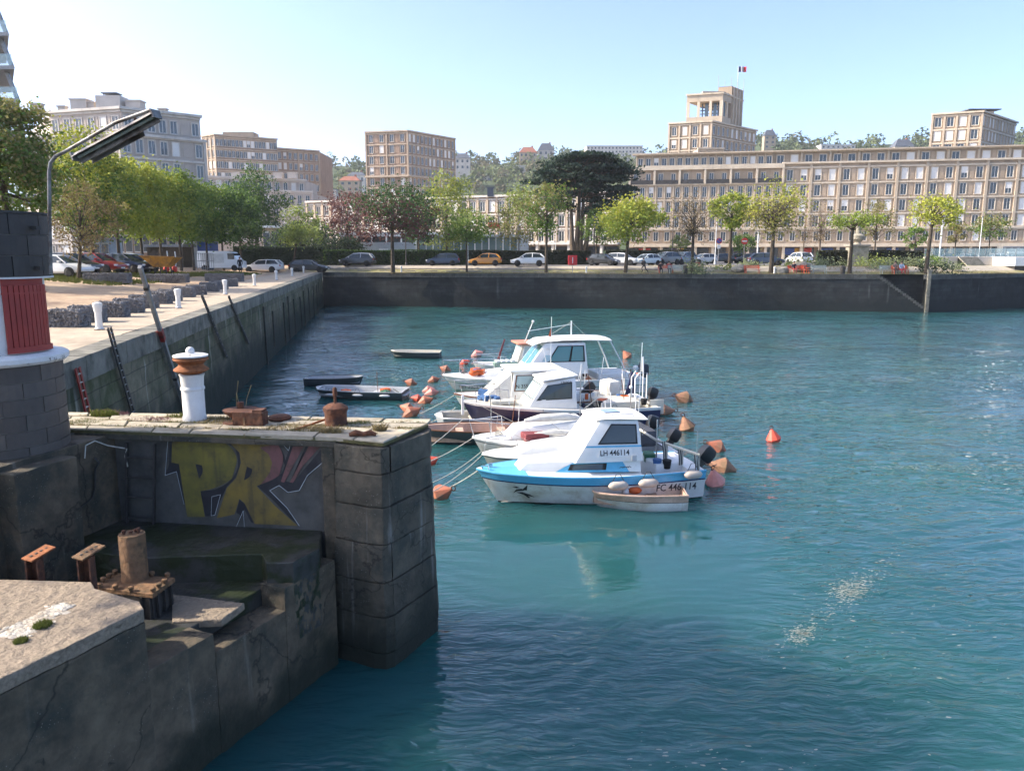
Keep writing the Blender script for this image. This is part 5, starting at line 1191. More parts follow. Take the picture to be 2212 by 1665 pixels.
rope(PZ(690, 842, .35), PZ(610, 862, .02), .10, 'dark rope from the grey punt towards the quay', 'rope_dark')
rope(PZ(785, 815, .35), PZ(840, 826, .02), .05, 'dark line trailing from the olive rowing boat', 'rope_dark')
rope(PZ(846, 760, .35), PZ(800, 768, .02), .05, 'short dark line from the far rowing boat', 'rope_dark')
rope(PZ(1512, 955, .6), PZ(1668, 924, .55), .05, 'long thin rope from the stern to the lone red buoy', 'rope', .010)
rope(PZ(1500, 985, .6), PZ(1535, 962, .3), .05, 'short rope from the stern to the orange buoy', 'rope_dark')
rope(PZ(1515, 1010, .6), PZ(1548, 1003, .3), .03, 'short rope from the stern to the brown buoy', 'rope_dark')
rope(PZ(1410, 830, .5), PZ(1455, 840, .35), .03, 'dark line from the large boat to the weedy tan buoy', 'rope_dark')
rope(PZ(1272, 1055, .38), PZ(1082, 1084, .03), .06, 'slack painter of the beige tender along the hull')

# ---------------------------------------------------------------- gear lying about in the boats
M['crate_blue'] = mat('crate_blue', (.05, .13, .30), None, 3, .6); M['crate_green'] = mat('crate_green', (.05, .16, .08), None, 3, .6)
def gear(root, x0, x1, w, z, n, seed):
    rnd = random.Random(seed)
    for i in range(n):
        x, y = rnd.uniform(x0, x1), rnd.uniform(-w, w); k = rnd.random()
        if k < .3: MB().box((x, y, z + .12), (.38, .28, .22), rnd.uniform(0, 3)).build('crate', M[rnd.choice(('crate_blue', 'crate_green', 'orange', 'gel_cream'))], root, bevel=.015, **BL)
        elif k < .5: MB().lathe([(.09, 0), (.12, .22), (.11, .23)], (x, y, z), 12).build('bucket', M[rnd.choice(('rubber', 'crate_blue', 'gel_white'))], root, smooth=40, **BL)
        elif k < .75: MB().tube([(x + (.17 - .006 * t) * math.cos(t * .7), y + (.17 - .006 * t) * math.sin(t * .7), z + .01 + .006 * t) for t in range(27)], .016, 5).build('rope_coil', M[rnd.choice(('rope', 'rope_dark', 'orange'))], root, smooth=60, **BL)
        else: MB().tube([(x, y, z), (x + rnd.uniform(-.25, .25), y + rnd.uniform(-.2, .2), z + rnd.uniform(.7, 1.5))], .014, 5).build('rod', M[rnd.choice(('chrome', 'wood', 'gel_white'))], root, **BL)
gear(h, 4.3, 5.3, .6, .74, 5, 1); gear(h2, 3.9, 5.2, .6, .62, 6, 2); gear(h3, 3.7, 5.2, .6, .70, 8, 3); gear(h4, 4.3, 6.6, .75, .80, 12, 4); gear(h5, 4.0, 6.8, .75, .80, 12, 5); gear(h6, 6.1, 8.2, .9, .85, 12, 6); gear(h8, 3.6, 5.2, .7, .6, 6, 7)
gear(h4, .6, 1.6, .3, 1.02, 4, 8); gear(h5, .6, 1.7, .3, 1.02, 4, 9); gear(h6, .9, 2.2, .4, 1.16, 5, 10); gear(h3, .3, .9, .15, .84, 2, 11); gear(d1, .6, 1.7, .25, .14, 3, 12); gear(d5, .6, 3.6, .4, .16, 6, 13); gear(d6, .6, 3.6, .4, .16, 5, 14); gear(d4, .6, 3.4, .35, .14, 5, 15)
rail(h5, [(3.6, -.3, 2.02), (3.62, -.3, 3.9)], .012, M['gel_white'], 'antenna'); b = MB(); b.add([(3.62, -.3, 3.55), (3.62, -.3, 3.15), (3.5, -.32, 3.2)], [(0, 1, 2)]); b.build('pennant', M['orange'], h5, **BL)
rail(h4, [(3.2, .3, 1.95), (3.0, .3, 2.9)], .012, M['gel_white'], 'antenna'); rail(h3, [(3.4, .2, 1.3), (3.42, .2, 2.5)], .014, M['chrome'], 'mast')
for hb_, xs_, yy, zz in ((h4, (2.6, 4.6, 6.0), -1.24, .55), (h5, (3.0, 4.6, 6.2), -1.24, .55), (h6, (3.4, 5.2, 7.0), -1.46, .60), (h3, (2.2, 3.8), -1.08, .42)):
    for x in xs_: fenderp(hb_, x, yy, zz, .085, .42, M['gel_white'] if x < 4 else M['boat_navy'], 'z')
# ================================================================ the town behind the quays
def cm(name, c, c2=None, **k): return mat(name, c, c2 or tuple(x * .80 for x in c), k.pop('sc', .35), .92, .3, 6, streak=(tuple(x * .55 for x in c), .8, .62, .4), **k)
M['conc_pink'] = cm('conc_pink', (.56, .455, .335)); M['conc_lite'] = cm('conc_lite', (.66, .555, .42)); M['panel_pink'] = cm('panel_pink', (.45, .345, .245), vary=.08)
M['conc_tan'] = cm('conc_tan', (.45, .35, .255)); M['conc_tanl'] = cm('conc_tanl', (.54, .43, .32)); M['panel_tan'] = cm('panel_tan', (.36, .25, .18), vary=.08)
M['conc_pale'] = cm('conc_pale', (.62, .55, .48)); M['conc_palel'] = cm('conc_palel', (.68, .62, .55)); M['panel_pale'] = cm('panel_pale', (.50, .43, .37), vary=.06)
M['pane_dark'] = glassm('pane_dark', (.035, .045, .055), .12); M['sash'] = mat('sash', (.66, .64, .60), None, 2, .6); M['blind'] = mat('blind', (.74, .72, .68), (.66, .64, .60), 1, .7, vary=.06)
M['roof_grey'] = mat('roof_grey', (.18, .175, .17), (.13, .125, .12), .5, .9); M['slate'] = mat('slate', (.10, .115, .14), (.07, .08, .10), .8, .7); M['roof_red'] = mat('roof_red', (.34, .13, .08), (.26, .10, .065), .8, .85)
M['shop_dark'] = glassm('shop_dark', (.03, .032, .036), .15)
M['shop_red'] = mat('shop_red', (.55, .05, .035), None, 2, .6); M['shop_yellow'] = mat('shop_yellow', (.75, .42, .06), None, 2, .6); M['shop_purple'] = mat('shop_purple', (.12, .06, .28), None, 2, .6); M['shop_blue'] = mat('shop_blue', (.05, .11, .36), None, 2, .6); M['shop_white'] = mat('shop_white', (.66, .66, .64), None, 2, .6)
def XY(px, d, py=HZ): p = PY(px, py, d); return Vector((p.x, p.y))
def ZT_(py, d): return PY(1106, py, d).z
_wm = {}
def window_meshes(w, h, style, surround):
    k = (round(w, 2), round(h, 2), style, surround.name)
    if k in _wm: return _wm[k]
    f = MB(); t = .13
    f.bx(-w / 2 - t, -w / 2, -.12, .02, -t, h + t); f.bx(w / 2, w / 2 + t, -.12, .02, -t, h + t); f.bx(-w / 2, w / 2, -.12, .02, h, h + t); f.bx(-w / 2 - .02, w / 2 + .02, -.16, .02, -t, -.002)
    p = MB(); p.add([(-w / 2, -.012, 0), (w / 2, -.012, 0), (w / 2, -.012, h), (-w / 2, -.012, h)], [(0, 1, 2, 3)], 0)
    if style == 'white':
        p = MB(); p.bx(-w / 2, w / 2, -.06, -.012, 0, h, 2)
    else:
        p.bx(-.05, .05, -.05, -.015, 0, h, 1); p.bx(-w / 2, -w / 2 + .07, -.05, -.015, 0, h, 1); p.bx(w / 2 - .07, w / 2, -.05, -.015, 0, h, 1); p.bx(-w / 2, w / 2, -.05, -.015, h - .07, h, 1); p.bx(-w / 2, w / 2, -.05, -.015, 0, .08, 1)
        if style == 'half': p.bx(-w / 2 + .02, w / 2 - .02, -.07, -.02, h * .45, h, 2)
        if style == 'rail':
            for k_ in range(5): p.bx(-w / 2, w / 2, -.15, -.13, .1 + k_ * .2, .13 + k_ * .2, 3)
    mats = [M['pane_dark'], M['sash'], M['blind'], M['steel_dark']]
    _wm[k] = (f.mesh('window', surround), p.mesh('pane', mats)); return _wm[k]
_bm = {}
def boxmesh(name, w, h, d, m):
    k = (name, round(w, 2), round(h, 2), round(d, 2), m.name)
    if k not in _bm: b = MB(); b.bx(-w / 2, w / 2, -d, .02, 0, h); _bm[k] = b.mesh(name, m)
    return _bm[k]
def put(name, me, root, p, z, ang):
    o = bpy.data.objects.new(name, me); COL.objects.link(o); o.parent = root
    o.location = (p.x - root['_wl'][0], p.y - root['_wl'][1], z - root['_wl'][2]); o.rotation_euler = (0, 0, ang); return o
def facade(root, P0, P1, n, rows, ww, mats, pil=1, pat='w', pil_w=.45, bands=True, styles=(.62, .2, .1, .08), seed=0, zbase=None, ztop=None, sub=True, ends=True, band_d=.24, pil_d=.30):
    """P0->P1 seen left to right; rows = [(z0 of storey, storey height, window sill, window height)]"""
    rnd = random.Random(seed); d = P1 - P0; l = d.length; d = d / l; ang = math.atan2(d.y, d.x); conc, lite, pan = mats; bay = l / n
    z_lo = zbase if zbase is not None else rows[0][0]; z_hi = ztop if ztop is not None else rows[-1][0] + rows[-1][1]
    for (z0, hh, sill, wh) in rows:
        if bands: put('floor_band', boxmesh('floor_band', l + .1, .34, band_d, lite), root, P0 + d * l / 2, z0 + hh - .30, ang)
        for i in range(n):
            c = P0 + d * (i + .5) * bay; k = pat[i % len(pat)]
            if k in 'wW':
                st_ = rnd.choices(('dark', 'white', 'half', 'rail'), styles)[0]
                f, p = window_meshes(ww, wh, st_, lite); o = put('window', f, root, c, z0 + sill, ang)
                if sub: link('pane', p, o)
                else: q = link('pane', p, o)
            if k in 'pP' or (k == 'W'):
                pass
            if k == 'p': put('panel', boxmesh('panel', bay * .72, wh + .1, .05, pan), root, c, z0 + sill - .05, ang)
            if k == 'w' and bay > ww + 1.15:
                pw = bay - ww - .62 - (pil_w if pil == 1 else pil_w / 2)
                if pw > .35 and i < n - 1 : put('panel', boxmesh('panel', pw, wh + .1, .06, pan), root, P0 + d * (i + 1) * bay, z0 + sill - .05, ang) if (pil == 0 or (i + 1) % pil) else None
    if pil:
        for i in range(0, n + 1, pil):
            if not ends and i in (0, n): continue
            put('pilaster', boxmesh('pilaster', pil_w, z_hi - z_lo - .02, pil_d, conc), root, P0 + d * i * bay, z_lo, ang)
    put('cornice', boxmesh('cornice', l + .5, .40, .55, lite), root, P0 + d * l / 2, z_hi - .12, ang)
def block(root, pts, z0, z1, m, name='wall', roof=True):
    MB().prism([tuple(p) for p in pts], z0, z1).build(name, m, root)
    if roof:
        c = sum(pts, Vector((0, 0))) / len(pts); MB().prism([tuple(c + (p - c) * .97) for p in pts], z1 + .002, z1 + .12).build('roof', M['roof_grey'], root)
def chimney(root, px, d, z, w, h, m, pots=0):
    p = XY(px, d); MB().box((p.x, p.y, z + h / 2), (w, w * .8, h)).build('chimney', m, root)
    MB().box((p.x, p.y, z + h + .1), (w + .3, w * .8 + .3, .2)).build('chimney_cap', m, root)
def rowset(z0, n, h, sill, wh): return [(z0 + i * h, h, sill, wh) for i in range(n)]
G0 = 4.75
def bthing(name, label, P): return thing(name, label, 'building', (P.x, P.y, G0))
pale = (M['conc_pale'], M['conc_palel'], M['panel_pale']); tan = (M['conc_tan'], M['conc_tanl'], M['panel_tan']); pink = (M['conc_pink'], M['conc_lite'], M['panel_pink'])

# ---- pale apartment block behind the trees on the left
Pl, Pc, Pr = XY(70, 128, 240), XY(254, 124, 240), XY(436, 133, 240)
b1 = bthing('apartment_block', 'pale grey apartment block with chimneys rising behind the left row of trees', Pc)
zt = ZT_(232, 124); zm = zt - 3.9; bk_ = Vector((-16, 22))
Pl2, Pr2 = XY(96, 128.2, 240), XY(424, 132, 240)
block(b1, [Pl, Pc, Pr, Pr + bk_, Pl + bk_], G0, zm, M['panel_pale'], 'wall')
ins = Vector((.1, .9)); block(b1, [Pl2 + ins, Pc + ins, Pr2 + ins, Pr2 + bk_, Pl2 + bk_], zm + .13, zt, M['panel_pale'], 'attic_wall')
nr_ = 6; hh = (zm - G0) / nr_
facade(b1, Pl, Pc, 6, rowset(G0, nr_, hh, .6, 2.1), 1.15, pale, 2, 'w', seed=1); facade(b1, Pc, Pr, 7, rowset(G0, nr_, hh, .6, 2.1), 1.05, pale, 7, 'wwwwwpw', seed=2)
facade(b1, Pl2 + ins, Pc + ins, 6, [(zm + .1, 3.6, .7, 2.0)], 1.15, pale, 0, 'w', seed=3, ztop=zt); facade(b1, Pc + ins, Pr2 + ins, 7, [(zm + .1, 3.6, .7, 2.0)], 1.05, pale, 0, 'wwwwwpw', seed=4, ztop=zt)
for px, w, h in ((112, 1.6, 2.0), (165, 1.2, 1.6), (205, 2.6, 2.6), (225, 1.6, 2.2), (318, 2.4, 2.4), (375, 1.2, 1.2)): chimney(b1, px, 133, zt, w, h, M['conc_pale'])
p = XY(270, 133); MB().box((p.x, p.y, zt + 1.6), (4, 3, 3.2)).build('roof_house', M['conc_pale'], b1); MB().box((p.x, p.y, zt + 3.7), (2.6, 2, .15)).build('vent_cap', M['slate'], b1)
for s in (-1, 0, 1): MB().box((p.x + s, p.y - .6, zt + 3.4), (.12, .12, .5)).build('vent_post', M['slate'], b1)

# ---- tan blocks to its right
def tower(name, label, pts, ytop, d, z0, mats, nl, nr, rows_n, h, ww, wh, patl='w', patr='w', seed=0, depth=20, pl=2, prr=0, sill=.55, styles=(.62, .2, .1, .08), wwr=None):
    Pl, Pc, Pr = pts; b = bthing(name, label, Pc); zt = ZT_(ytop, d); bk_ = (Pr - Pc).normalized() * .0 + Vector((0, depth))
    block(b, [Pl, Pc, Pr, Pl + (Pr - Pc)], z0, zt, mats[2])
    zr = zt - .35 - rows_n * h
    facade(b, Pl, Pc, nl, rowset(zr, rows_n, h, sill, wh), ww, mats, pl, patl, seed=seed, ztop=zt, styles=styles); facade(b, Pc, Pr, nr, rowset(zr, rows_n, h, sill, wh), wwr or ww, mats, prr, patr, seed=seed + 1, ztop=zt, styles=styles)
    return b, zt
b2, z2 = tower('apartment_block', 'brown apartment block with a stepped roof right of the pale block', (XY(438, 228, 295), XY(464, 225, 295), XY(597, 234, 295)), 292, 225, G0, tan, 3, 16, 7, 3.05, .95, 1.9, seed=11, pl=1, prr=0)
p = XY(535, 238); MB().box((p.x, p.y, z2 + 1.2), (9, 5, 2.4)).build('roof_house', M['conc_tan'], b2); MB().box((p.x - 4, p.y, z2 + .4), (10, 4, 1.2)).build('roof_house', M['conc_tan'], b2)
P0, P1 = XY(597, 240, 322), XY(688, 247, 322); b2b = bthing('apartment_block', 'lower brown apartment wing adjoining the brown block', P0); zz = ZT_(321, 240)
block(b2b, [P0, P1, P1 + Vector((0, 18)), P0 + Vector((0, 18))], G0, zz, M['panel_tan']); facade(b2b, P0, P1, 8, rowset(zz - .4 - 7 * 3.05, 7, 3.05, .55, 1.9), .9, tan, 4, 'w', seed=15, ztop=zz)
P0, P1 = XY(437, 186, 400), XY(672, 196, 400); b2c = bthing('terrace_block', 'pale low apartment terrace in front of the brown blocks', P0); zz = ZT_(380, 186)
block(b2c, [P0, P1, P1 + Vector((0, 16)), P0 + Vector((0, 16))], G0, zz - 3.2, M['panel_pale']); facade(b2c, P0, P1, 13, rowset(zz - 3.2 - 4 * 3.1, 4, 3.1, .5, 2.0), 1.0, pale, 1, 'w', seed=17, ztop=zz - 3.0)
off = Vector((0, 2.2)); block(b2c, [P0 + off, P1 + off - Vector((2, 0)), P1 + Vector((-2, 14)), P0 + Vector((0, 14))], zz - 3.0, zz, M['panel_pale'], 'attic_wall'); facade(b2c, P0 + off, P1 + off - Vector((2, 0)), 12, [(zz - 3.1, 3.0, .6, 1.8)], 1.0, pale, 0, 'w', seed=18, ztop=zz)
for px in (520, 560, 610, 640): chimney(b2c, px, 193, zz, 2.0, 1.2, M['conc_pale'])
# ---- free-standing tan slab
b3, z3 = tower('apartment_block', 'tan concrete apartment slab standing alone above the plum trees', (XY(790, 234, 285), XY(880, 231, 285), XY(981, 247, 285)), 283.5, 231, G0, tan, 4, 12, 9, 3.05, 1.25, 2.1, seed=21, pl=2, prr=6, wwr=.85)
zb_ = z3 - .35 - 4 * 3.05; 
for A1, A2 in ((XY(790, 233.6, 285), XY(880, 230.6, 285)), (XY(880, 230.6, 285), XY(981, 246.6, 285))):
    d = (A2 - A1); put('balcony_band', boxmesh('balcony_band', d.length + .8, .5, .9, M['conc_tanl']), b3, (A1 + A2) / 2, zb_ - .25, math.atan2(d.y, d.x))

# ---- three-storey terrace behind the garden trees
P0, P1 = XY(668, 176), XY(1338, 148); b4 = bthing('arcade_terrace', 'three-storey concrete terrace with a ground-floor arcade behind the cedar', P0); zz = ZT_(418, 150)
block(b4, [P0, P1, P1 + Vector((2, 14)), P0 + Vector((0, 14))], G0, zz, M['panel_tan'])
facade(b4, P0, P1, 34, rowset(zz - .4 - 3 * 3.0, 3, 3.0, .5, 1.95), 1.05, (M['conc_tanl'], M['conc_palel'], M['panel_tan']), 1, 'w', seed=31, zbase=zz - 9.4, ztop=zz)
dd_ = (P1 - P0).normalized(); ang = math.atan2(dd_.y, dd_.x); LL = (P1 - P0).length
for i in range(22):
    c = P0 + dd_ * LL * (i + .5) / 22; put('shop_window', boxmesh('shop_window', 3.1, 2.5, .03, M['shop_dark']), b4, c, G0 + .3, ang); put('pillar', boxmesh('pillar', .5, 3.9, 1.2, M['conc_palel']), b4, P0 + dd_ * LL * i / 22, G0, ang)
put('arcade_slab', boxmesh('arcade_slab', LL, .5, 1.6, M['conc_palel']), b4, P0 + dd_ * LL / 2, zz - 9.55, ang)
chimney(b4, 1060, 158, zz, 1.2, 1.6, M['slate'])

# ---- the long building on the right
D5 = lambda px: 184 - (px - 1360) * (184 - 167) / (2330 - 1360)
P0, P1 = XY(1360, 184, 400), XY(2330, 167, 400)
def online(P0, P1, px):
    r_ = XY(px, 100, 400).normalized(); d = P1 - P0; t = (P0.x * r_.y - P0.y * r_.x) / (d.y * r_.x - d.x * r_.y); return P0 + d * t
Pm = online(P0, P1, 1690)
b5 = bthing('long_apartment_building', 'long pinkish concrete apartment building with shops along the street', P0)
zs, zmz, zf = G0, G0 + 3.7, G0 + 7.0; fh = 3.36; zc5 = zf + 4 * fh + .8
bk_ = Vector((3, 15)); block(b5, [P0, P1, P1 + bk_, P0 + bk_], zmz - .1, zc5 - .1, M['panel_pink'])
block(b5, [P0 + Vector((.5, 2.8)), P1 + Vector((0, 2.8)), P1 + bk_, P0 + bk_ + Vector((0, 0))], zs, zmz - .12, M['panel_pink'], 'ground_floor_wall', False)
facade(b5, Pm, P1, 20, rowset(zf, 4, fh, .45, 2.35), 1.25, pink, 2, 'w', seed=41, zbase=zf - .1, ztop=zc5, styles=(.56, .25, .13, .06), pil_w=.55)
facade(b5, P0, Pm, 17, rowset(zf, 3, fh, .45, 2.35), 1.0, pink, 1, 'w', seed=42, zbase=zf - .1, ztop=zf + 3 * fh, styles=(.75, .07, .1, .08), pil_w=.40)
facade(b5, P0, P1, 37, [(zmz, 3.3, .6, 2.1)], 1.1, pink, 0, 'w', seed=43, ztop=zf + .05, styles=(.9, .05, .05, 0), band_d=.5)
# loggia storey of the left part
d = (Pm - P0); l = d.length; d = d / l; ang = math.atan2(d.y, d.x); zl = zf + 3 * fh
put('loggia_back', boxmesh('loggia_back', l, fh - .2, .02, M['panel_pink']), b5, P0 + d * l / 2, zl, ang)
for i in range(7): put('pilaster', boxmesh('pilaster', .45, fh + .7, .7, M['conc_lite']), b5, P0 + d * l * i / 6, zl - .02, ang)
for i in range(12):
    f, p = window_meshes(1.0, 2.3, 'dark', M['conc_pink']); o = put('window', f, b5, P0 + d * l * (i + .5) / 12 - Vector((0, .06)), zl + .15, ang); link('pane', p, o)
for i in range(6): put('loggia_rail', boxmesh('loggia_rail', l / 6 - .5, .9, .03, M['steel_dark']), b5, P0 + d * l * (i + .5) / 6 + Vector((d.y, -d.x)) * .62, zl + .1, ang)
put('loggia_beam', boxmesh('loggia_beam', l + .4, 1.0, .75, M['conc_lite']), b5, P0 + d * l / 2, zc5 - .95, ang)
# penthouse storey set back under a flat eave
o1 = Vector((2.0, 3.0)); A1, A2 = P0 + o1, P1 + Vector((0, 3.0)); block(b5, [A1, A2, A2 + bk_ * .7, A1 + bk_ * .7], zc5 - .08, zc5 + 2.85, M['panel_pink'], 'penthouse_wall', False)
facade(b5, A1, A1.lerp(A2, .335), 17, [(zc5, 2.8, .35, 1.75)], 1.05, pink, 1, 'w', seed=44, bands=False, zbase=zc5, ztop=zc5 + 2.8, pil_w=.3); facade(b5, A1.lerp(A2, .335), A2, 20, [(zc5, 2.8, .3, 1.9)], 1.5, pink, 2, 'w', seed=45, bands=False, zbase=zc5, ztop=zc5 + 2.8, styles=(.45, .4, .15, 0))
dd_ = (A2 - A1).normalized(); put('eave', boxmesh('eave', (A2 - A1).length + 2, .30, 1.2, M['conc_pink']), b5, (A1 + A2) / 2, zc5 + 2.86, math.atan2(dd_.y, dd_.x))
# street arcade: pillars, shop fronts and a few coloured signs
dd_ = (P1 - P0).normalized(); LL = (P1 - P0).length; ang = math.atan2(dd_.y, dd_.x); nsh = 24
for i in range(nsh + 1): put('street_pillar', boxmesh('street_pillar', .6, 3.72, .7, M['conc_lite']), b5, P0 + dd_ * LL * i / nsh + Vector((0, .7)), zs, ang)
for i in range(nsh): put('shop_window', boxmesh('shop_window', 3.1, 2.7, .05, M['shop_dark']), b5, P0 + dd_ * LL * (i + .5) / nsh + Vector((0, 2.75)), zs + .1, ang)
put('shop_beam', boxmesh('shop_beam', LL, .75, .35, M['conc_lite']), b5, P0 + dd_ * LL / 2, zmz - .72, ang)
for t, w, m in ((.045, 2.8, 'shop_red'), (.118, 1.2, 'shop_purple'), (.136, 1.1, 'shop_yellow'), (.415, 1.8, 'shop_yellow'), (.43, 3.0, 'shop_red'), (.395, 2.4, 'shop_blue'), (.48, 3.0, 'shop_blue'), (.63, 2.5, 'shop_blue'), (.585, 1.5, 'shop_white'), (.80, 3.2, 'shop_white')):
    put('shop_sign', boxmesh('shop_sign', w, 1.5, .06, M[m]), b5, P0 + dd_ * LL * t + Vector((0, 2.0)), zs + 1.2, ang)
tr_ = P0 + dd_ * LL * .885; put('cafe_terrace', boxmesh('cafe_terrace', 7.6, 3.0, 3.0, M['steel_grey']), b5, tr_ + Vector((0, -.2)), zs, ang); put('awning', boxmesh('awning', 7.2, .35, 1.0, M['shop_white']), b5, tr_ + Vector((0, -3.4)), zs + 1.5, ang)
for i in range(6): put('slanted_vent', boxmesh('slanted_vent', .8, .1, .1, M['steel_dark']), b5, tr_ + dd_ * (-3.3 + i * 1.3) + Vector((0, -3.2)), zs + 2.6, ang)

M['pav_glass'] = glassm('pav_glass', (.12, .17, .20), .1)
# ---- the tower with the open concrete lantern and the flag
b6, z6 = tower('town_hall_tower', 'stepped concrete tower with an open lantern and a flag above the long building', (XY(1446, 217, 268), XY(1537, 213, 268), XY(1634, 229, 268)), 263, 213, G0, pink, 4, 10, 6, 3.35, 1.2, 2.2, 'w', 'w', seed=51, pl=1, prr=0, styles=(.6, .3, .1, 0), wwr=.95)
Pl, Pc, Pr = XY(1484, 219, 205), XY(1562, 216, 205), XY(1605, 227, 205); zt = ZT_(201, 216); bk_ = Vector((-3.5, 10))
z0 = z6 + .1; zo0, zo1 = z0 + 1.9, zt - 1.9
block(b6, [Pl, Pc, Pr, Pl + (Pr - Pc)], z0, zo0, M['conc_pink'], 'lantern_base', False); block(b6, [Pl, Pc, Pr, Pl + (Pr - Pc)], zo1, zt, M['conc_pink'], 'lantern_top', True)
for A1, A2, n in ((Pl, Pc, 3), (Pc, Pr, 4)):
    d = A2 - A1; l = d.length; d = d / l; ang = math.atan2(d.y, d.x)
    for i in range(n + 1): put('lantern_column', boxmesh('lantern_column', .85 if i in (0, n) else .7, zo1 - zo0, -.7, M['conc_lite']), b6, A1 + d * (l * i / n + (.4 if i == 0 else -.4 if i == n else 0)), zo0, ang)
    put('cornice', boxmesh('cornice', l + .4, .4, .3, M['conc_lite']), b6, A1 + d * l / 2, zt - .2, ang)
cc = (Pl + Pr) / 2; e1, e2 = (Pc - Pl), (Pr - Pc)
q = [Pl + e1 * .16 + e2 * .2, Pl + e1 * .93 + e2 * .2, Pl + e1 * .93 + e2 * .85, Pl + e1 * .16 + e2 * .85]
for i in range(7):
    u = .20 + .70 * i / 6; w_ = boxmesh('louver', .95 if i > 1 else .35, zo1 - zo0, -.3, M['pane_dark'] if i % 2 else M['pav_glass']); put('louver', w_, b6, Pl + e1 * u + e2 * .22, zo0, math.atan2(e1.y, e1.x))
for k in range(4): put('louver_bar', boxmesh('louver_bar', e1.length * .72, .25, .1, M['steel_dark']), b6, Pl + e1 * .55 + e2 * .33, zo0 + (k + .4) * (zo1 - zo0) / 4.4, math.atan2(e1.y, e1.x))
st_ = [Pl + e1 * 1.0 + e2 * .42, Pl + e1 * 1.02 + e2 * .98, Pl + e1 * .55 + e2 * 1.0, Pl + e1 * .6 + e2 * .45]; block(b6, st_, z0, zt + 2.6, M['panel_pink'], 'stair_turret')
for i in range(4): p = st_[0].lerp(st_[1], (i + .5) / 4); put('turret_fin', boxmesh('turret_fin', .4, zt + 2.6 - z0, .35, M['conc_lite']), b6, p, z0, math.atan2((st_[1] - st_[0]).y, (st_[1] - st_[0]).x))
for i in range(5): p = st_[3].lerp(st_[1], i / 4); MB().tube([(p.x, p.y, zt + 2.6), (p.x, p.y, zt + 2.6 + (2.2 if i % 2 else 3.2))], .06, 5).build('antenna', M['steel_grey'], b6)
MB().box((cc.x - 1, cc.y, zt + .8), (6, 4, 1.2)).build('roof_house', M['conc_pink'], b6)
p = XY(1595, 226, 150); zfp = ZT_(143, 226)
MB().tube([(p.x, p.y, zt), (p.x, p.y, zfp)], .09, 6).build('flag_pole', M['shop_white'], b6)
fb = MB(); nfx = 12
for i in range(nfx + 1):
    x = i / nfx * 2.2; yy = math.sin(i * .9) * .18; fb.v += [(p.x + x, p.y + yy, zfp - .1 - x * .05), (p.x + x, p.y + yy, zfp - 1.55 - x * .05)]
for i in range(nfx): fb.f.append((2 * i, 2 * i + 2, 2 * i + 3, 2 * i + 1)); fb.m.append(0 if i < 4 else 1 if i < 8 else 2)
fb.build('flag', [mat('flag_blue', (.02, .03, .14), None, 2, .8), M['shop_white'], mat('flag_red', (.5, .03, .04), None, 2, .8)], b6)
M2 = Vector((0, 0))
P0_, P1_ = XY(1500, 200), XY(1552, 200); z_ = ZT_(352, 200)
block(b6, [P0_, P1_, P1_ + Vector((0, 8)), P0_ + Vector((0, 8))], z_ - 2, ZT_(322, 200), M['conc_pink'], 'front_wing')
facade(b6, P0_, P1_, 3, [(z_ - .3, 3.4, .5, 2.0)], 1.1, pink, 1, 'p', seed=57, ztop=ZT_(322, 200))

# ---- tower block on the far right
b7, z7 = tower('apartment_block', 'square concrete tower block rising behind the right end of the long building', (XY(2015, 194, 248), XY(2122, 190, 248), XY(2197, 206, 248)), 242, 190, G0, pink, 4, 11, 5, 3.15, 1.4, 2.2, 'wpww' if False else 'w', 'w', seed=61, pl=1, prr=0, styles=(.5, .4, .1, 0), wwr=.8)
p = XY(2085, 198); MB().box((p.x, p.y, z7 + .7), (5, 4, 1.0)).build('roof_house', M['conc_pink'], b7); MB().box((p.x, p.y, z7 + 1.6), (8, 5, .2)).build('roof_slab', M['slate'], b7)

M['glass_rail'] = glassm('glass_rail', (.45, .62, .62), .05); M['glass_rail'].node_tree.nodes['Principled BSDF'].inputs['Alpha'].default_value = .35
# ---- modern balconied building at the left edge
P = XY(0, 84); b9 = bthing('balcony_building', 'modern grey building edge with stacked balconies and slanted posts', P)
for k in range(7):
    z = ZT_(147, 80) + (1 - k) * 3.05 if k < 9 else 0; px = 31 if k != 0 else 15
    xr = PY(31 + (k - 1) * 11, 147 + (k - 1) * 62, 79).x
    kx = 90 / 79; q = [(xr - 14, 79), (xr, 79), (xr * kx - .6, 90), (xr * kx - 14, 90)]
    MB().prism(q, z - .35, z).build('balcony_slab', M['steel_grey'], b9)
    MB().bx(xr - 14, xr - .25, 79.1, 79.13, z + .02, z + 1.1).build('glass_rail', M['glass_rail'], b9)
    MB().bar((xr - .9, 80.2, z), (xr - 1.75, 80.2, z + 2.75), .3).build('slanted_post', M['steel_grey'], b9)
    MB().prism([(xr - 14, 82.5), (xr - 6.5, 82.5), (xr * kx - 8, 90), (xr * kx - 14, 90)], z + .01, z + 2.68).build('wall', M['pane_dark'], b9)

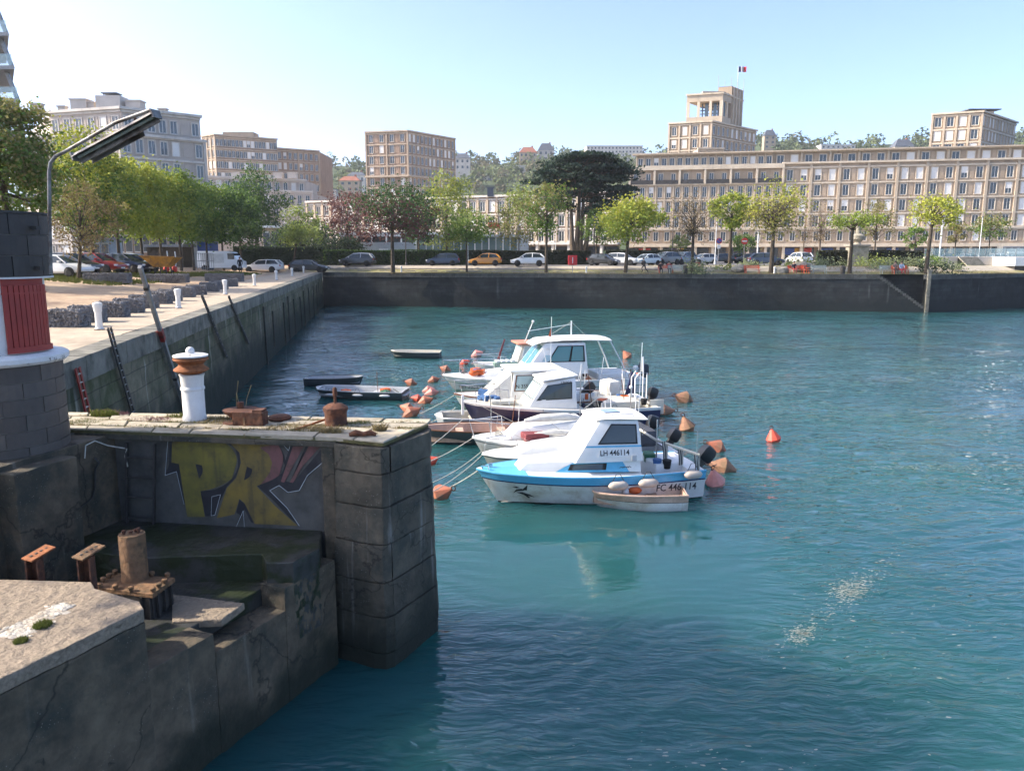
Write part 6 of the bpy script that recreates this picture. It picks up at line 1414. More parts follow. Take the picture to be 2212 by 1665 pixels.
# ---------------------------------------------------------------- the hill behind
RID = [(100, 400), (400, 392), (600, 384), (690, 372), (740, 366), (790, 372), (985, 356), (1040, 362), (1100, 364), (1130, 350), (1190, 350), (1250, 356), (1300, 358), (1380, 352), (1440, 348), (1500, 340), (1640, 318), (1690, 314), (1740, 322), (1800, 334), (1860, 326), (1940, 320), (2010, 316), (2100, 312), (2212, 306), (2500, 300)]
RID = [(a, b_ - 8 - (3 if a > 1600 else 0)) for a, b_ in RID]
def ridge(px):
    for (a, b_), (c, d) in zip(RID, RID[1:]):
        if px <= c: return lerp(b_, d, (px - a) / (c - a))
    return RID[-1][1]
HD0, HD1 = 330.0, 640.0
def hill_z(px, t): return lerp(4.6, ZT_(ridge(px), HD1), t ** .8)
M['hill'] = mat('hill', (.06, .085, .03), (.04, .06, .022), .05, 1, .5, .3)
hb = MB(); pxs = list(range(60, 2700, 40)); ts = [0, .1, .25, .4, .55, .7, .85, 1.0, 1.35]
for px in pxs:
    for t in ts:
        D = lerp(HD0, HD1, t); p = XY(px, D); z = hill_z(px, min(t, 1)) - (0 if t <= 1 else 25); hb.v.append((p.x, p.y, z))
n = len(ts)
for i in range(len(pxs) - 1):
    for j in range(n - 1): hb.f.append((i * n + j, (i + 1) * n + j, (i + 1) * n + j + 1, i * n + j + 1)); hb.m.append(0)
tag(hb.build('hill', M['hill'], smooth=80), kind='structure')
def leafm(name, c, c2, tr=.35): return mat(name, c, c2, .9, .75, vary=.10, trans=tr, spec=.25, detail=3)
rnd = random.Random(77)
for nm, lab, c, c2, cnt in (('hill_wood', 'dark green wood covering the hillside behind the town', (.075, .105, .05), (.10, .13, .06), 420), ('hill_wood', 'lighter green trees scattered over the hillside', (.15, .18, .075), (.12, .15, .065), 330), ('hill_wood', 'olive and brownish trees along the hill crest', (.15, .145, .085), (.12, .11, .065), 150)):
    b = MB(); V, Fc = [], []
    for _ in range(cnt):
        px = rnd.uniform(560, 2320); t = rnd.random() ** .5; D = lerp(HD0, HD1, t); p = XY(px, D); z = hill_z(px, t); rr_ = rnd.uniform(2.6, 5.5); hh_ = rr_ * rnd.uniform(.8, 1.35)
        for k in range(46):
            a, u = rnd.uniform(0, 6.283), rnd.uniform(-.6, 1); q = rnd.uniform(.6, 1.05); w = math.sqrt(max(0, 1 - u * u)) * rr_ * q
            c_ = Vector((p.x + math.cos(a) * w, p.y + math.sin(a) * w, z + hh_ * .75 + u * hh_ * q)); s = rnd.uniform(.7, 1.6)
            e1_ = Vector((rnd.gauss(0, 1), rnd.gauss(0, 1), rnd.gauss(0, .6))).normalized() * s; e2_ = Vector((rnd.gauss(0, 1), rnd.gauss(0, 1), rnd.gauss(0, 1))).cross(e1_).normalized() * s
            b.add([c_ - e1_, c_ - e2_ * .7, c_ + e1_, c_ + e2_ * .7], [(0, 1, 2, 3)])
    tag(b.build(nm, leafm('leaf_' + lab[:6], c, c2)), lab, 'wood', kind='stuff')
def house(label, px, py, D, w, h, rh, wm, rm, nwin=3, rows_=2, gable=False):
    p = XY(px, D); z = ZT_(py, D); r_ = thing('hill_house', label, 'house', (p.x, p.y, z), 0, 'houses on the hill')
    MB().bx(p.x - w / 2, p.x + w / 2, p.y, p.y + w * .6, z - 6, z + h).build('wall', wm, r_)
    if rh > 0:
        b = MB(); A = [(p.x - w / 2 - .4, p.y - .4, z + h), (p.x + w / 2 + .4, p.y - .4, z + h), (p.x + w / 2 + .4, p.y + w * .6 + .4, z + h), (p.x - w / 2 - .4, p.y + w * .6 + .4, z + h)]; T = [(p.x - w * .28, p.y + w * .2, z + h + rh), (p.x + w * .28, p.y + w * .2, z + h + rh), (p.x + w * .28, p.y + w * .4, z + h + rh), (p.x - w * .28, p.y + w * .4, z + h + rh)]
        rf_ = b.hexa(A, T).build('roof', rm, r_); MB().bx(p.x + w * .2, p.x + w * .3, p.y + w * .3, p.y + w * .4, z + h + rh * .4, z + h + rh + 1).build('chimney', M['roof_red'], rf_)
    else: MB().bx(p.x - w / 2 - .3, p.x + w / 2 + .3, p.y - .3, p.y + w * .6, z + h, z + h + .5).build('roof', rm, r_)
    for j in range(rows_):
        for i in range(nwin): MB().bx(p.x - w / 2 + w * (i + .3) / nwin, p.x - w / 2 + w * (i + .7) / nwin, p.y - .08, p.y + .05, z + h * (j + .3) / rows_, z + h * (j + .75) / rows_).build('window', M['pane_dark'], r_)
house('white villa with a dark slate roof just right of the tan slab', 1001, 368, 480, 9, 7, 3, M['conc_pale'], M['slate'])
house('brick and stone villa with several roofs on the hilltop', 1140, 352, 560, 12, 7, 4, M['panel_pink'], M['roof_red'], 4); house('grey-roofed villa beside the brick villa on the hilltop', 1178, 350, 565, 11, 8, 5, M['conc_pale'], M['slate'])
house('long white apartment slab with antennas on the ridge', 1323, 340, 600, 42, 8, 0, M['conc_palel'], M['shop_white'], 16, 3)
house('small white flat-roofed house half hidden by trees on the slope', 1058, 395, 520, 14, 4, 0, M['conc_pale'], M['roof_grey'], 3, 1); house('low pale house above the cedar top', 1110, 372, 540, 16, 4, 0, M['conc_pale'], M['conc_palel'], 4, 1)
house('pale house peeking out left of the flag tower', 1430, 346, 590, 11, 5, 0, M['conc_palel'], M['shop_white'], 3, 1); house('tall brick villa with a slate roof right of the flag tower', 1650, 322, 560, 8, 9, 4, M['panel_pink'], M['slate'], 2, 3)
house('flat white block on the crest behind the long building', 1795, 330, 560, 24, 5, 0, M['conc_palel'], M['shop_white'], 7, 2); house('slate-roofed villa among trees near the right tower', 1935, 330, 540, 13, 4, 5, M['conc_pale'], M['slate'], 4, 1)
house('pinkish house on the lower slope left of the tan slab', 760, 415, 430, 11, 6, 2.5, M['panel_pink'], M['roof_red'], 3, 2); house('white house among trees between the brown block and the tan slab', 712, 432, 400, 9, 5, 0, M['conc_pale'], M['roof_grey'], 3, 2); house('small cream house at the hill foot above the plum tree', 775, 398, 460, 10, 5, 2, M['conc_palel'], M['slate'], 3, 1)
house('slate house on the crest at the right edge', 2205, 345, 520, 14, 5, 3, M['conc_pale'], M['slate'], 3, 1)
# ================================================================ trees, hedges, shrubs
M['bark'] = mat('bark', (.085, .065, .045), (.05, .038, .027), 5, .95, .6, 20); M['bark_pale'] = mat('bark_pale', (.42, .40, .36), (.20, .18, .155), 3, .9, .4, 12); M['bark_brown'] = mat('bark_brown', (.13, .095, .065), (.08, .058, .04), 5, .95, .5, 20)
LEAF = {k: leafm('leaf_' + k, c, c2) for k, c, c2 in (
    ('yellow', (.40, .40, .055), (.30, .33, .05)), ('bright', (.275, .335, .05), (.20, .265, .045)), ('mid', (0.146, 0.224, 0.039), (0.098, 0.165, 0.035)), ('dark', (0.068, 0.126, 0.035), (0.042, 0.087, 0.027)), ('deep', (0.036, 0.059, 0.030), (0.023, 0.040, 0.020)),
    ('plum', (0.173, 0.074, 0.063), (0.107, 0.058, 0.049)), ('olive', (0.273, 0.243, 0.078), (0.195, 0.185, 0.063)), ('birch', (0.312, 0.360, 0.098), (0.195, 0.243, 0.068)), ('bronze', (0.247, 0.181, 0.083), (0.165, 0.132, 0.066)), ('cedar', (0.030, 0.056, 0.036), (0.020, 0.036, 0.025)), ('hedge', (0.066, 0.124, 0.026), (0.043, 0.083, 0.020)), ('hedge_dark', (0.049, 0.056, 0.030), (0.033, 0.036, 0.021)), ('sage', (0.264, 0.297, 0.165), (0.165, 0.198, 0.099)))}
def leaf_mesh(name, C, size, m, rs, up=.25, asp=.75):
    n = len(C); e1 = rs.normal(size=(n, 3)); e1[:, 2] *= .6; e1 /= np.linalg.norm(e1, axis=1)[:, None]
    r2 = rs.normal(size=(n, 3)); e2 = np.cross(e1, r2); e2 /= np.linalg.norm(e2, axis=1)[:, None]
    s = (size * rs.uniform(.45, 1.2, n))[:, None]
    V = np.stack([C - e1 * s, C - e2 * s * asp, C + e1 * s, C + e2 * s * asp], 1).reshape(-1, 3)
    me = bpy.data.meshes.new(name); me.vertices.add(n * 4); me.vertices.foreach_set('co', V.ravel()); me.loops.add(n * 4); me.loops.foreach_set('vertex_index', np.arange(n * 4))
    me.polygons.add(n); me.polygons.foreach_set('loop_start', np.arange(0, n * 4, 4)); me.update(); me.materials.append(m); return me
def crown_points(rs, kind, rx, rz, zc, nclump, nleaf, cr):
    cl = []; ph = rs.uniform(0, 6.28)
    while len(cl) < nclump:
        u = rs.normal(size=3); u /= np.linalg.norm(u); r_ = rs.uniform(.35, 1.0) ** .45
        p = u * r_
        if kind == 'round' and p[2] < -.75: continue
        if kind == 'umbrella' and p[2] < -.2: continue
        if kind == 'vase': p[:2] *= (.55 + .45 * (p[2] + 1) / 2) * 1.15
        if kind == 'tall': p[:2] *= (1.0 - .35 * max(0, p[2]))
        lump = 1 + .30 * math.sin(ph + 2.7 * math.atan2(p[1], p[0]) + 4 * p[2]) + .10 * rs.normal()
        cl.append((p[0] * rx * lump, p[1] * rx * lump, zc + p[2] * rz * (1 + .10 * rs.normal())))
    cl = np.array(cl); per = max(1, nleaf // nclump); w = rs.uniform(.45, 1.3, nclump) ** 1.8
    pts = [c + rs.normal(size=(max(1, int(per * q)), 3)) * cr * np.array([1, 1, .75]) * rs.uniform(.7, 1.2) for c, q in zip(cl, w)]
    return cl, np.concatenate(pts)
def branches(b, rs, H0, zc, rz, cl, r0, lean, nlimb, twigs=0):
    top = np.array([lean[0], lean[1], zc + rz * .25]); tp = [(0, 0, -.15), (lean[0] * .15, lean[1] * .15, H0 * .35), (lean[0] * .5, lean[1] * .5, H0), tuple(top)]
    b.tube(tp, [r0 * 1.25, r0, r0 * .8, r0 * .35], 8)
    idx = rs.permutation(len(cl))[:nlimb]
    for i in idx:
        e = cl[i]; t = rs.uniform(.0, .8); s = np.array(tp[2]) * (1 - t) + top * t; mid = s * .45 + e * .55 + np.array([0, 0, .12 * rz * (1 if e[2] > s[2] else -.3)])
        r1 = r0 * .38 * (1 - .5 * t); b.tube([s, (s + mid) / 2 + rs.normal(size=3) * .12, mid, e], [r1, r1 * .75, r1 * .5, r1 * .16], 5, cap=False)
        for _ in range(twigs):
            q = mid * (1 - (u := rs.uniform(0, 1))) + e * u; d = rs.normal(size=3) * np.array([1, 1, .6]); d[2] += .7; d /= np.linalg.norm(d); l = rs.uniform(.5, 1.3)
            b.tube([q, q + d * l * .5 + rs.normal(size=3) * .06, q + d * l], [r1 * .22, r1 * .15, r1 * .06], 4, cap=False)
def tree(label, px, d, ytop, ybot, wpx, leaf, kind='round', dx=0, n=4000, size=.2, nclump=60, cr=None, bark='bark', r0=None, nlimb=16, twigs=0, seed=0, name='tree', gz=None, leaf2=None, f2=.3, zt=None, zb=None, rx=None):
    n = int(n * 1.45); size *= .80
    rs = np.random.RandomState(seed + int(abs(px))); P = XY(px, d); z0 = gz if gz is not None else ground_z(P.x, P.y)
    zt, zb = zt or ZT_(ytop, d), zb or ZT_(ybot, d); rx = rx or wpx / 2 * d / FPX; rz = (zt - zb) / 2 * .93; zc = (zt + zb) / 2 - z0
    t = thing(name, label, 'tree', (P.x, P.y, z0), rs.uniform(-.3, .3))
    t['_wr'] = 0.0
    lean = (dx * d / FPX, 0); H0 = max(zb - z0 + .25 * rz, 1.0); cr = cr or rx * .19
    cl, pts = crown_points(rs, kind, rx, rz, zc, nclump, n, cr); cl[:, 0] += lean[0]; pts[:, 0] += lean[0]
    b = MB(); branches(b, rs, H0, zc, rz, cl, r0 or max(.12, rx * .055), lean, nlimb, twigs)
    link('trunk', b.mesh('trunk', M[bark], 60), t)
    if leaf2:
        k = rs.rand(len(pts)) < f2 * np.clip((pts[:, 2] - zc) / rz + .9, 0, 2)  # second leaf tone thickens upward, putting sunlit tops into the leaf colour
        cro = link('crown', leaf_mesh('crown', pts[~k], size, LEAF[leaf], rs), t); tag(link('leaf_mix_sun_tint', leaf_mesh('leaf_mix_sun_tint', pts[k], size, LEAF[leaf2], rs), cro), kind='stuff')
    else: link('crown', leaf_mesh('crown', pts, size, LEAF[leaf], rs), t)
    return t
# left quay row, from the tower towards the far corner
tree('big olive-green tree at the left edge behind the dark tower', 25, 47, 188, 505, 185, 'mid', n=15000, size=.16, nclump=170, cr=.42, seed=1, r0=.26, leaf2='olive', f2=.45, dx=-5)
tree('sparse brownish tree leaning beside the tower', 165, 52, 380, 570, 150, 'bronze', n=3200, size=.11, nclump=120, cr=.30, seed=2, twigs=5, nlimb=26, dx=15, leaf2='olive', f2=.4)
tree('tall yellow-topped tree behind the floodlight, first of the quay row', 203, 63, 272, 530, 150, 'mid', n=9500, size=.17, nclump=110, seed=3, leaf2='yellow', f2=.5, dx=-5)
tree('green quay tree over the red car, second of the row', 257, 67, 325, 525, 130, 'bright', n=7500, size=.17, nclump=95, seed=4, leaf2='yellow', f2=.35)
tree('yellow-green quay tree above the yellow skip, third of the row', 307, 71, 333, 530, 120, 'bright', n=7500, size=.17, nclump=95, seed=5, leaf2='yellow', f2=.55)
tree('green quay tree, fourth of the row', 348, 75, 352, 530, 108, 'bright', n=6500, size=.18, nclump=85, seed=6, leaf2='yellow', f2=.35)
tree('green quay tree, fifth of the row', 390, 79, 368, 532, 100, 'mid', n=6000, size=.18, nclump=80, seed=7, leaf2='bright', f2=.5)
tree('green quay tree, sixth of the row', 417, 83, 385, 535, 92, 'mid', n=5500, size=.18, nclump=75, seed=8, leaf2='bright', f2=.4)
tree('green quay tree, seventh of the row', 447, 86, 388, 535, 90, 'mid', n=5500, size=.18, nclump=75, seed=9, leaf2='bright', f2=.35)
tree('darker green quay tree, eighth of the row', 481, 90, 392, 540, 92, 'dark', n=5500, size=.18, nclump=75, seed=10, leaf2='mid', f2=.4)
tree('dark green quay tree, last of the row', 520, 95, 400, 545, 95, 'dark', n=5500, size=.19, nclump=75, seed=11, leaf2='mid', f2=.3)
tree('dense dark green dome-shaped tree behind the end of the quay row', 555, 125, 364, 530, 112, 'dark', n=6500, size=.26, nclump=110, seed=12, leaf2='mid', f2=.25)
# far quay and garden
tree('loose light green tree beside the parked dark wagon', 632, 97, 447, 535, 82, 'birch', n=2600, size=.19, nclump=55, dx=18, seed=13, r0=.13)
tree('bushy dark evergreen behind the white wagon', 660, 112, 480, 556, 120, 'deep', n=5500, size=.2, nclump=90, seed=14, leaf2='mid', f2=.2)
tree('dark evergreen bush beside the pavilion wall', 745, 110, 512, 560, 75, 'deep', n=3000, size=.18, nclump=55, seed=15)
tree('plum-coloured tree behind the dark one', 752, 118, 412, 525, 105, 'plum', n=3600, size=.22, nclump=70, seed=16, nlimb=24)
tree('plum and green tree with a dark trunk on the far quay', 848, 91.5, 400, 522, 150, 'plum', n=6000, size=.2, nclump=95, seed=17, r0=.24, nlimb=28, leaf2='dark', f2=.55)
tree('green leafy tree behind the plum tree', 905, 104, 425, 540, 75, 'dark', n=2800, size=.2, nclump=50, seed=18)
tree('tall pale green birch-like tree behind the hedge', 965, 107, 362, 545, 112, 'birch', 'tall', n=5600, size=.21, nclump=95, seed=19, r0=.16, leaf2='yellow', f2=.3)
tree('slim green tree between the dark blue and yellow cars', 1008, 92.5, 445, 530, 90, 'mid', n=2500, size=.18, nclump=50, seed=20, r0=.11, leaf2='birch', f2=.4)
tree('drooping olive birch with a white trunk behind the hedge', 1121, 106, 402, 535, 105, 'olive', 'tall', n=3800, size=.19, nclump=80, seed=21, bark='bark_pale', r0=.13, leaf2='birch', f2=.5)
tree('airy green tree in front of the white hatchback', 1180, 90.5, 392, 510, 90, 'mid', 'vase', n=2600, size=.19, nclump=60, seed=22, r0=.16, nlimb=26, twigs=3, leaf2='olive', f2=.4)
tree('small rounded green tree right of the cedar', 1288, 118, 450, 535, 62, 'mid', n=2200, size=.2, nclump=45, seed=23)
tree('bright green round tree on the far quay', 1352, 89.5, 424, 530, 118, 'bright', n=5500, size=.2, nclump=80, seed=24, r0=.2, leaf2='yellow', f2=.5, dx=8)
tree('nearly bare brown tree on the far quay', 1496, 88.5, 410, 530, 110, 'bronze', 'vase', n=1100, size=.13, nclump=90, seed=25, r0=.19, nlimb=44, twigs=7)
tree('leafy green tree leaning left of the yellowish one', 1577, 92, 412, 500, 80, 'bright', n=3000, size=.2, nclump=50, seed=26, r0=.19, leaf2='yellow', f2=.3)
tree('broad yellow-olive tree with spreading branches', 1668, 87.5, 392, 515, 140, 'olive', 'vase', n=3000, size=.18, nclump=95, seed=27, r0=.24, nlimb=46, twigs=5, leaf2='yellow', f2=.45)
tree('almost leafless grey tree before the long building', 1770, 112, 428, 540, 85, 'bronze', 'vase', n=500, size=.13, nclump=60, seed=28, bark='bark_brown', r0=.15, nlimb=36, twigs=6)
tree('umbrella-shaped tree with bare limbs in the garden', 1838, 86, 460, 506, 100, 'bright', 'umbrella', n=1300, size=.17, nclump=35, seed=29, r0=.2, nlimb=26, twigs=3)
tree('thin yellow-green street tree behind the plinth', 1889, 112, 433, 530, 75, 'olive', n=1500, size=.17, nclump=45, seed=30, r0=.13, nlimb=26, twigs=4)
tree('yellow-green tree with a dark bent trunk in the garden', 2004, 85, 418, 505, 95, 'yellow', n=2000, size=.17, nclump=45, seed=31, r0=.21, nlimb=30, twigs=4, dx=5)
tree('hanging green foliage below the yellow-green garden tree', 1975, 100, 478, 545, 40, 'mid', n=900, size=.17, nclump=22, seed=32, r0=.09)
tree('small olive street tree near the light pole', 2062, 118, 478, 530, 42, 'olive', n=900, size=.17, nclump=25, seed=33, r0=.1)
tree('small green street tree before the cafe', 2135, 116, 463, 520, 72, 'mid', n=1500, size=.18, nclump=35, seed=34, r0=.11, leaf2='olive', f2=.4)
tree('tiny young tree in front of the red shop', 1470, 122, 505, 540, 42, 'birch', n=800, size=.17, nclump=20, seed=35, r0=.08)
tree('small dark green round tree before the arcade', 1606, 122, 505, 545, 52, 'mid', n=1300, size=.18, nclump=28, seed=36, r0=.09)
tree('slender bare street tree left of the parking sign', 1735, 124, 455, 535, 55, 'bronze', 'vase', n=250, size=.12, nclump=40, seed=37, bark='bark_brown', r0=.1, nlimb=24, twigs=4)
# the cedar: layered plates of dark needles on several upright stems
P = XY(1250, 122); z0 = ground_z(P.x, P.y); rs = np.random.RandomState(5)
cd_ = thing('cedar', 'large dark cedar with flat layered branches and several stems', 'tree', (P.x, P.y, z0)); k = 122 / FPX
b = MB(); tips = []
for sx, ty, tx in ((-14, 400, -20), (4, 370, 10), (16, 360, 30), (-4, 350, 0)):
    b.tube([(sx * k * .5, 0, -.2), (sx * k, .2, 3), (tx * k * .8, .3, (ZT_(ty, 122) - z0) * .6), (tx * k, 0, ZT_(ty, 122) - z0)], [.55, .38, .26, .08], 8)
link('trunk', None, cd_) if False else None
pts = []
for i in range(100):
    y_ = rs.uniform(338, 462); w = 96 * (1 - abs((y_ - 395) / 70) ** 2.2 * .85); x_ = rs.uniform(-1, 1) * w + (10 if y_ < 380 else 0)
    if y_ > 425 and abs(x_) < 25: continue
    z = ZT_(y_, 122) - z0; c = np.array([x_ * k, rs.uniform(-1, 1) * 4.5, z]); s0 = np.array([np.sign(x_) * 8 * k, 0, z - 1.0])
    b.tube([s0, (s0 + c) / 2 + np.array([0, 0, -.2]), c], [.12, .08, .03], 5, cap=False)
    L_ = rs.uniform(1.2, 2.4); q = rs.normal(size=(230, 3)) * np.array([L_ * .55, L_ * .55, .16]); q[:, 2] += np.abs(q[:, 0]) * -.06; pts.append(c + q)
link('trunk', b.mesh('trunk', M['bark_brown'], 60), cd_); link('crown', leaf_mesh('crown', np.concatenate(pts), .34, LEAF['cedar'], rs, asp=.55), cd_)
# hedges: clipped boxes of leaves over a dark core
def hedge(label, a, b_, h, w, leaf, n, seed, size=.10, name='hedge'):
    rs = np.random.RandomState(seed); d = b_ - a; l = d.length; d = d / l; nn = Vector((d.y, -d.x)); z0 = ground_z(a.x, a.y)
    t = thing(name, label, 'hedge', (a.x, a.y, z0)); z1 = ground_z(b_.x, b_.y)
    c = MB(); q = [a + nn * (w / 2 - .08), b_ + nn * (w / 2 - .08), b_ - nn * (w / 2 - .08), a - nn * (w / 2 - .08)]; c.prism([tuple(p) for p in q], z0 - .2, z0 + h - .08); c.build('hedge_core', LEAF['deep'], t)
    u = rs.rand(n); f = rs.rand(n); X = np.zeros((n, 3)); top = f < .38
    s_ = rs.uniform(-1, 1, n) * w / 2; off = np.where(top, s_, w / 2 + rs.normal(size=n) * .03); z = np.where(top, h + rs.normal(size=n) * .03 + .05 * np.sin(u * l * .7), rs.rand(n) * h)
    X[:, 0] = d.x * u * l + nn.x * off; X[:, 1] = d.y * u * l + nn.y * off; X[:, 2] = z
    link('foliage', leaf_mesh('foliage', X, size, LEAF[leaf], rs), t); return t
hedge('long clipped green hedge behind the parked cars', XY(700, 101.5), XY(1010, 102.5), 1.85, 1.2, 'hedge', 9000, 1)
hedge('darker clipped hedge continuing behind the white hatchback', XY(1012, 102.5), XY(1275, 103.5), 1.80, 1.2, 'hedge_dark', 8000, 2)
hedge('brownish clipped hedge at the parking lot behind the grey cars', XY(1305, 112), XY(1480, 114), 1.9, 1.2, 'hedge_dark', 5000, 3)
hedge('dark clipped hedge beside the stone plinth in the garden', XY(1765, 96.5), XY(1838, 96.2), 1.75, 1.0, 'hedge_dark', 2600, 4); hedge('dark clipped hedge right of the stone plinth', XY(1866, 96.2), XY(1992, 95.6), 1.75, 1.0, 'hedge_dark', 4200, 5)
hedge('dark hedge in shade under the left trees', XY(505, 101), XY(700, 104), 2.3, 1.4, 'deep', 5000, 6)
def bush(label, px, d, ytop, wpx, leaf, n, seed, name='shrub', size=.11):
    rs = np.random.RandomState(seed); P = XY(px, d); z0 = ground_z(P.x, P.y); rx = wpx / 2 * d / FPX; h = max(.4, ZT_(ytop, d) - z0)
    t = thing(name, label, 'shrub', (P.x, P.y, z0)); b = MB()
    for k in range(5): a = k * 1.3; b.tube([(0, 0, -.05), (math.cos(a) * rx * .4, math.sin(a) * rx * .4, h * .6)], [.03, .012], 4)
    link('stem', b.mesh('stem', M['bark']), t); cl, pts = crown_points(rs, 'round', rx, h * .5, h * .48, 14, n, rx * .28); pts[:, 2] = np.maximum(pts[:, 2], .02); link('foliage', leaf_mesh('foliage', pts, size, LEAF[leaf], rs), t)
for i, a in enumerate([(1506, 88, 570, 75, 'sage', 1100, 'grey-green shrub beside the bare tree with a red shape in it'), (1625, 93, 566, 45, 'sage', 600, 'small shrub near the red bench'), (1790, 92, 564, 60, 'sage', 800, 'low sage shrub below the dark hedge'), (1735, 92.5, 564, 60, 'birch', 800, 'flowering shrub beside the no-entry sign'), (1885, 92, 563, 75, 'birch', 900, 'loose shrub at the foot of the plinth'),
                       (1920, 88, 572, 75, 'sage', 1100, 'rounded silvery shrub beside the seated person'), (1960, 91, 560, 60, 'sage', 800, 'pale shrub in front of the hedge end'), (2018, 92, 553, 50, 'mid', 800, 'green shrub at the trunk of the bent tree'), (2030, 86, 576, 65, 'deep', 900, 'dark low shrub right of the stone post'), (2055, 90, 568, 55, 'sage', 700, 'grey shrub below the terrace wall'),
                       (1560, 90, 576, 40, 'birch', 400, 'small yellowish shrub near the dark bin'), (700, 103, 520, 60, 'deep', 1200, 'dark evergreen shrub at the end of the clipped hedge')]): bush(a[6], a[0], a[1], a[2], a[3], a[4], a[5], i)
# rough grass under the quay trees and along the verges
def grass(label, spots, n, h, m, seed):
    rnd = random.Random(seed); b = MB()
    for _ in range(n):
        x0, x1, y0, y1 = rnd.choice(spots); x, y = rnd.uniform(x0, x1), rnd.uniform(y0, y1); z = ground_z(x, y); hh = h * rnd.uniform(.4, 1.2); a = rnd.uniform(0, 6.28); w = hh * .35
        b.add([(x - w, y, z - .02), (x + w, y, z - .02), (x + rnd.uniform(-.2, .2), y + rnd.uniform(-.1, .1), z + hh)], [(0, 1, 2)])
    tag(b.build('grass', M[m]), label, 'grass', kind='stuff')
grass('patchy grass under the left quay trees', [(-36, -30, 50, 62), (-33, -28, 60, 74), (-31, -27, 70, 84), (-34, -25, 48, 56)], 7000, .22, 'grass_blade', 1)
grass('dry tufts along the far quay verge', [(-8, 8, 88.6, 90.4), (8, 20, 86.6, 88.6), (-14, -4, 90.0, 91.6)], 2500, .10, 'dry_blade', 2)
grass('grass of the garden edge beside the stairs', [(24, 44, 84.8, 87.4), (46, 58, 86.8, 91.0), (30, 44, 88, 91)], 4000, .10, 'dry_blade', 3)
# ================================================================ cars
def carpaint(name, c, metal=.0): return mat(name, c, tuple(x * .93 for x in c), 1.5, .28, spec=.5, coat=.6, metal=metal)
CP = {k: carpaint('car_' + k, c) for k, c in dict(white=(.78, .78, .77), dark=(.025, .028, .035), blue=(.02, .035, .075), yellow=(.62, .26, .02), red=(.28, .012, .015), silver=(.42, .43, .44), grey=(.10, .11, .125), ice=(.52, .60, .66), slate=(.09, .13, .18), black=(.014, .014, .016)).items()}
M['car_glass'] = glassm('car_glass', (.03, .04, .048), .04); M['head_lamp'] = glassm('head_lamp', (.6, .62, .64), .1); M['tail_lamp'] = glassm('tail_lamp', (.35, .015, .012), .15); M['tyre'] = M['rubber']; M['rim'] = mat('rim', (.45, .45, .46), (.3, .3, .31), 6, .3, metal=.6); M['plate'] = mat('plate', (.7, .7, .68), None, 4, .5)
CAR = dict(
    hatch=dict(L=4.15, W=1.76, low=[(0, .50), (.06, .66), (.25, .74), (.95, .92), (1.2, .96), (3.6, 1.0), (4.0, .98), (4.12, .85), (4.15, .55)], gh=[(1.0, .93, .93), (1.75, 1.40, 1.42), (2.6, 1.47, 1.48), (3.5, 1.38, 1.40), (3.98, .98, .98)], wb=(.80, 3.35), wr=.31),
    wagon=dict(L=4.65, W=1.80, low=[(0, .50), (.06, .64), (.3, .74), (1.1, .90), (1.35, .94), (4.0, .99), (4.5, .98), (4.62, .82), (4.65, .55)], gh=[(1.15, .92, .92), (1.95, 1.38, 1.40), (2.9, 1.46, 1.47), (4.05, 1.40, 1.41), (4.52, .98, .98)], wb=(.88, 3.62), wr=.32),
    mpv=dict(L=4.55, W=1.82, low=[(0, .55), (.06, .72), (.3, .84), (.85, .98), (1.1, 1.02), (4.0, 1.06), (4.4, 1.04), (4.52, .88), (4.55, .55)], gh=[(.85, 1.0, 1.0), (1.85, 1.54, 1.57), (2.8, 1.63, 1.64), (3.95, 1.55, 1.57), (4.42, 1.05, 1.05)], wb=(.85, 3.60), wr=.33),
    suv=dict(L=4.4, W=1.84, low=[(0, .58), (.06, .78), (.25, .92), (1.05, 1.05), (1.25, 1.08), (3.9, 1.12), (4.28, 1.10), (4.38, .92), (4.4, .6)], gh=[(1.1, 1.05, 1.05), (1.8, 1.58, 1.61), (2.7, 1.67, 1.68), (3.8, 1.60, 1.62), (4.28, 1.10, 1.10)], wb=(.85, 3.50), wr=.36))
wm_ = MB(); wm_.lathe([(.62, -.11), (.94, -.115), (1.0, -.07), (1.0, .07), (.94, .115), (.62, .11)], (0, 0, 0), 20); 
wr_ = MB(); wr_.lathe([(.64, -.10), (.60, -.06), (.12, -.085), (.01, -.09)], (0, 0, 0), 12); wr_.lathe([(.64, .10), (.60, .06), (.12, .085), (.01, .09)], (0, 0, 0), 12)
def _rotx(b): b.v = [(x, z, y) for x, y, z in b.v]; return b
TYRE = _rotx(wm_).mesh('tyre', M['tyre'], 40); RIM = _rotx(wr_).mesh('rim', M['rim'], 40)
_carm = {}
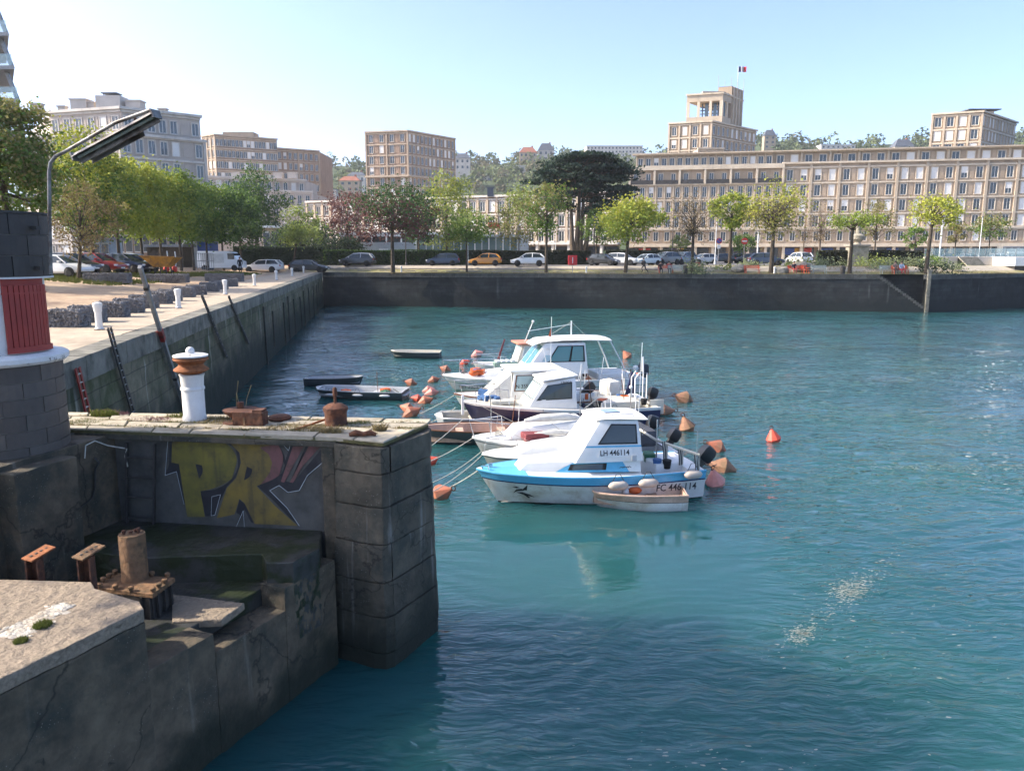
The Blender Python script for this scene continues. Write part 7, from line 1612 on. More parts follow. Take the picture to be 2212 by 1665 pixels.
def car(label, kind, colr, px, d, rz, s=1.0, z=None, name='parked_car', roof=None):
    c = CAR[kind]; L_, Wd = c['L'], c['W']; P = XY(px, d); z0 = z if z is not None else ground_z(P.x, P.y)
    t = thing(name, label, 'car', (P.x, P.y, z0 + .004), rz, 'parked cars'); t.scale = (s, s, s)
    key = (kind, colr, roof)
    if key not in _carm:
        b = MB(); rings = []
        for x, zt in c['low']:
            e = min(1, min(x, L_ - x) / .5); hw = Wd / 2 * (.78 + .22 * math.sqrt(max(0, e))); zb = .24 + .14 * (1 - e)
            rings.append([(L_ / 2 - x, y, zz) for y, zz in ((-hw * .90, zb), (-hw, zb + .12), (-hw, lerp(zb, zt, .62)), (-hw * .955, zt - .03), (-hw * .80, zt), (hw * .80, zt), (hw * .955, zt - .03), (hw, lerp(zb, zt, .62)), (hw, zb + .12), (hw * .90, zb))])
        b.loft(rings); body = b.mesh('body', CP[colr], 32)
        g = MB(); gr = []
        belt = lambda x: np.interp(x, [p[0] for p in c['low']], [p[1] for p in c['low']])
        for x, zs_, zt in c['gh']:
            zb = belt(x) - .03; k = (zt - zb) / .55; hw = Wd / 2 * .945; ht = Wd / 2 * lerp(.93, .74, min(1, k))
            gr.append([(L_ / 2 - x, y, zz) for y, zz in ((-hw, zb), (-ht, max(zb + .005, zs_ - .02)), (-ht * .9, zt + .004), (ht * .9, zt + .004), (ht, max(zb + .005, zs_ - .02)), (hw, zb))])
        g.loft(gr); glass = g.mesh('glasshouse', M['car_glass'], 25)
        r_ = MB(); rr_ = []
        for x, zs_, zt in c['gh'][1:4]:
            ht = Wd / 2 * .745; rr_.append([(L_ / 2 - x, y, zz) for y, zz in ((-ht - .012, zt - .08), (-ht - .004, zt - .015), (-ht * .86, zt + .02), (0, zt + .035), (ht * .86, zt + .02), (ht + .004, zt - .015), (ht + .012, zt - .08))])
        r_.loft(rr_, True, True)
        for sy in (-1, 1):
            ptz = lambda i: (c['gh'][i][0], c['gh'][i][2]); hw = Wd / 2
            q = lambda x, zz, w: (L_ / 2 - x, sy * hw * w, zz)
            r_.bar(q(c['gh'][0][0] + .03, belt(c['gh'][0][0]), .93), q(c['gh'][1][0], c['gh'][1][1], .755), .06); r_.bar(q(c['gh'][4][0] - .03, belt(c['gh'][4][0]), .93), q(c['gh'][3][0], c['gh'][3][1], .755), .15)
            xm = (c['gh'][1][0] + c['gh'][3][0]) / 2 - .1; r_.bar(q(xm, belt(xm), .95), q(xm + .05, c['gh'][2][1] - .03, .765), .07)
            r_.box(q(c['gh'][0][0] + .45, belt(1.4) + .08, 1.06), (.16, .20, .13))
        roofm = r_.mesh('roof', CP[roof or colr], 30)
        hl = MB(); tl = MB()
        for sy in (-1, 1):
            hl.box((L_ / 2 - .13, sy * Wd * .36, c['low'][1][1] - .03), (.20, .34, .13), -sy * .35); tl.box((-L_ / 2 + .10, sy * Wd * .40, c['low'][-2][1] - .04), (.14, .22, .20), sy * .2)
        pb = MB(); pb.box((L_ / 2 - .005, 0, .42), (.03, .5, .11)); pb.box((-L_ / 2 + .005, 0, .62), (.03, .5, .11))
        ar = MB()
        for wx in c['wb']:
            for sy in (-1, 1): ar.lathe([(c['wr'] + .06, -.02), (c['wr'] + .06, .02), (.01, .021)], (0, 0, 0), 16); n_ = 16 * 3; vs_ = ar.v[-n_:]; ar.v[-n_:] = [(L_ / 2 - wx + a, sy * (Wd / 2 - .005) + cc, c['wr'] + b_) for a, b_, cc in vs_]
        _carm[key] = (body, glass, roofm, hl.mesh('headlight', M['head_lamp']), tl.mesh('tail_light', M['tail_lamp']), pb.mesh('number_plate', M['plate']), ar.mesh('wheel_arch', M['rubber']))
    bd, gl, rf, hl, tl, pb, ar = _carm[key]
    B = link('body', bd, t); link('wheel_arch', ar, B); link('headlight', hl, t); link('tail_light', tl, t); link('number_plate', pb, t); G = link('glasshouse', gl, t); link('roof', rf, t)
    for wx in c['wb']:
        for sy in (-1, 1):
            w = link('wheel', TYRE, t); w.location = (L_ / 2 - wx, sy * (Wd / 2 - .085), c['wr']); w.scale = (c['wr'],  1.0, c['wr'])
            link('rim', RIM, w)
    return t
PI = math.pi
car('white estate car parked at the corner of the quays', 'wagon', 'white', 567, 92.5, PI); car('dark estate car parked behind the slim leaning tree', 'wagon', 'dark', 667, 93.5, 0); car('dark car with silver roof rails parked before the hedge', 'mpv', 'dark', 772, 98.5, PI, .97, roof='silver')
car('navy hatchback parked left of the yellow car', 'mpv', 'blue', 957, 98, PI, .92); car('orange-yellow crossover parked before the hedge', 'hatch', 'yellow', 1048, 97, PI, 1.0); car('white crossover parked behind the airy tree', 'hatch', 'white', 1141, 95.5, PI, 1.04)
car('black hatchback seen from behind beside the jogger', 'hatch', 'black', 1304, 98, R(150)  + PI, .98); car('white hatchback parked behind the bright green tree', 'suv', 'white', 1345, 100, R(155) + PI, .93); car('pale blue small car between two larger ones', 'hatch', 'ice', 1397, 100, R(212), .95)
car('grey off-road car in the parking row', 'suv', 'grey', 1437, 102, R(212), 1.0); car('slate grey off-road car at the end of the parking row', 'suv', 'slate', 1474, 104, R(222), 1.0)
car('silver hatchback behind the bare tree', 'hatch', 'silver', 1520, 112, R(200), .98); car('black car parked before the arcade pillars', 'hatch', 'black', 1558, 120, R(180)); car('dark car parked right of the purple sign', 'wagon', 'black', 1615, 122, PI); car('dark blue hatchback behind the yellow-olive tree', 'hatch', 'blue', 1656, 98, R(-8), 1.05)
car('white van-like car below the red shop sign', 'mpv', 'white', 1727, 110, R(100), 1.0); car('dark car at the street behind the sign posts', 'hatch', 'dark', 1590, 124, PI, 1.0)
car('red hatchback parked under the quay trees', 'hatch', 'red', 206, 62, R(-6), 1.08); car('dark blue car parked right of the red one', 'hatch', 'blue', 268, 66, R(-6), 1.1); car('pale blue car behind the dark blue one', 'hatch', 'ice', 288, 70, R(-6), 1.08); car('black car parked left of the red one beside the tower', 'hatch', 'black', 150, 59, R(-8), 1.05); car('white car partly hidden by the tower', 'hatch', 'white', 128, 54, R(-8), 1.0)
for i, (px, d, k, cl, lb) in enumerate([(2085, 130, 'hatch', 'silver', 'silver car behind the glass railing near the cafe'), (2045, 132, 'wagon', 'black', 'black car behind the glass railing near the light pole'), (2150, 134, 'hatch', 'white', 'white car behind the glass railing at the right'), (2195, 136, 'wagon', 'grey', 'grey car at the right end of the street')]): car(lb, k, cl, px, d, PI, 1.0)
# white van
P = XY(478, 88); z0 = ground_z(P.x, P.y); vn = thing('panel_van', 'white panel van parked behind the quay trees', 'van', (P.x, P.y, z0), 0)
b = MB(); b.loft([[(x, y, zz) for y, zz in ((-w, .35), (-w, zt * .55), (-w * .92, zt), (w * .92, zt), (w, zt * .55), (w, .35))] for x, zt, w in ((-2.4, 2.1, .92), (-2.3, 2.2, .95), (1.0, 2.2, .95), (1.5, 2.05, .93), (2.05, 1.25, .92), (2.5, 1.05, .85), (2.55, .7, .8))]); b.build('body', CP['white'], vn, smooth=30, local=True)
b = MB(); b.bx(1.02, 1.75, -.955, .955, 1.30, 1.95); b.build('cab_window', M['car_glass'], vn, local=True); b = MB(); b.bx(-1.9, .6, -.962, -.95, .9, 1.9); b.build('side_print', M['shop_white'], vn, local=True)
for wx in (-1.6, 1.7):
    for sy in (-1, 1): w = link('wheel', TYRE, vn); w.location = (wx, sy * .86, .34); w.scale = (.34, 1, .34); link('rim', RIM, w)

# ================================================================ left quay: bollards, gabions, poles, ladders
bo = MB(); bo.lathe([(.17, 0), (.17, .05), (.135, .07), (.13, .52), (.155, .56), (.165, .66), (.19, .74), (.18, .80), (.10, .83), (.01, .835)], (0, 0, 0), 20); BOL = bo.mesh('mooring_post', M['white_paint'], 40)
ft = MB(); ft.lathe([(.20, 0), (.20, .02), (.14, .03)], (0, 0, 0), 16); FTM = ft.mesh('foot_plate', M['rust'], 40)
def post(px, py, label, s=1.0, d=None):
    p = PZ(px, py, QZ + .004); 
    if d: q = XY(px, d); p = Vector((q.x, q.y, ground_z(q.x, q.y)))
    o = link('mooring_post', BOL); o.location = (p.x, p.y, ground_z(p.x, p.y)); o.scale = (s * .72, s * .72, s * .97); tag(o, label, 'bollard', 'white bollards on the quays'); link('foot_plate', FTM, o)
for i, (px, py) in enumerate(((215, 712), (386, 666), (487, 636), (550, 617), (597, 605), (631, 597), (656, 590))): post(px, py, 'white bollard on the tree-lined quay, %s from the tower' % ORD[i])
post(866, 587, 'white bollard on the far quay near the plum tree trunk', .95, 92.3); post(1267, 591, 'white bollard on the far quay left of the jogger', .95, 89.4); post(1675, 594, 'white bollard on the far quay beside the olive tree trunk', .95, 86.5)
# gabions
def gabion_mesh(L_, W_, H_, seed, n):
    rnd = random.Random(seed); b = MB()
    faces = [('x', 1), ('x', -1), ('y', 1), ('y', -1), ('z', 1)]; ar_ = [W_ * H_, W_ * H_, L_ * H_, L_ * H_, L_ * W_]
    for _ in range(n):
        f = rnd.choices(faces, ar_)[0]; x, y, z = rnd.uniform(-.5, .5) * L_, rnd.uniform(-.5, .5) * W_, rnd.uniform(0, 1) * H_
        if f[0] == 'x': x = f[1] * (L_ / 2 - .03)
        if f[0] == 'y': y = f[1] * (W_ / 2 - .03)
        if f[0] == 'z': z = H_ - .03
        r_ = rnd.uniform(.035, .075); rings = []
        for t, k in ((-.8, .55), (0, 1), (.8, .5)): a0 = rnd.uniform(0, 6.28); rings.append([(x + r_ * k * rnd.uniform(.75, 1.2) * math.cos(a0 + j * 1.257), y + r_ * k * rnd.uniform(.75, 1.2) * math.sin(a0 + j * 1.257), max(0.0, z + r_ * t)) for j in range(5)])
        b.loft(rings)
    b.bx(-L_ / 2 + .05, L_ / 2 - .05, -W_ / 2 + .05, W_ / 2 - .05, 0, H_ - .06)
    c = MB()
    for sx in (-1, 1):
        for sy in (-1, 1): c.bar((sx * L_ / 2, sy * W_ / 2, 0), (sx * L_ / 2, sy * W_ / 2, H_), .012)
    for z in (.01, H_):
        for sy in (-1, 1): c.bar((-L_ / 2, sy * W_ / 2, z), (L_ / 2, sy * W_ / 2, z), .012)
        for sx in (-1, 1): c.bar((sx * L_ / 2, -W_ / 2, z), (sx * L_ / 2, W_ / 2, z), .012)
    for k in range(1, int(L_ / .12)):
        x = -L_ / 2 + k * .12
        for sy in (-1, 1): c.bar((x, sy * W_ / 2, 0), (x, sy * W_ / 2, H_), .005)
        c.bar((x, -W_ / 2, H_), (x, W_ / 2, H_), .005)
    for k in range(1, int(H_ / .12)):
        for sy in (-1, 1): c.bar((-L_ / 2, sy * W_ / 2, k * .12), (L_ / 2, sy * W_ / 2, k * .12), .005)
    return b.mesh('stone_fill', M['gabion_stone']), c.mesh('wire_cage', M['wire'])
GS = gabion_mesh(1.0, .6, .52, 1, 520); GL = gabion_mesh(2.9, .7, .62, 2, 1100)
ga = math.atan2(ldir.y, ldir.x)
def gabion(p, me, rz, label):
    t = thing('gabion', label, 'gabion', (p.x, p.y, ground_z(p.x, p.y)), rz, 'stone gabions on the quay'); tag(link('stone_fill', me[0], t), kind='stuff'); link('wire_cage', me[1], t)
for i, (px, py) in enumerate(((150, 704), (191, 694), (243, 683), (280, 674), (312, 664), (343, 655), (368, 649), (398, 641), (425, 636), (453, 629), (473, 624), (497, 618))): gabion(PZ(px, py, QZ + .02), GS, ga + R(90) + R((i * 37 % 23) - 11), 'stone-filled gabion in the quayside row, %s from the tower' % ORD[i])
for lab, px, d in (('long stone gabion below the red car', 228, 51), ('long stone gabion below the yellow skip', 358, 56), ('long stone gabion at the far end of the gabion row', 482, 62)): gabion(XY(px, d).to_3d(), GL, R(-2), lab)
# poles and ladders against the quay wall
wn_ = Vector((ldir.y, -ldir.x, 0)); wp = Vector((L0.x, L0.y, 0))
def onw(px, py, o=.12): return PP(px, py, wp + wn_ * o, wn_)
def pole(label, x0, y0, x1, y1, w, m, cat='pole', name='leaning_pole', o=.14, ext=0.0):
    a, b_ = onw(x0, y0, o), onw(x1, y1, o); b_ = b_ + (b_ - a) * ext; t = thing(name, label, cat, tuple(b_)); mb = MB(); mb.bar(a, b_, w, w * 1.4); mb.build('shaft', M[m], t, bevel=.01)
    d = (b_ - a).normalized()
    for k in range(3): c = a.lerp(b_, .12 + .3 * k); mb = MB(); mb.bar(c - d * .05, c + d * .05, w * 1.25, w * 1.65); mb.build('band', M['steel_dark'], t)
    return t
pole('long pale grey mast leaning on the quay wall, red band halfway', 302, 576, 392, 858, .10, 'steel_grey', ext=.15)
a, b_ = onw(302, 576, .14), onw(392, 858, .14); c = a.lerp(b_, .44); c2_ = a.lerp(b_, .52); mb = MB(); mb.bar(c, c2_, .125, .165); tag(mb.build('red_band_sleeve', M['red_shutter']), 'red sleeve wrapped round the long grey mast', 'sleeve')
def wladder(label, x0, y0, x1, y1, w, n, m, mr, o=.10, ext=.1):
    a, b_ = onw(x0, y0, o), onw(x1, y1, o); b_ = b_ + (b_ - a) * ext; return ladder('wall_ladder', label, a, b_, Vector((ldir.x, ldir.y, 0)), w * .72, n, M[m], M[mr], .026)
wladder('red painted steel ladder on the quay wall near the tower', 167, 795, 190, 892, .30, 6, 'red_shutter', 'rope')
wladder('dark weedy ladder rising above the quay edge, nearest of two dark ones', 236, 708, 285, 882, .28, 14, 'steel_dark', 'steel_grey', ext=.25)
wladder('dark ladder on the quay wall beyond the long mast', 436, 638, 472, 726, .30, 10, 'steel_dark', 'steel_grey', ext=.6)
wladder('farther thin dark ladder on the quay wall', 494, 640, 520, 700, .30, 8, 'steel_dark', 'steel_grey', ext=.8)
rnd = random.Random(8)
for i in range(11):
    y = 44 + i * 4.1 + rnd.uniform(-1.4, 1.4); p = lq(y); z1 = rnd.uniform(2.6, 3.3); z0 = rnd.uniform(-.5, .6); lean = rnd.uniform(-.15, .15)
    mb = MB(); mb.bar((p.x + wn_.x * .10, p.y + wn_.y * .10, z1), (p.x + wn_.x * .16, p.y + wn_.y * .16 + lean, z0), .09, .10); tag(mb.build('fender_timber', M['antifoul'], bevel=.01), 'black timber fender on the long quay wall, %s from the tower' % ORD[i], 'fender', 'timber fenders')

# ================================================================ left yard: skip, trolleys, cabins
P = XY(350, 66); z0 = ground_z(P.x, P.y); sk = thing('yellow_skip', 'yellow tipping skip raised on a frame between the trees', 'skip', (P.x, P.y, z0))
b = MB(); b.hexa([Vector(p) for p in ((-.55, -.6, .75), (.55, -.6, .75), (.55, .6, .75), (-.55, .6, .75))], [Vector(p) for p in ((-1.5, -.9, 1.65), (1.35, -.9, 1.55), (1.35, .9, 1.55), (-1.5, .9, 1.65))]); b.build('hopper', mat('skip_yellow', (.60, .28, .03), (.45, .20, .03), 3, .6, c3=(.25, .12, .04), sc3=2), sk, bevel=.02, local=True)
b = MB(); b.bar((-1.52, -.92, 1.68), (1.38, -.92, 1.58), .10, .10); b.build('rim_bar', bpy.data.materials['skip_yellow'], sk, local=True)
for x in (-.5, .5):
    for y in (-.5, .5): MB().bar((x, y, 0), (x * .9, y, .78), .09).build('leg', M['steel_dark'], sk, local=True)
for i, px in enumerate((357, 374)):
    P = XY(px, 72); z0 = ground_z(P.x, P.y); tk = thing('hand_trolley', ('red trolley with a white handle, nearer the skip', 'red trolley with a white handle, nearer the blue cabin')[i], 'trolley', (P.x, P.y, z0))
    b = MB(); b.ball((0, 0, .38), .36, 10, 6, 0, (.8, .8, 1)); b.build('red_tank', M['shop_red'], tk, smooth=60, local=True); MB().tube([(.1, 0, .4), (.22, 0, 1.0), (.12, .1, 2.0)], .05, 6).build('handle', M['gel_white'], tk, local=True)
    for sy in (-1, 1): w = link('wheel', TYRE, tk); w.location = (-.05, sy * .28, .16); w.scale = (.16, .4, .16)
def cabin(name, label, px0, px1, d, h, m, cat='cabin', band=None, win=0, z=None, dep=3.0):
    a, b_ = XY(px0, d), XY(px1, d); z0 = ground_z(a.x, a.y); t = thing(name, label, cat, (a.x, a.y, z0)); MB().bx(a.x, b_.x, a.y, a.y + dep, z0 - .1, z0 + h).build('wall', m, t)
    MB().bx(a.x - .3, b_.x + .3, a.y - .5, a.y + dep + .3, z0 + h + .002, z0 + h + .30).build('roof', band or M['steel_grey'], t)
    for i in range(win): x0 = lerp(a.x, b_.x, (i + .15) / win); x1 = lerp(a.x, b_.x, (i + .85) / win); w = MB().bx(x0 - .06, x1 + .06, a.y - .06, a.y + .02, z0 + h * .36, z0 + h * .90).build('window_frame', M['sash'], t); MB().bx(x0, x1, a.y - .08, a.y, z0 + h * .40, z0 + h * .86).build('pane', M['pane_dark'], w)
    return t
cb = cabin('snack_bar', 'long low snack bar with a white fascia behind the left trees', 215, 440, 104, 4.4, M['panel_tan'], 'building', M['gel_white'], 12)
cabin('site_cabin', 'pale blue site cabin left of the parked cars', 180, 238, 92, 3.0, mat('cabin_blue', (.30, .40, .50), None, 1, .6), win=3); cabin('site_cabin', 'white site cabin beside the blue container', 395, 420, 93, 3.2, M['gel_white'], win=1); cabin('blue_container', 'dark blue container with a metal grille', 421, 452, 94, 3.0, M['shop_blue'], 'container', win=0); cabin('dark_shed', 'dark brown timber shed behind the skip', 318, 395, 90, 2.2, M['bark_brown'], 'shed')
MB_ = MB(); a = XY(330, 100)
cabin('brick_cabin', 'small white-framed cabin with red brick infill', 568, 606, 116, 5.2, M['panel_pink'], 'building', M['gel_white'], 2); 
P = XY(583, 112)
# white railing in front of the blue container
P0_, P1_ = XY(424, 84), XY(460, 85); z0 = ground_z(P0_.x, P0_.y); fr = thing('metal_fence', 'grey metal fence panel before the blue container', 'fence', (P0_.x, P0_.y, z0))
for i in range(9): p = P0_.lerp(P1_, i / 8); MB().tube([(p.x, p.y, z0), (p.x, p.y, z0 + 1.8)], .03, 5).build('bar', M['steel_grey'], fr)
for z in (.2, 1.0, 1.8): MB().tube([(P0_.x, P0_.y, z0 + z), (P1_.x, P1_.y, z0 + z)], .03, 5).build('rail', M['steel_grey'], fr)

# ================================================================ pavilion behind the hedge
P0_, P1_ = XY(735, 122), XY(1142, 119); z0 = G0; pv = thing('garden_pavilion', 'low concrete and glass pavilion with a white roof behind the hedge', 'building', (P0_.x, P0_.y, z0)); e = P1_ - P0_
def seg(u0, u1, y0, y1, z0_, z1_, m, nm): a, b_ = P0_ + e * u0, P0_ + e * u1; MB().bx(a.x, b_.x, a.y + y0, a.y + y1, z0_, z1_).build(nm, m, pv)
M['pav_grey'] = mat('pav_grey', (.42, .45, .45), (.34, .37, .37), 1, .9); M['pav_teal'] = glassm('pav_teal', (.10, .16, .16), .1)
seg(.0, .42, 1.5, 8, z0, z0 + 4.1, M['pane_dark'], 'glass_wall'); seg(-.02, .50, .6, 9, z0 + 4.11, z0 + 4.75, M['gel_white'], 'roof'); seg(.08, .40, 0, 1.4, z0, z0 + 3.2, M['pav_grey'], 'wall'); seg(.0, .08, 0, 1.4, z0, z0 + 3.4, M['conc_pale'], 'wall')
for i in range(6): seg(.0 + i * .08, .008 + i * .08, 1.3, 1.49, z0, z0 + 4.1, M['gel_white'], 'mullion')
seg(.42, .94, 1.0, 8, z0, z0 + 3.9, M['pav_teal'], 'glass_wall'); seg(.50, 1.0, .4, 9, z0 + 4.0, z0 + 4.35, M['pav_grey'], 'roof'); seg(.94, 1.0, .3, 8, z0, z0 + 3.99, M['pav_grey'], 'wall'); seg(.21, .26, -.06, -.01, z0, z0 + 2.2, M['gel_white'], 'door')
for i in range(14): u = .42 + i * .037; seg(u, u + .005, .8, .99, z0, z0 + 3.99, M['pav_grey'] if i % 2 else M['gel_white'], 'mullion')
P = XY(1192, 121); sg = MB(); sg.box((P.x - 8.8, P.y - 4, z0 + 5.6), (1.8, .2, .8), .0, 0, .15); tag(sg.build('red_roof_sign', M['shop_red'], bevel=.1), 'small red sign on the pavilion roof', 'sign')

# ================================================================ street furniture
def lamp(label, px, d, ytop, m, arm=0.0, r_=.07):
    P = XY(px, d); z0 = ground_z(P.x, P.y); zt = ZT_(ytop, d); t = thing('lamp_post', label, 'lamp post', (P.x, P.y, z0)); MB().tube([(P.x, P.y, z0), (P.x, P.y, z0 + 1), (P.x, P.y, zt)], [r_ * 1.3, r_, r_ * .7], 8).build('pole', m, t, smooth=60)
    MB().lathe([(r_ * 2, 0), (r_ * 2, .3), (r_ * 1.4, .35)], (P.x, P.y, z0), 10).build('foot', m, t, smooth=40); MB().box((P.x + arm * .5, P.y, zt + .06), (.25 + abs(arm), .22, .12)).build('lamp_head', M['steel_grey'], t, bevel=.03)
lamp('dark lamp post behind the hedge beside the plum tree', 877, 99, 410, M['steel_dark']); lamp('tall dark lamp post right of the cedar', 1283, 104, 470, M['steel_dark']); lamp('tall white pole before the right part of the long building', 2030, 108, 455, M['gel_white'], r_=.11); lamp('slim white pole near the cafe terrace', 2115, 110, 470, M['gel_white'], r_=.06); lamp('dark lamp post behind the grey cars', 1452, 106, 480, M['steel_dark']); lamp('white lamp post left of the no-entry sign', 1545, 108, 480, M['gel_white']); lamp('pale lamp post beside the yellow-olive tree', 1636, 108, 500, M['gel_white'], r_=.10); lamp('slim pale lamp post before the arcade terrace', 1200, 112, 480, M['gel_white'], r_=.05)
def sign(label, px, d, ytop, ybot, shape, mats, wpx=20, lower=None):
    P = XY(px, d); z0 = ground_z(P.x, P.y); t = thing('road_sign', label, 'sign', (P.x, P.y, z0)); zc = ZT_((ytop + ybot) / 2, d); r_ = (ybot - ytop) / 2 * d / FPX
    MB().tube([(P.x, P.y, z0), (P.x, P.y, zc + r_ * .8)], .035, 6).build('post', M['steel_grey'], t)
    def disc(rr_, o, m, nm, sx=1): b = MB(); b.lathe([(rr_, 0), (rr_, .02), (.001, .021)], (0, 0, 0), 24); b.v = [(P.x + x * sx, P.y - o - z, zc + y) for x, y, z in b.v]; return b.build(nm, m, t)
    p = disc(r_, .05, mats[0], 'sign_disc')
    if shape == 'noentry': MB().box((P.x, P.y - .085, zc), (r_ * 1.4, .02, r_ * .36)).build('white_bar', M['gel_white'], p)
    if shape == 'ring': disc(r_ * .78, .074, mats[1], 'inner_disc'); MB().box((P.x, P.y - .11, zc), (r_ * 1.6, .02, r_ * .18), 0, 0, .78).build('diagonal_bar', mats[0], p)
    if lower: MB().box((P.x, P.y - .06, zc - r_ - .35), (.45, .03, .5)).build('lower_plate', lower, t)
sign('round red no-entry sign before the street', 1607, 104, 514, 528, 'noentry', [M['shop_red']]); sign('round blue and red no-parking sign with a white plate', 1552, 104, 514, 527, 'ring', [M['shop_red'], M['shop_blue']], lower=M['gel_white'])
P = XY(1237, 89.6); z0 = ground_z(P.x, P.y); lb = thing('lifebuoy_cabinet', 'red rounded lifebuoy cabinet on a post at the quay edge', 'cabinet', (P.x, P.y, z0)); MB().tube([(P.x, P.y, z0), (P.x, P.y, z0 + 1.95)], .04, 6).build('post', M['steel_grey'], lb)
b = MB(); b.box((P.x, P.y - .1, z0 + 1.45), (1.05, .14, 1.1)); b.build('case', mat('life_red', (.62, .03, .03), None, 2, .4), lb, bevel=.06); b = MB(); b.box((P.x, P.y - .19, z0 + 1.45), (.09, .03, .7)); b.build('slot', M['shop_white'], lb)
# benches
def bench(label, px, d, m, rz=0.0):
    P = XY(px, d); t = thing('park_bench', label, 'bench', (P.x, P.y, ground_z(P.x, P.y)), rz, 'benches in the garden')
    for i in range(4): MB().bx(-.9, .9, -.25 + i * .13, -.14 + i * .13, .43, .46).build('seat_slat', M[m], t, local=True)
    for i in range(3): MB().bx(-.9, .9, .28 + i * .03, .30 + i * .03, .55 + i * .13, .65 + i * .13).build('back_slat', M[m], t, local=True)
    for x in (-.75, .75):
        MB().bar((x, -.22, 0), (x, -.20, .43), .06).build('leg', M[m], t, local=True); MB().bar((x, .26, 0), (x, .34, .95), .06).build('leg', M[m], t, local=True); MB().bar((x, -.24, .64), (x, .3, .66), .05).build('armrest', M[m], t, local=True)
M['bench_red'] = mat('bench_red', (.55, .09, .035), None, 2, .6); M['bench_pale'] = mat('bench_pale', (.36, .40, .36), None, 2, .7)
bench('red bench standing between the two garden trees', 1627, 87, 'bench_red'); bench('dark red bench with people near the jogger', 1440, 87.8, 'bench_red'); bench('pale bench right of the people bench', 1462, 87.2, 'bench_pale'); bench('red bench with a seated person near the rocks', 1722, 86.4, 'bench_red'); bench('red bench seen from its end', 1748, 86.2, 'bench_red', R(60)); bench('pale green bench right of the red ones', 1772, 86, 'bench_pale'); bench('pale bench beside the silvery shrub', 1922, 84.9, 'bench_pale'); bench('red bench under the person in blue', 1948, 84.6, 'bench_red')
def bin_(label, px, d):
    P = XY(px, d); t = thing('litter_bin', label, 'bin', (P.x, P.y, ground_z(P.x, P.y)), 0, 'litter bins'); MB().lathe([(.22, 0), (.25, .05), (.27, .75), (.22, .78)], (0, 0, 0), 14).build('drum', M['steel_dark'], t, smooth=40, local=True); MB().lathe([(.30, .79), (.31, .84), (.05, .92)], (0, 0, 0), 14).build('lid', M['steel_dark'], t, smooth=40, local=True)
bin_('dark litter bin beside the bare tree', 1482, 86.9); bin_('dark litter bin left of the umbrella tree', 1823, 85)
def rock(label, px, d, s, seed):
    rs = np.random.RandomState(seed); P = XY(px, d); z0 = ground_z(P.x, P.y); b = MB(); b.ball((0, 0, .25 * s), .6 * s, 9, 6, 0, (1.2, .8, .62)); b.v = [(x * rs.uniform(.85, 1.15), y * rs.uniform(.85, 1.15), max(-.05, z * rs.uniform(.85, 1.2))) for x, y, z in b.v]
    o = b.build('boulder', M['concrete_pale'], smooth=20); o.location = (P.x, P.y, z0); tag(o, label, 'rock', 'garden boulders')
rock('pale boulder beside the shrub near the benches', 1598, 88.5, 1.3, 1); rock('pale boulder left of the person on the red bench', 1690, 86.8, 1.3, 2); rock('large pale boulder behind the red benches', 1735, 88, 1.7, 3)
# stone plinth with an urn
P = XY(1851, 95.6); z0 = ground_z(P.x, P.y); pt = thing('stone_plinth', 'pale stone plinth topped by a dark capped urn in the garden', 'plinth', (P.x, P.y, z0))
MB().bx(-1.05, 1.05, -.9, .9, 0, 2.3).build('block', M['concrete_pale'], pt, bevel=.04, local=True); MB().bx(-1.2, 1.2, -1.05, 1.05, 2.305, 2.55).build('cap', M['kerb'], pt, bevel=.04, local=True); MB().lathe([(.45, 2.55), (.3, 2.8), (.75, 3.2), (.8, 3.6), (.3, 3.9), (.25, 5.4), (.35, 5.6), (.05, 5.9)], (0, 0, 0), 16).build('urn', M['concrete_pale'], pt, smooth=40, local=True)
# terrace wall with steps and a glass railing on the right
a, b_ = XY(1998, 98), XY(2330, 96); z0 = ground_z(a.x, a.y); tw_ = thing('terrace_wall', 'raised stone terrace with a glass railing in front of the cafe', 'terrace', (a.x, a.y, z0))
MB().bx(a.x, b_.x, a.y, a.y + 6, z0 - .3, z0 + 1.05).build('wall', M['conc_pale'], tw_)
for i in range(14): x0 = lerp(a.x, b_.x, i / 14); x1 = lerp(a.x, b_.x, (i + 1) / 14); MB().bx(x0 + .04, x1 - .04, a.y + .1, a.y + .12, z0 + 1.1, z0 + 2.1).build('glass_panel', M['glass_rail'], tw_); MB().bx(x0 - .03, x0 + .03, a.y + .08, a.y + .14, z0 + 1.05, z0 + 2.15).build('rail_post', M['steel_grey'], tw_)
sx0, sx1 = XY(2070, 98).x, XY(2110, 98).x
for i in range(7): MB().bx(sx0, sx1, a.y - .3 * (7 - i), a.y - .002, z0 - .2 + .001 * i, z0 + .15 * (i + 1)).build('step', M['concrete_pale'], tw_)
# footbridge beyond
a = XY(2178, 95); fbz = QZ; fb_ = thing('footbridge', 'white footbridge deck leaving the quay at the right edge', 'bridge', (a.x, a.y, fbz)); MB().bx(a.x, a.x + 40, a.y - 1.5, a.y + 3, fbz + .75, fbz + 1.75).build('deck', M['gel_white'], fb_); MB().bx(a.x + .2, a.x + 40, a.y - 1.2, a.y + 2.6, fbz + .2, fbz + .745).build('girder', M['steel_dark'], fb_); MB().bx(a.x + .3, a.x + 2, a.y - 1, a.y + 2.6, -1, fbz + .19).build('abutment', M['far_wall'], fb_)
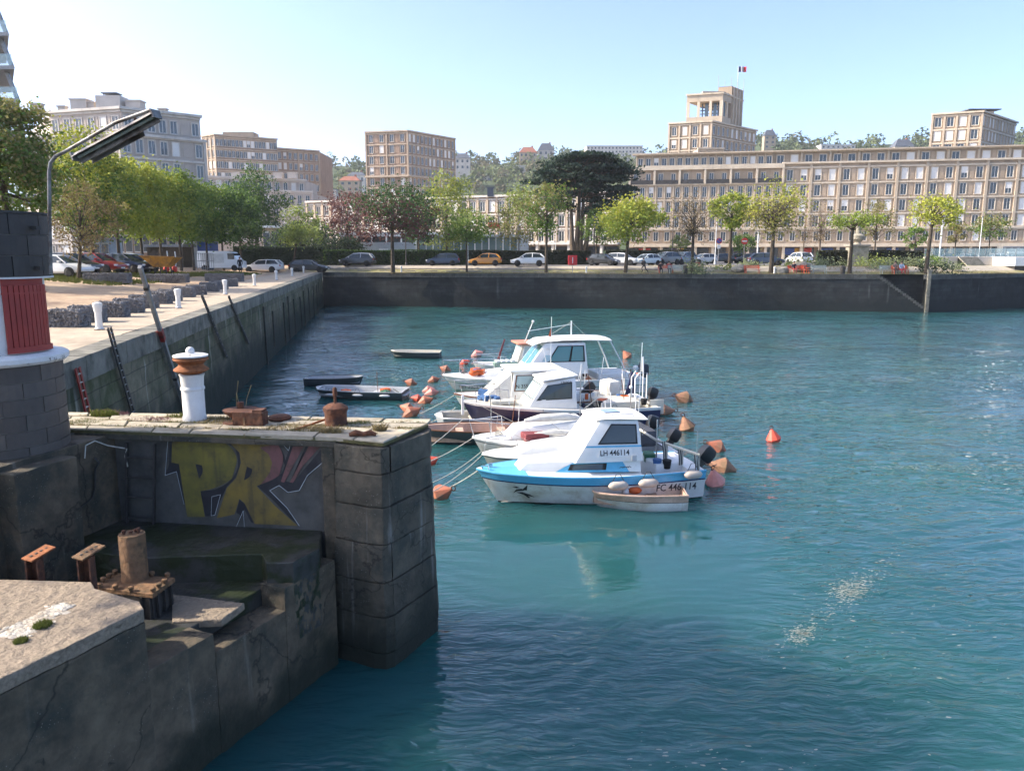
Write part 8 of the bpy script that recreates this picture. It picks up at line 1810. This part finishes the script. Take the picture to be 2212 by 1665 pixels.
# parking stops (low wheel stops along the bays)
ws = MB(); ws.bx(-.85, .85, -.09, .09, 0, .11); WS = ws.mesh('wheel_stop', M['kerb'])
for i in range(17):
    px = 690 + i * 48; d = 96.4 - (px - 690) * .0105; P = XY(px, d); o = link('wheel_stop', WS); o.location = (P.x, P.y, ground_z(P.x, P.y)); o.rotation_euler = (0, 0, -.15); tag(o, 'low concrete wheel stop in the parking bays, %s from the quay corner' % ORD[i], 'wheel stop', 'wheel stops')

# ================================================================ people
M['skin'] = mat('skin', (.50, .30, .21), None, 4, .6)
def person(label, px, d, shirt, legs, pose='stand', rz=0.0, hair=(.05, .035, .025), s=1.0, zoff=0.0):
    P = XY(px, d); z0 = ground_z(P.x, P.y) + zoff
    if pose == 'stand': J = dict(pel=(0, 0, .95), chest=(0, 0, 1.35), neck=(0, 0, 1.50), head=(0, -.02, 1.64), top=(0, -.01, 1.74), sl=(-.19, 0, 1.43), el=(-.26, .02, 1.15), hl=(-.28, -.08, .90), sr=(.19, 0, 1.43), er=(.26, .02, 1.15), hr=(.28, -.08, .90), pl=(-.10, 0, .90), kl=(-.11, -.02, .50), al=(-.11, .03, .09), fl=(-.11, -.12, .04), pr=(.10, 0, .90), kr=(.11, -.02, .50), ar=(.11, .03, .09), fr=(.11, -.12, .04))
    elif pose == 'run': J = dict(pel=(0, 0, .95), chest=(0, -.08, 1.34), neck=(0, -.11, 1.49), head=(0, -.14, 1.62), top=(0, -.14, 1.72), sl=(-.19, -.06, 1.42), el=(-.26, .16, 1.20), hl=(-.22, -.06, 1.10), sr=(.19, -.08, 1.42), er=(.25, -.22, 1.20), hr=(.18, -.42, 1.28), pl=(-.10, 0, .90), kl=(-.11, -.28, .62), al=(-.11, -.18, .20), fl=(-.11, -.32, .12), pr=(.10, 0, .90), kr=(.11, .10, .50), ar=(.11, .40, .22), fr=(.11, .36, .06))
    else: J = dict(pel=(0, .05, .55), chest=(0, .06, .95), neck=(0, .02, 1.12), head=(0, -.03, 1.26), top=(0, -.03, 1.36), sl=(-.19, .04, 1.04), el=(-.26, -.05, .78), hl=(-.16, -.30, .66), sr=(.19, .04, 1.04), er=(.26, -.05, .78), hr=(.16, -.30, .66), pl=(-.10, .02, .52), kl=(-.13, -.42, .52), al=(-.13, -.44, .09), fl=(-.13, -.60, .04), pr=(.10, .02, .52), kr=(.13, -.42, .52), ar=(.13, -.44, .09), fr=(.13, -.60, .04))
    rad = dict(pel=.15, chest=.165, neck=.055, head=.105, top=.06, sl=.07, el=.05, hl=.045, sr=.07, er=.05, hr=.045, pl=.10, kl=.065, al=.045, fl=.04, pr=.10, kr=.065, ar=.045, fr=.04)
    ed = [('pel', 'chest'), ('chest', 'neck'), ('neck', 'head'), ('head', 'top'), ('chest', 'sl'), ('sl', 'el'), ('el', 'hl'), ('chest', 'sr'), ('sr', 'er'), ('er', 'hr'), ('pel', 'pl'), ('pl', 'kl'), ('kl', 'al'), ('al', 'fl'), ('pel', 'pr'), ('pr', 'kr'), ('kr', 'ar'), ('ar', 'fr')]
    ks = list(J); me = bpy.data.meshes.new('body'); me.from_pydata([J[k] for k in ks], [(ks.index(a), ks.index(b)) for a, b in ed], [])
    o = bpy.data.objects.new('tmp', me); COL.objects.link(o); mo = o.modifiers.new('s', 'SKIN'); 
    for i, k in enumerate(ks): me.skin_vertices[0].data[i].radius = (rad[k], rad[k] * (.72 if k in ('chest', 'pel') else 1)); me.skin_vertices[0].data[i].use_root = (k == 'pel')
    o.modifiers.new('d', 'SUBSURF').levels = 1; bpy.context.view_layer.update()
    m2 = bpy.data.meshes.new_from_object(o.evaluated_get(bpy.context.evaluated_depsgraph_get())); bpy.data.objects.remove(o)
    m2.materials.clear(); sm, lm = mat('cloth', shirt, None, 4, .9), mat('cloth', legs, None, 4, .9)
    for m in (sm, lm, M['skin'], M['rubber']): m2.materials.append(m)
    pz, nz = J['pel'][2], J['neck'][2] - .04
    for p in m2.polygons:
        c = p.center; hand = min((c - Vector(J['hl'])).length, (c - Vector(J['hr'])).length) < .09
        p.material_index = 2 if (c.z > nz or hand) else 3 if c.z < .10 else 1 if (c.z < pz + .06 and abs(c.x) < .2) else 0; p.use_smooth = True
    t = thing('person', label, 'person', (P.x, P.y, z0), rz); t.scale = (s, s, s); link('body', m2, t)
    hd = Vector(J['head']); MB().ball((hd.x, hd.y + .02, hd.z + .05), .118, 10, 6, 0, (1, 1, .85)).build('hair', mat('hair', hair, None, 5, .8), t, smooth=60, local=True); MB().ball((hd.x, hd.y - .11, hd.z - .02), .022, 6, 4).build('nose', M['skin'], t, smooth=60, local=True)
person('jogger in dark clothes running along the far quay', 1393, 88.4, (.03, .03, .035), (.02, .02, .025), 'run', R(-80)); person('person in dark clothes sitting on the dark red bench', 1428, 87.6, (.05, .035, .035), (.03, .03, .04), 'sit'); person('person in red sitting next to the one in dark clothes', 1446, 87.6, (.4, .05, .05), (.10, .09, .09), 'sit')
person('person in dark clothes on the red bench by the rocks', 1717, 86.2, (.05, .04, .05), (.35, .05, .05), 'sit'); person('person in a pale blue top on the red bench', 1950, 84.4, (.40, .48, .62), (.35, .04, .05), 'sit'); person('person in red crouching behind the grey-green shrub', 1508, 89.4, (.55, .06, .06), (.25, .2, .18), 'sit'); person('person in black standing in shade beside the white estate car', 517, 84, (.02, .02, .022), (.02, .02, .022), 'stand'); person('person in a red top seated beside the silvery shrub', 1936, 84.8, (.30, .20, .16), (.06, .05, .05), 'sit')

# more of the same: the row of trees goes on outside the picture and throws its shade in
for i, (x, y) in enumerate(((-36, 24), (-35.5, 33), (-36, 42))):
    src = bpy.data.objects['tree.%03d' % (2 + i)]; copy_tree(src, (x, y, ground_z(x, y)), i * 1.3, 'quay tree standing outside the view, %s from the camera' % ORD[i])
tree('added unseen tree left of the tower, shading the near water', 1106 - 16.2 / 10.0 * FPX, 10.0, 0, 0, 0, 'mid', n=4200, size=.16, nclump=70, cr=.42, seed=90, r0=.2, leaf2='olive', f2=.3, zt=14.6, zb=10.6, rx=1.95)  # added unseen tree, crown raised and sized to shade the near water

# ================================================================ the air: a thin haze that pales the hill
hz = MB(); hz.bx(-1900, 1900, -40, 2400, -2.8, 150)
m, nt, b = newmat('haze'); nt.nodes.remove(b); pv_ = nt.nodes.new('ShaderNodeVolumePrincipled'); pv_.inputs['Color'].default_value = (.88, .93, 1.0, 1); pv_.inputs['Density'].default_value = .00019; pv_.inputs['Anisotropy'].default_value = .2
nt.links.new(pv_.outputs[0], nt.nodes['Material Output'].inputs['Volume'])
m.cycles.homogeneous_volume = True
tag(hz.build('haze', m), 'thin pale haze in the air over the harbour', 'haze', kind='stuff')
for o_ in bpy.data.objects:
    for k_ in ('_wl', '_wr'):
        if k_ in o_: del o_[k_]
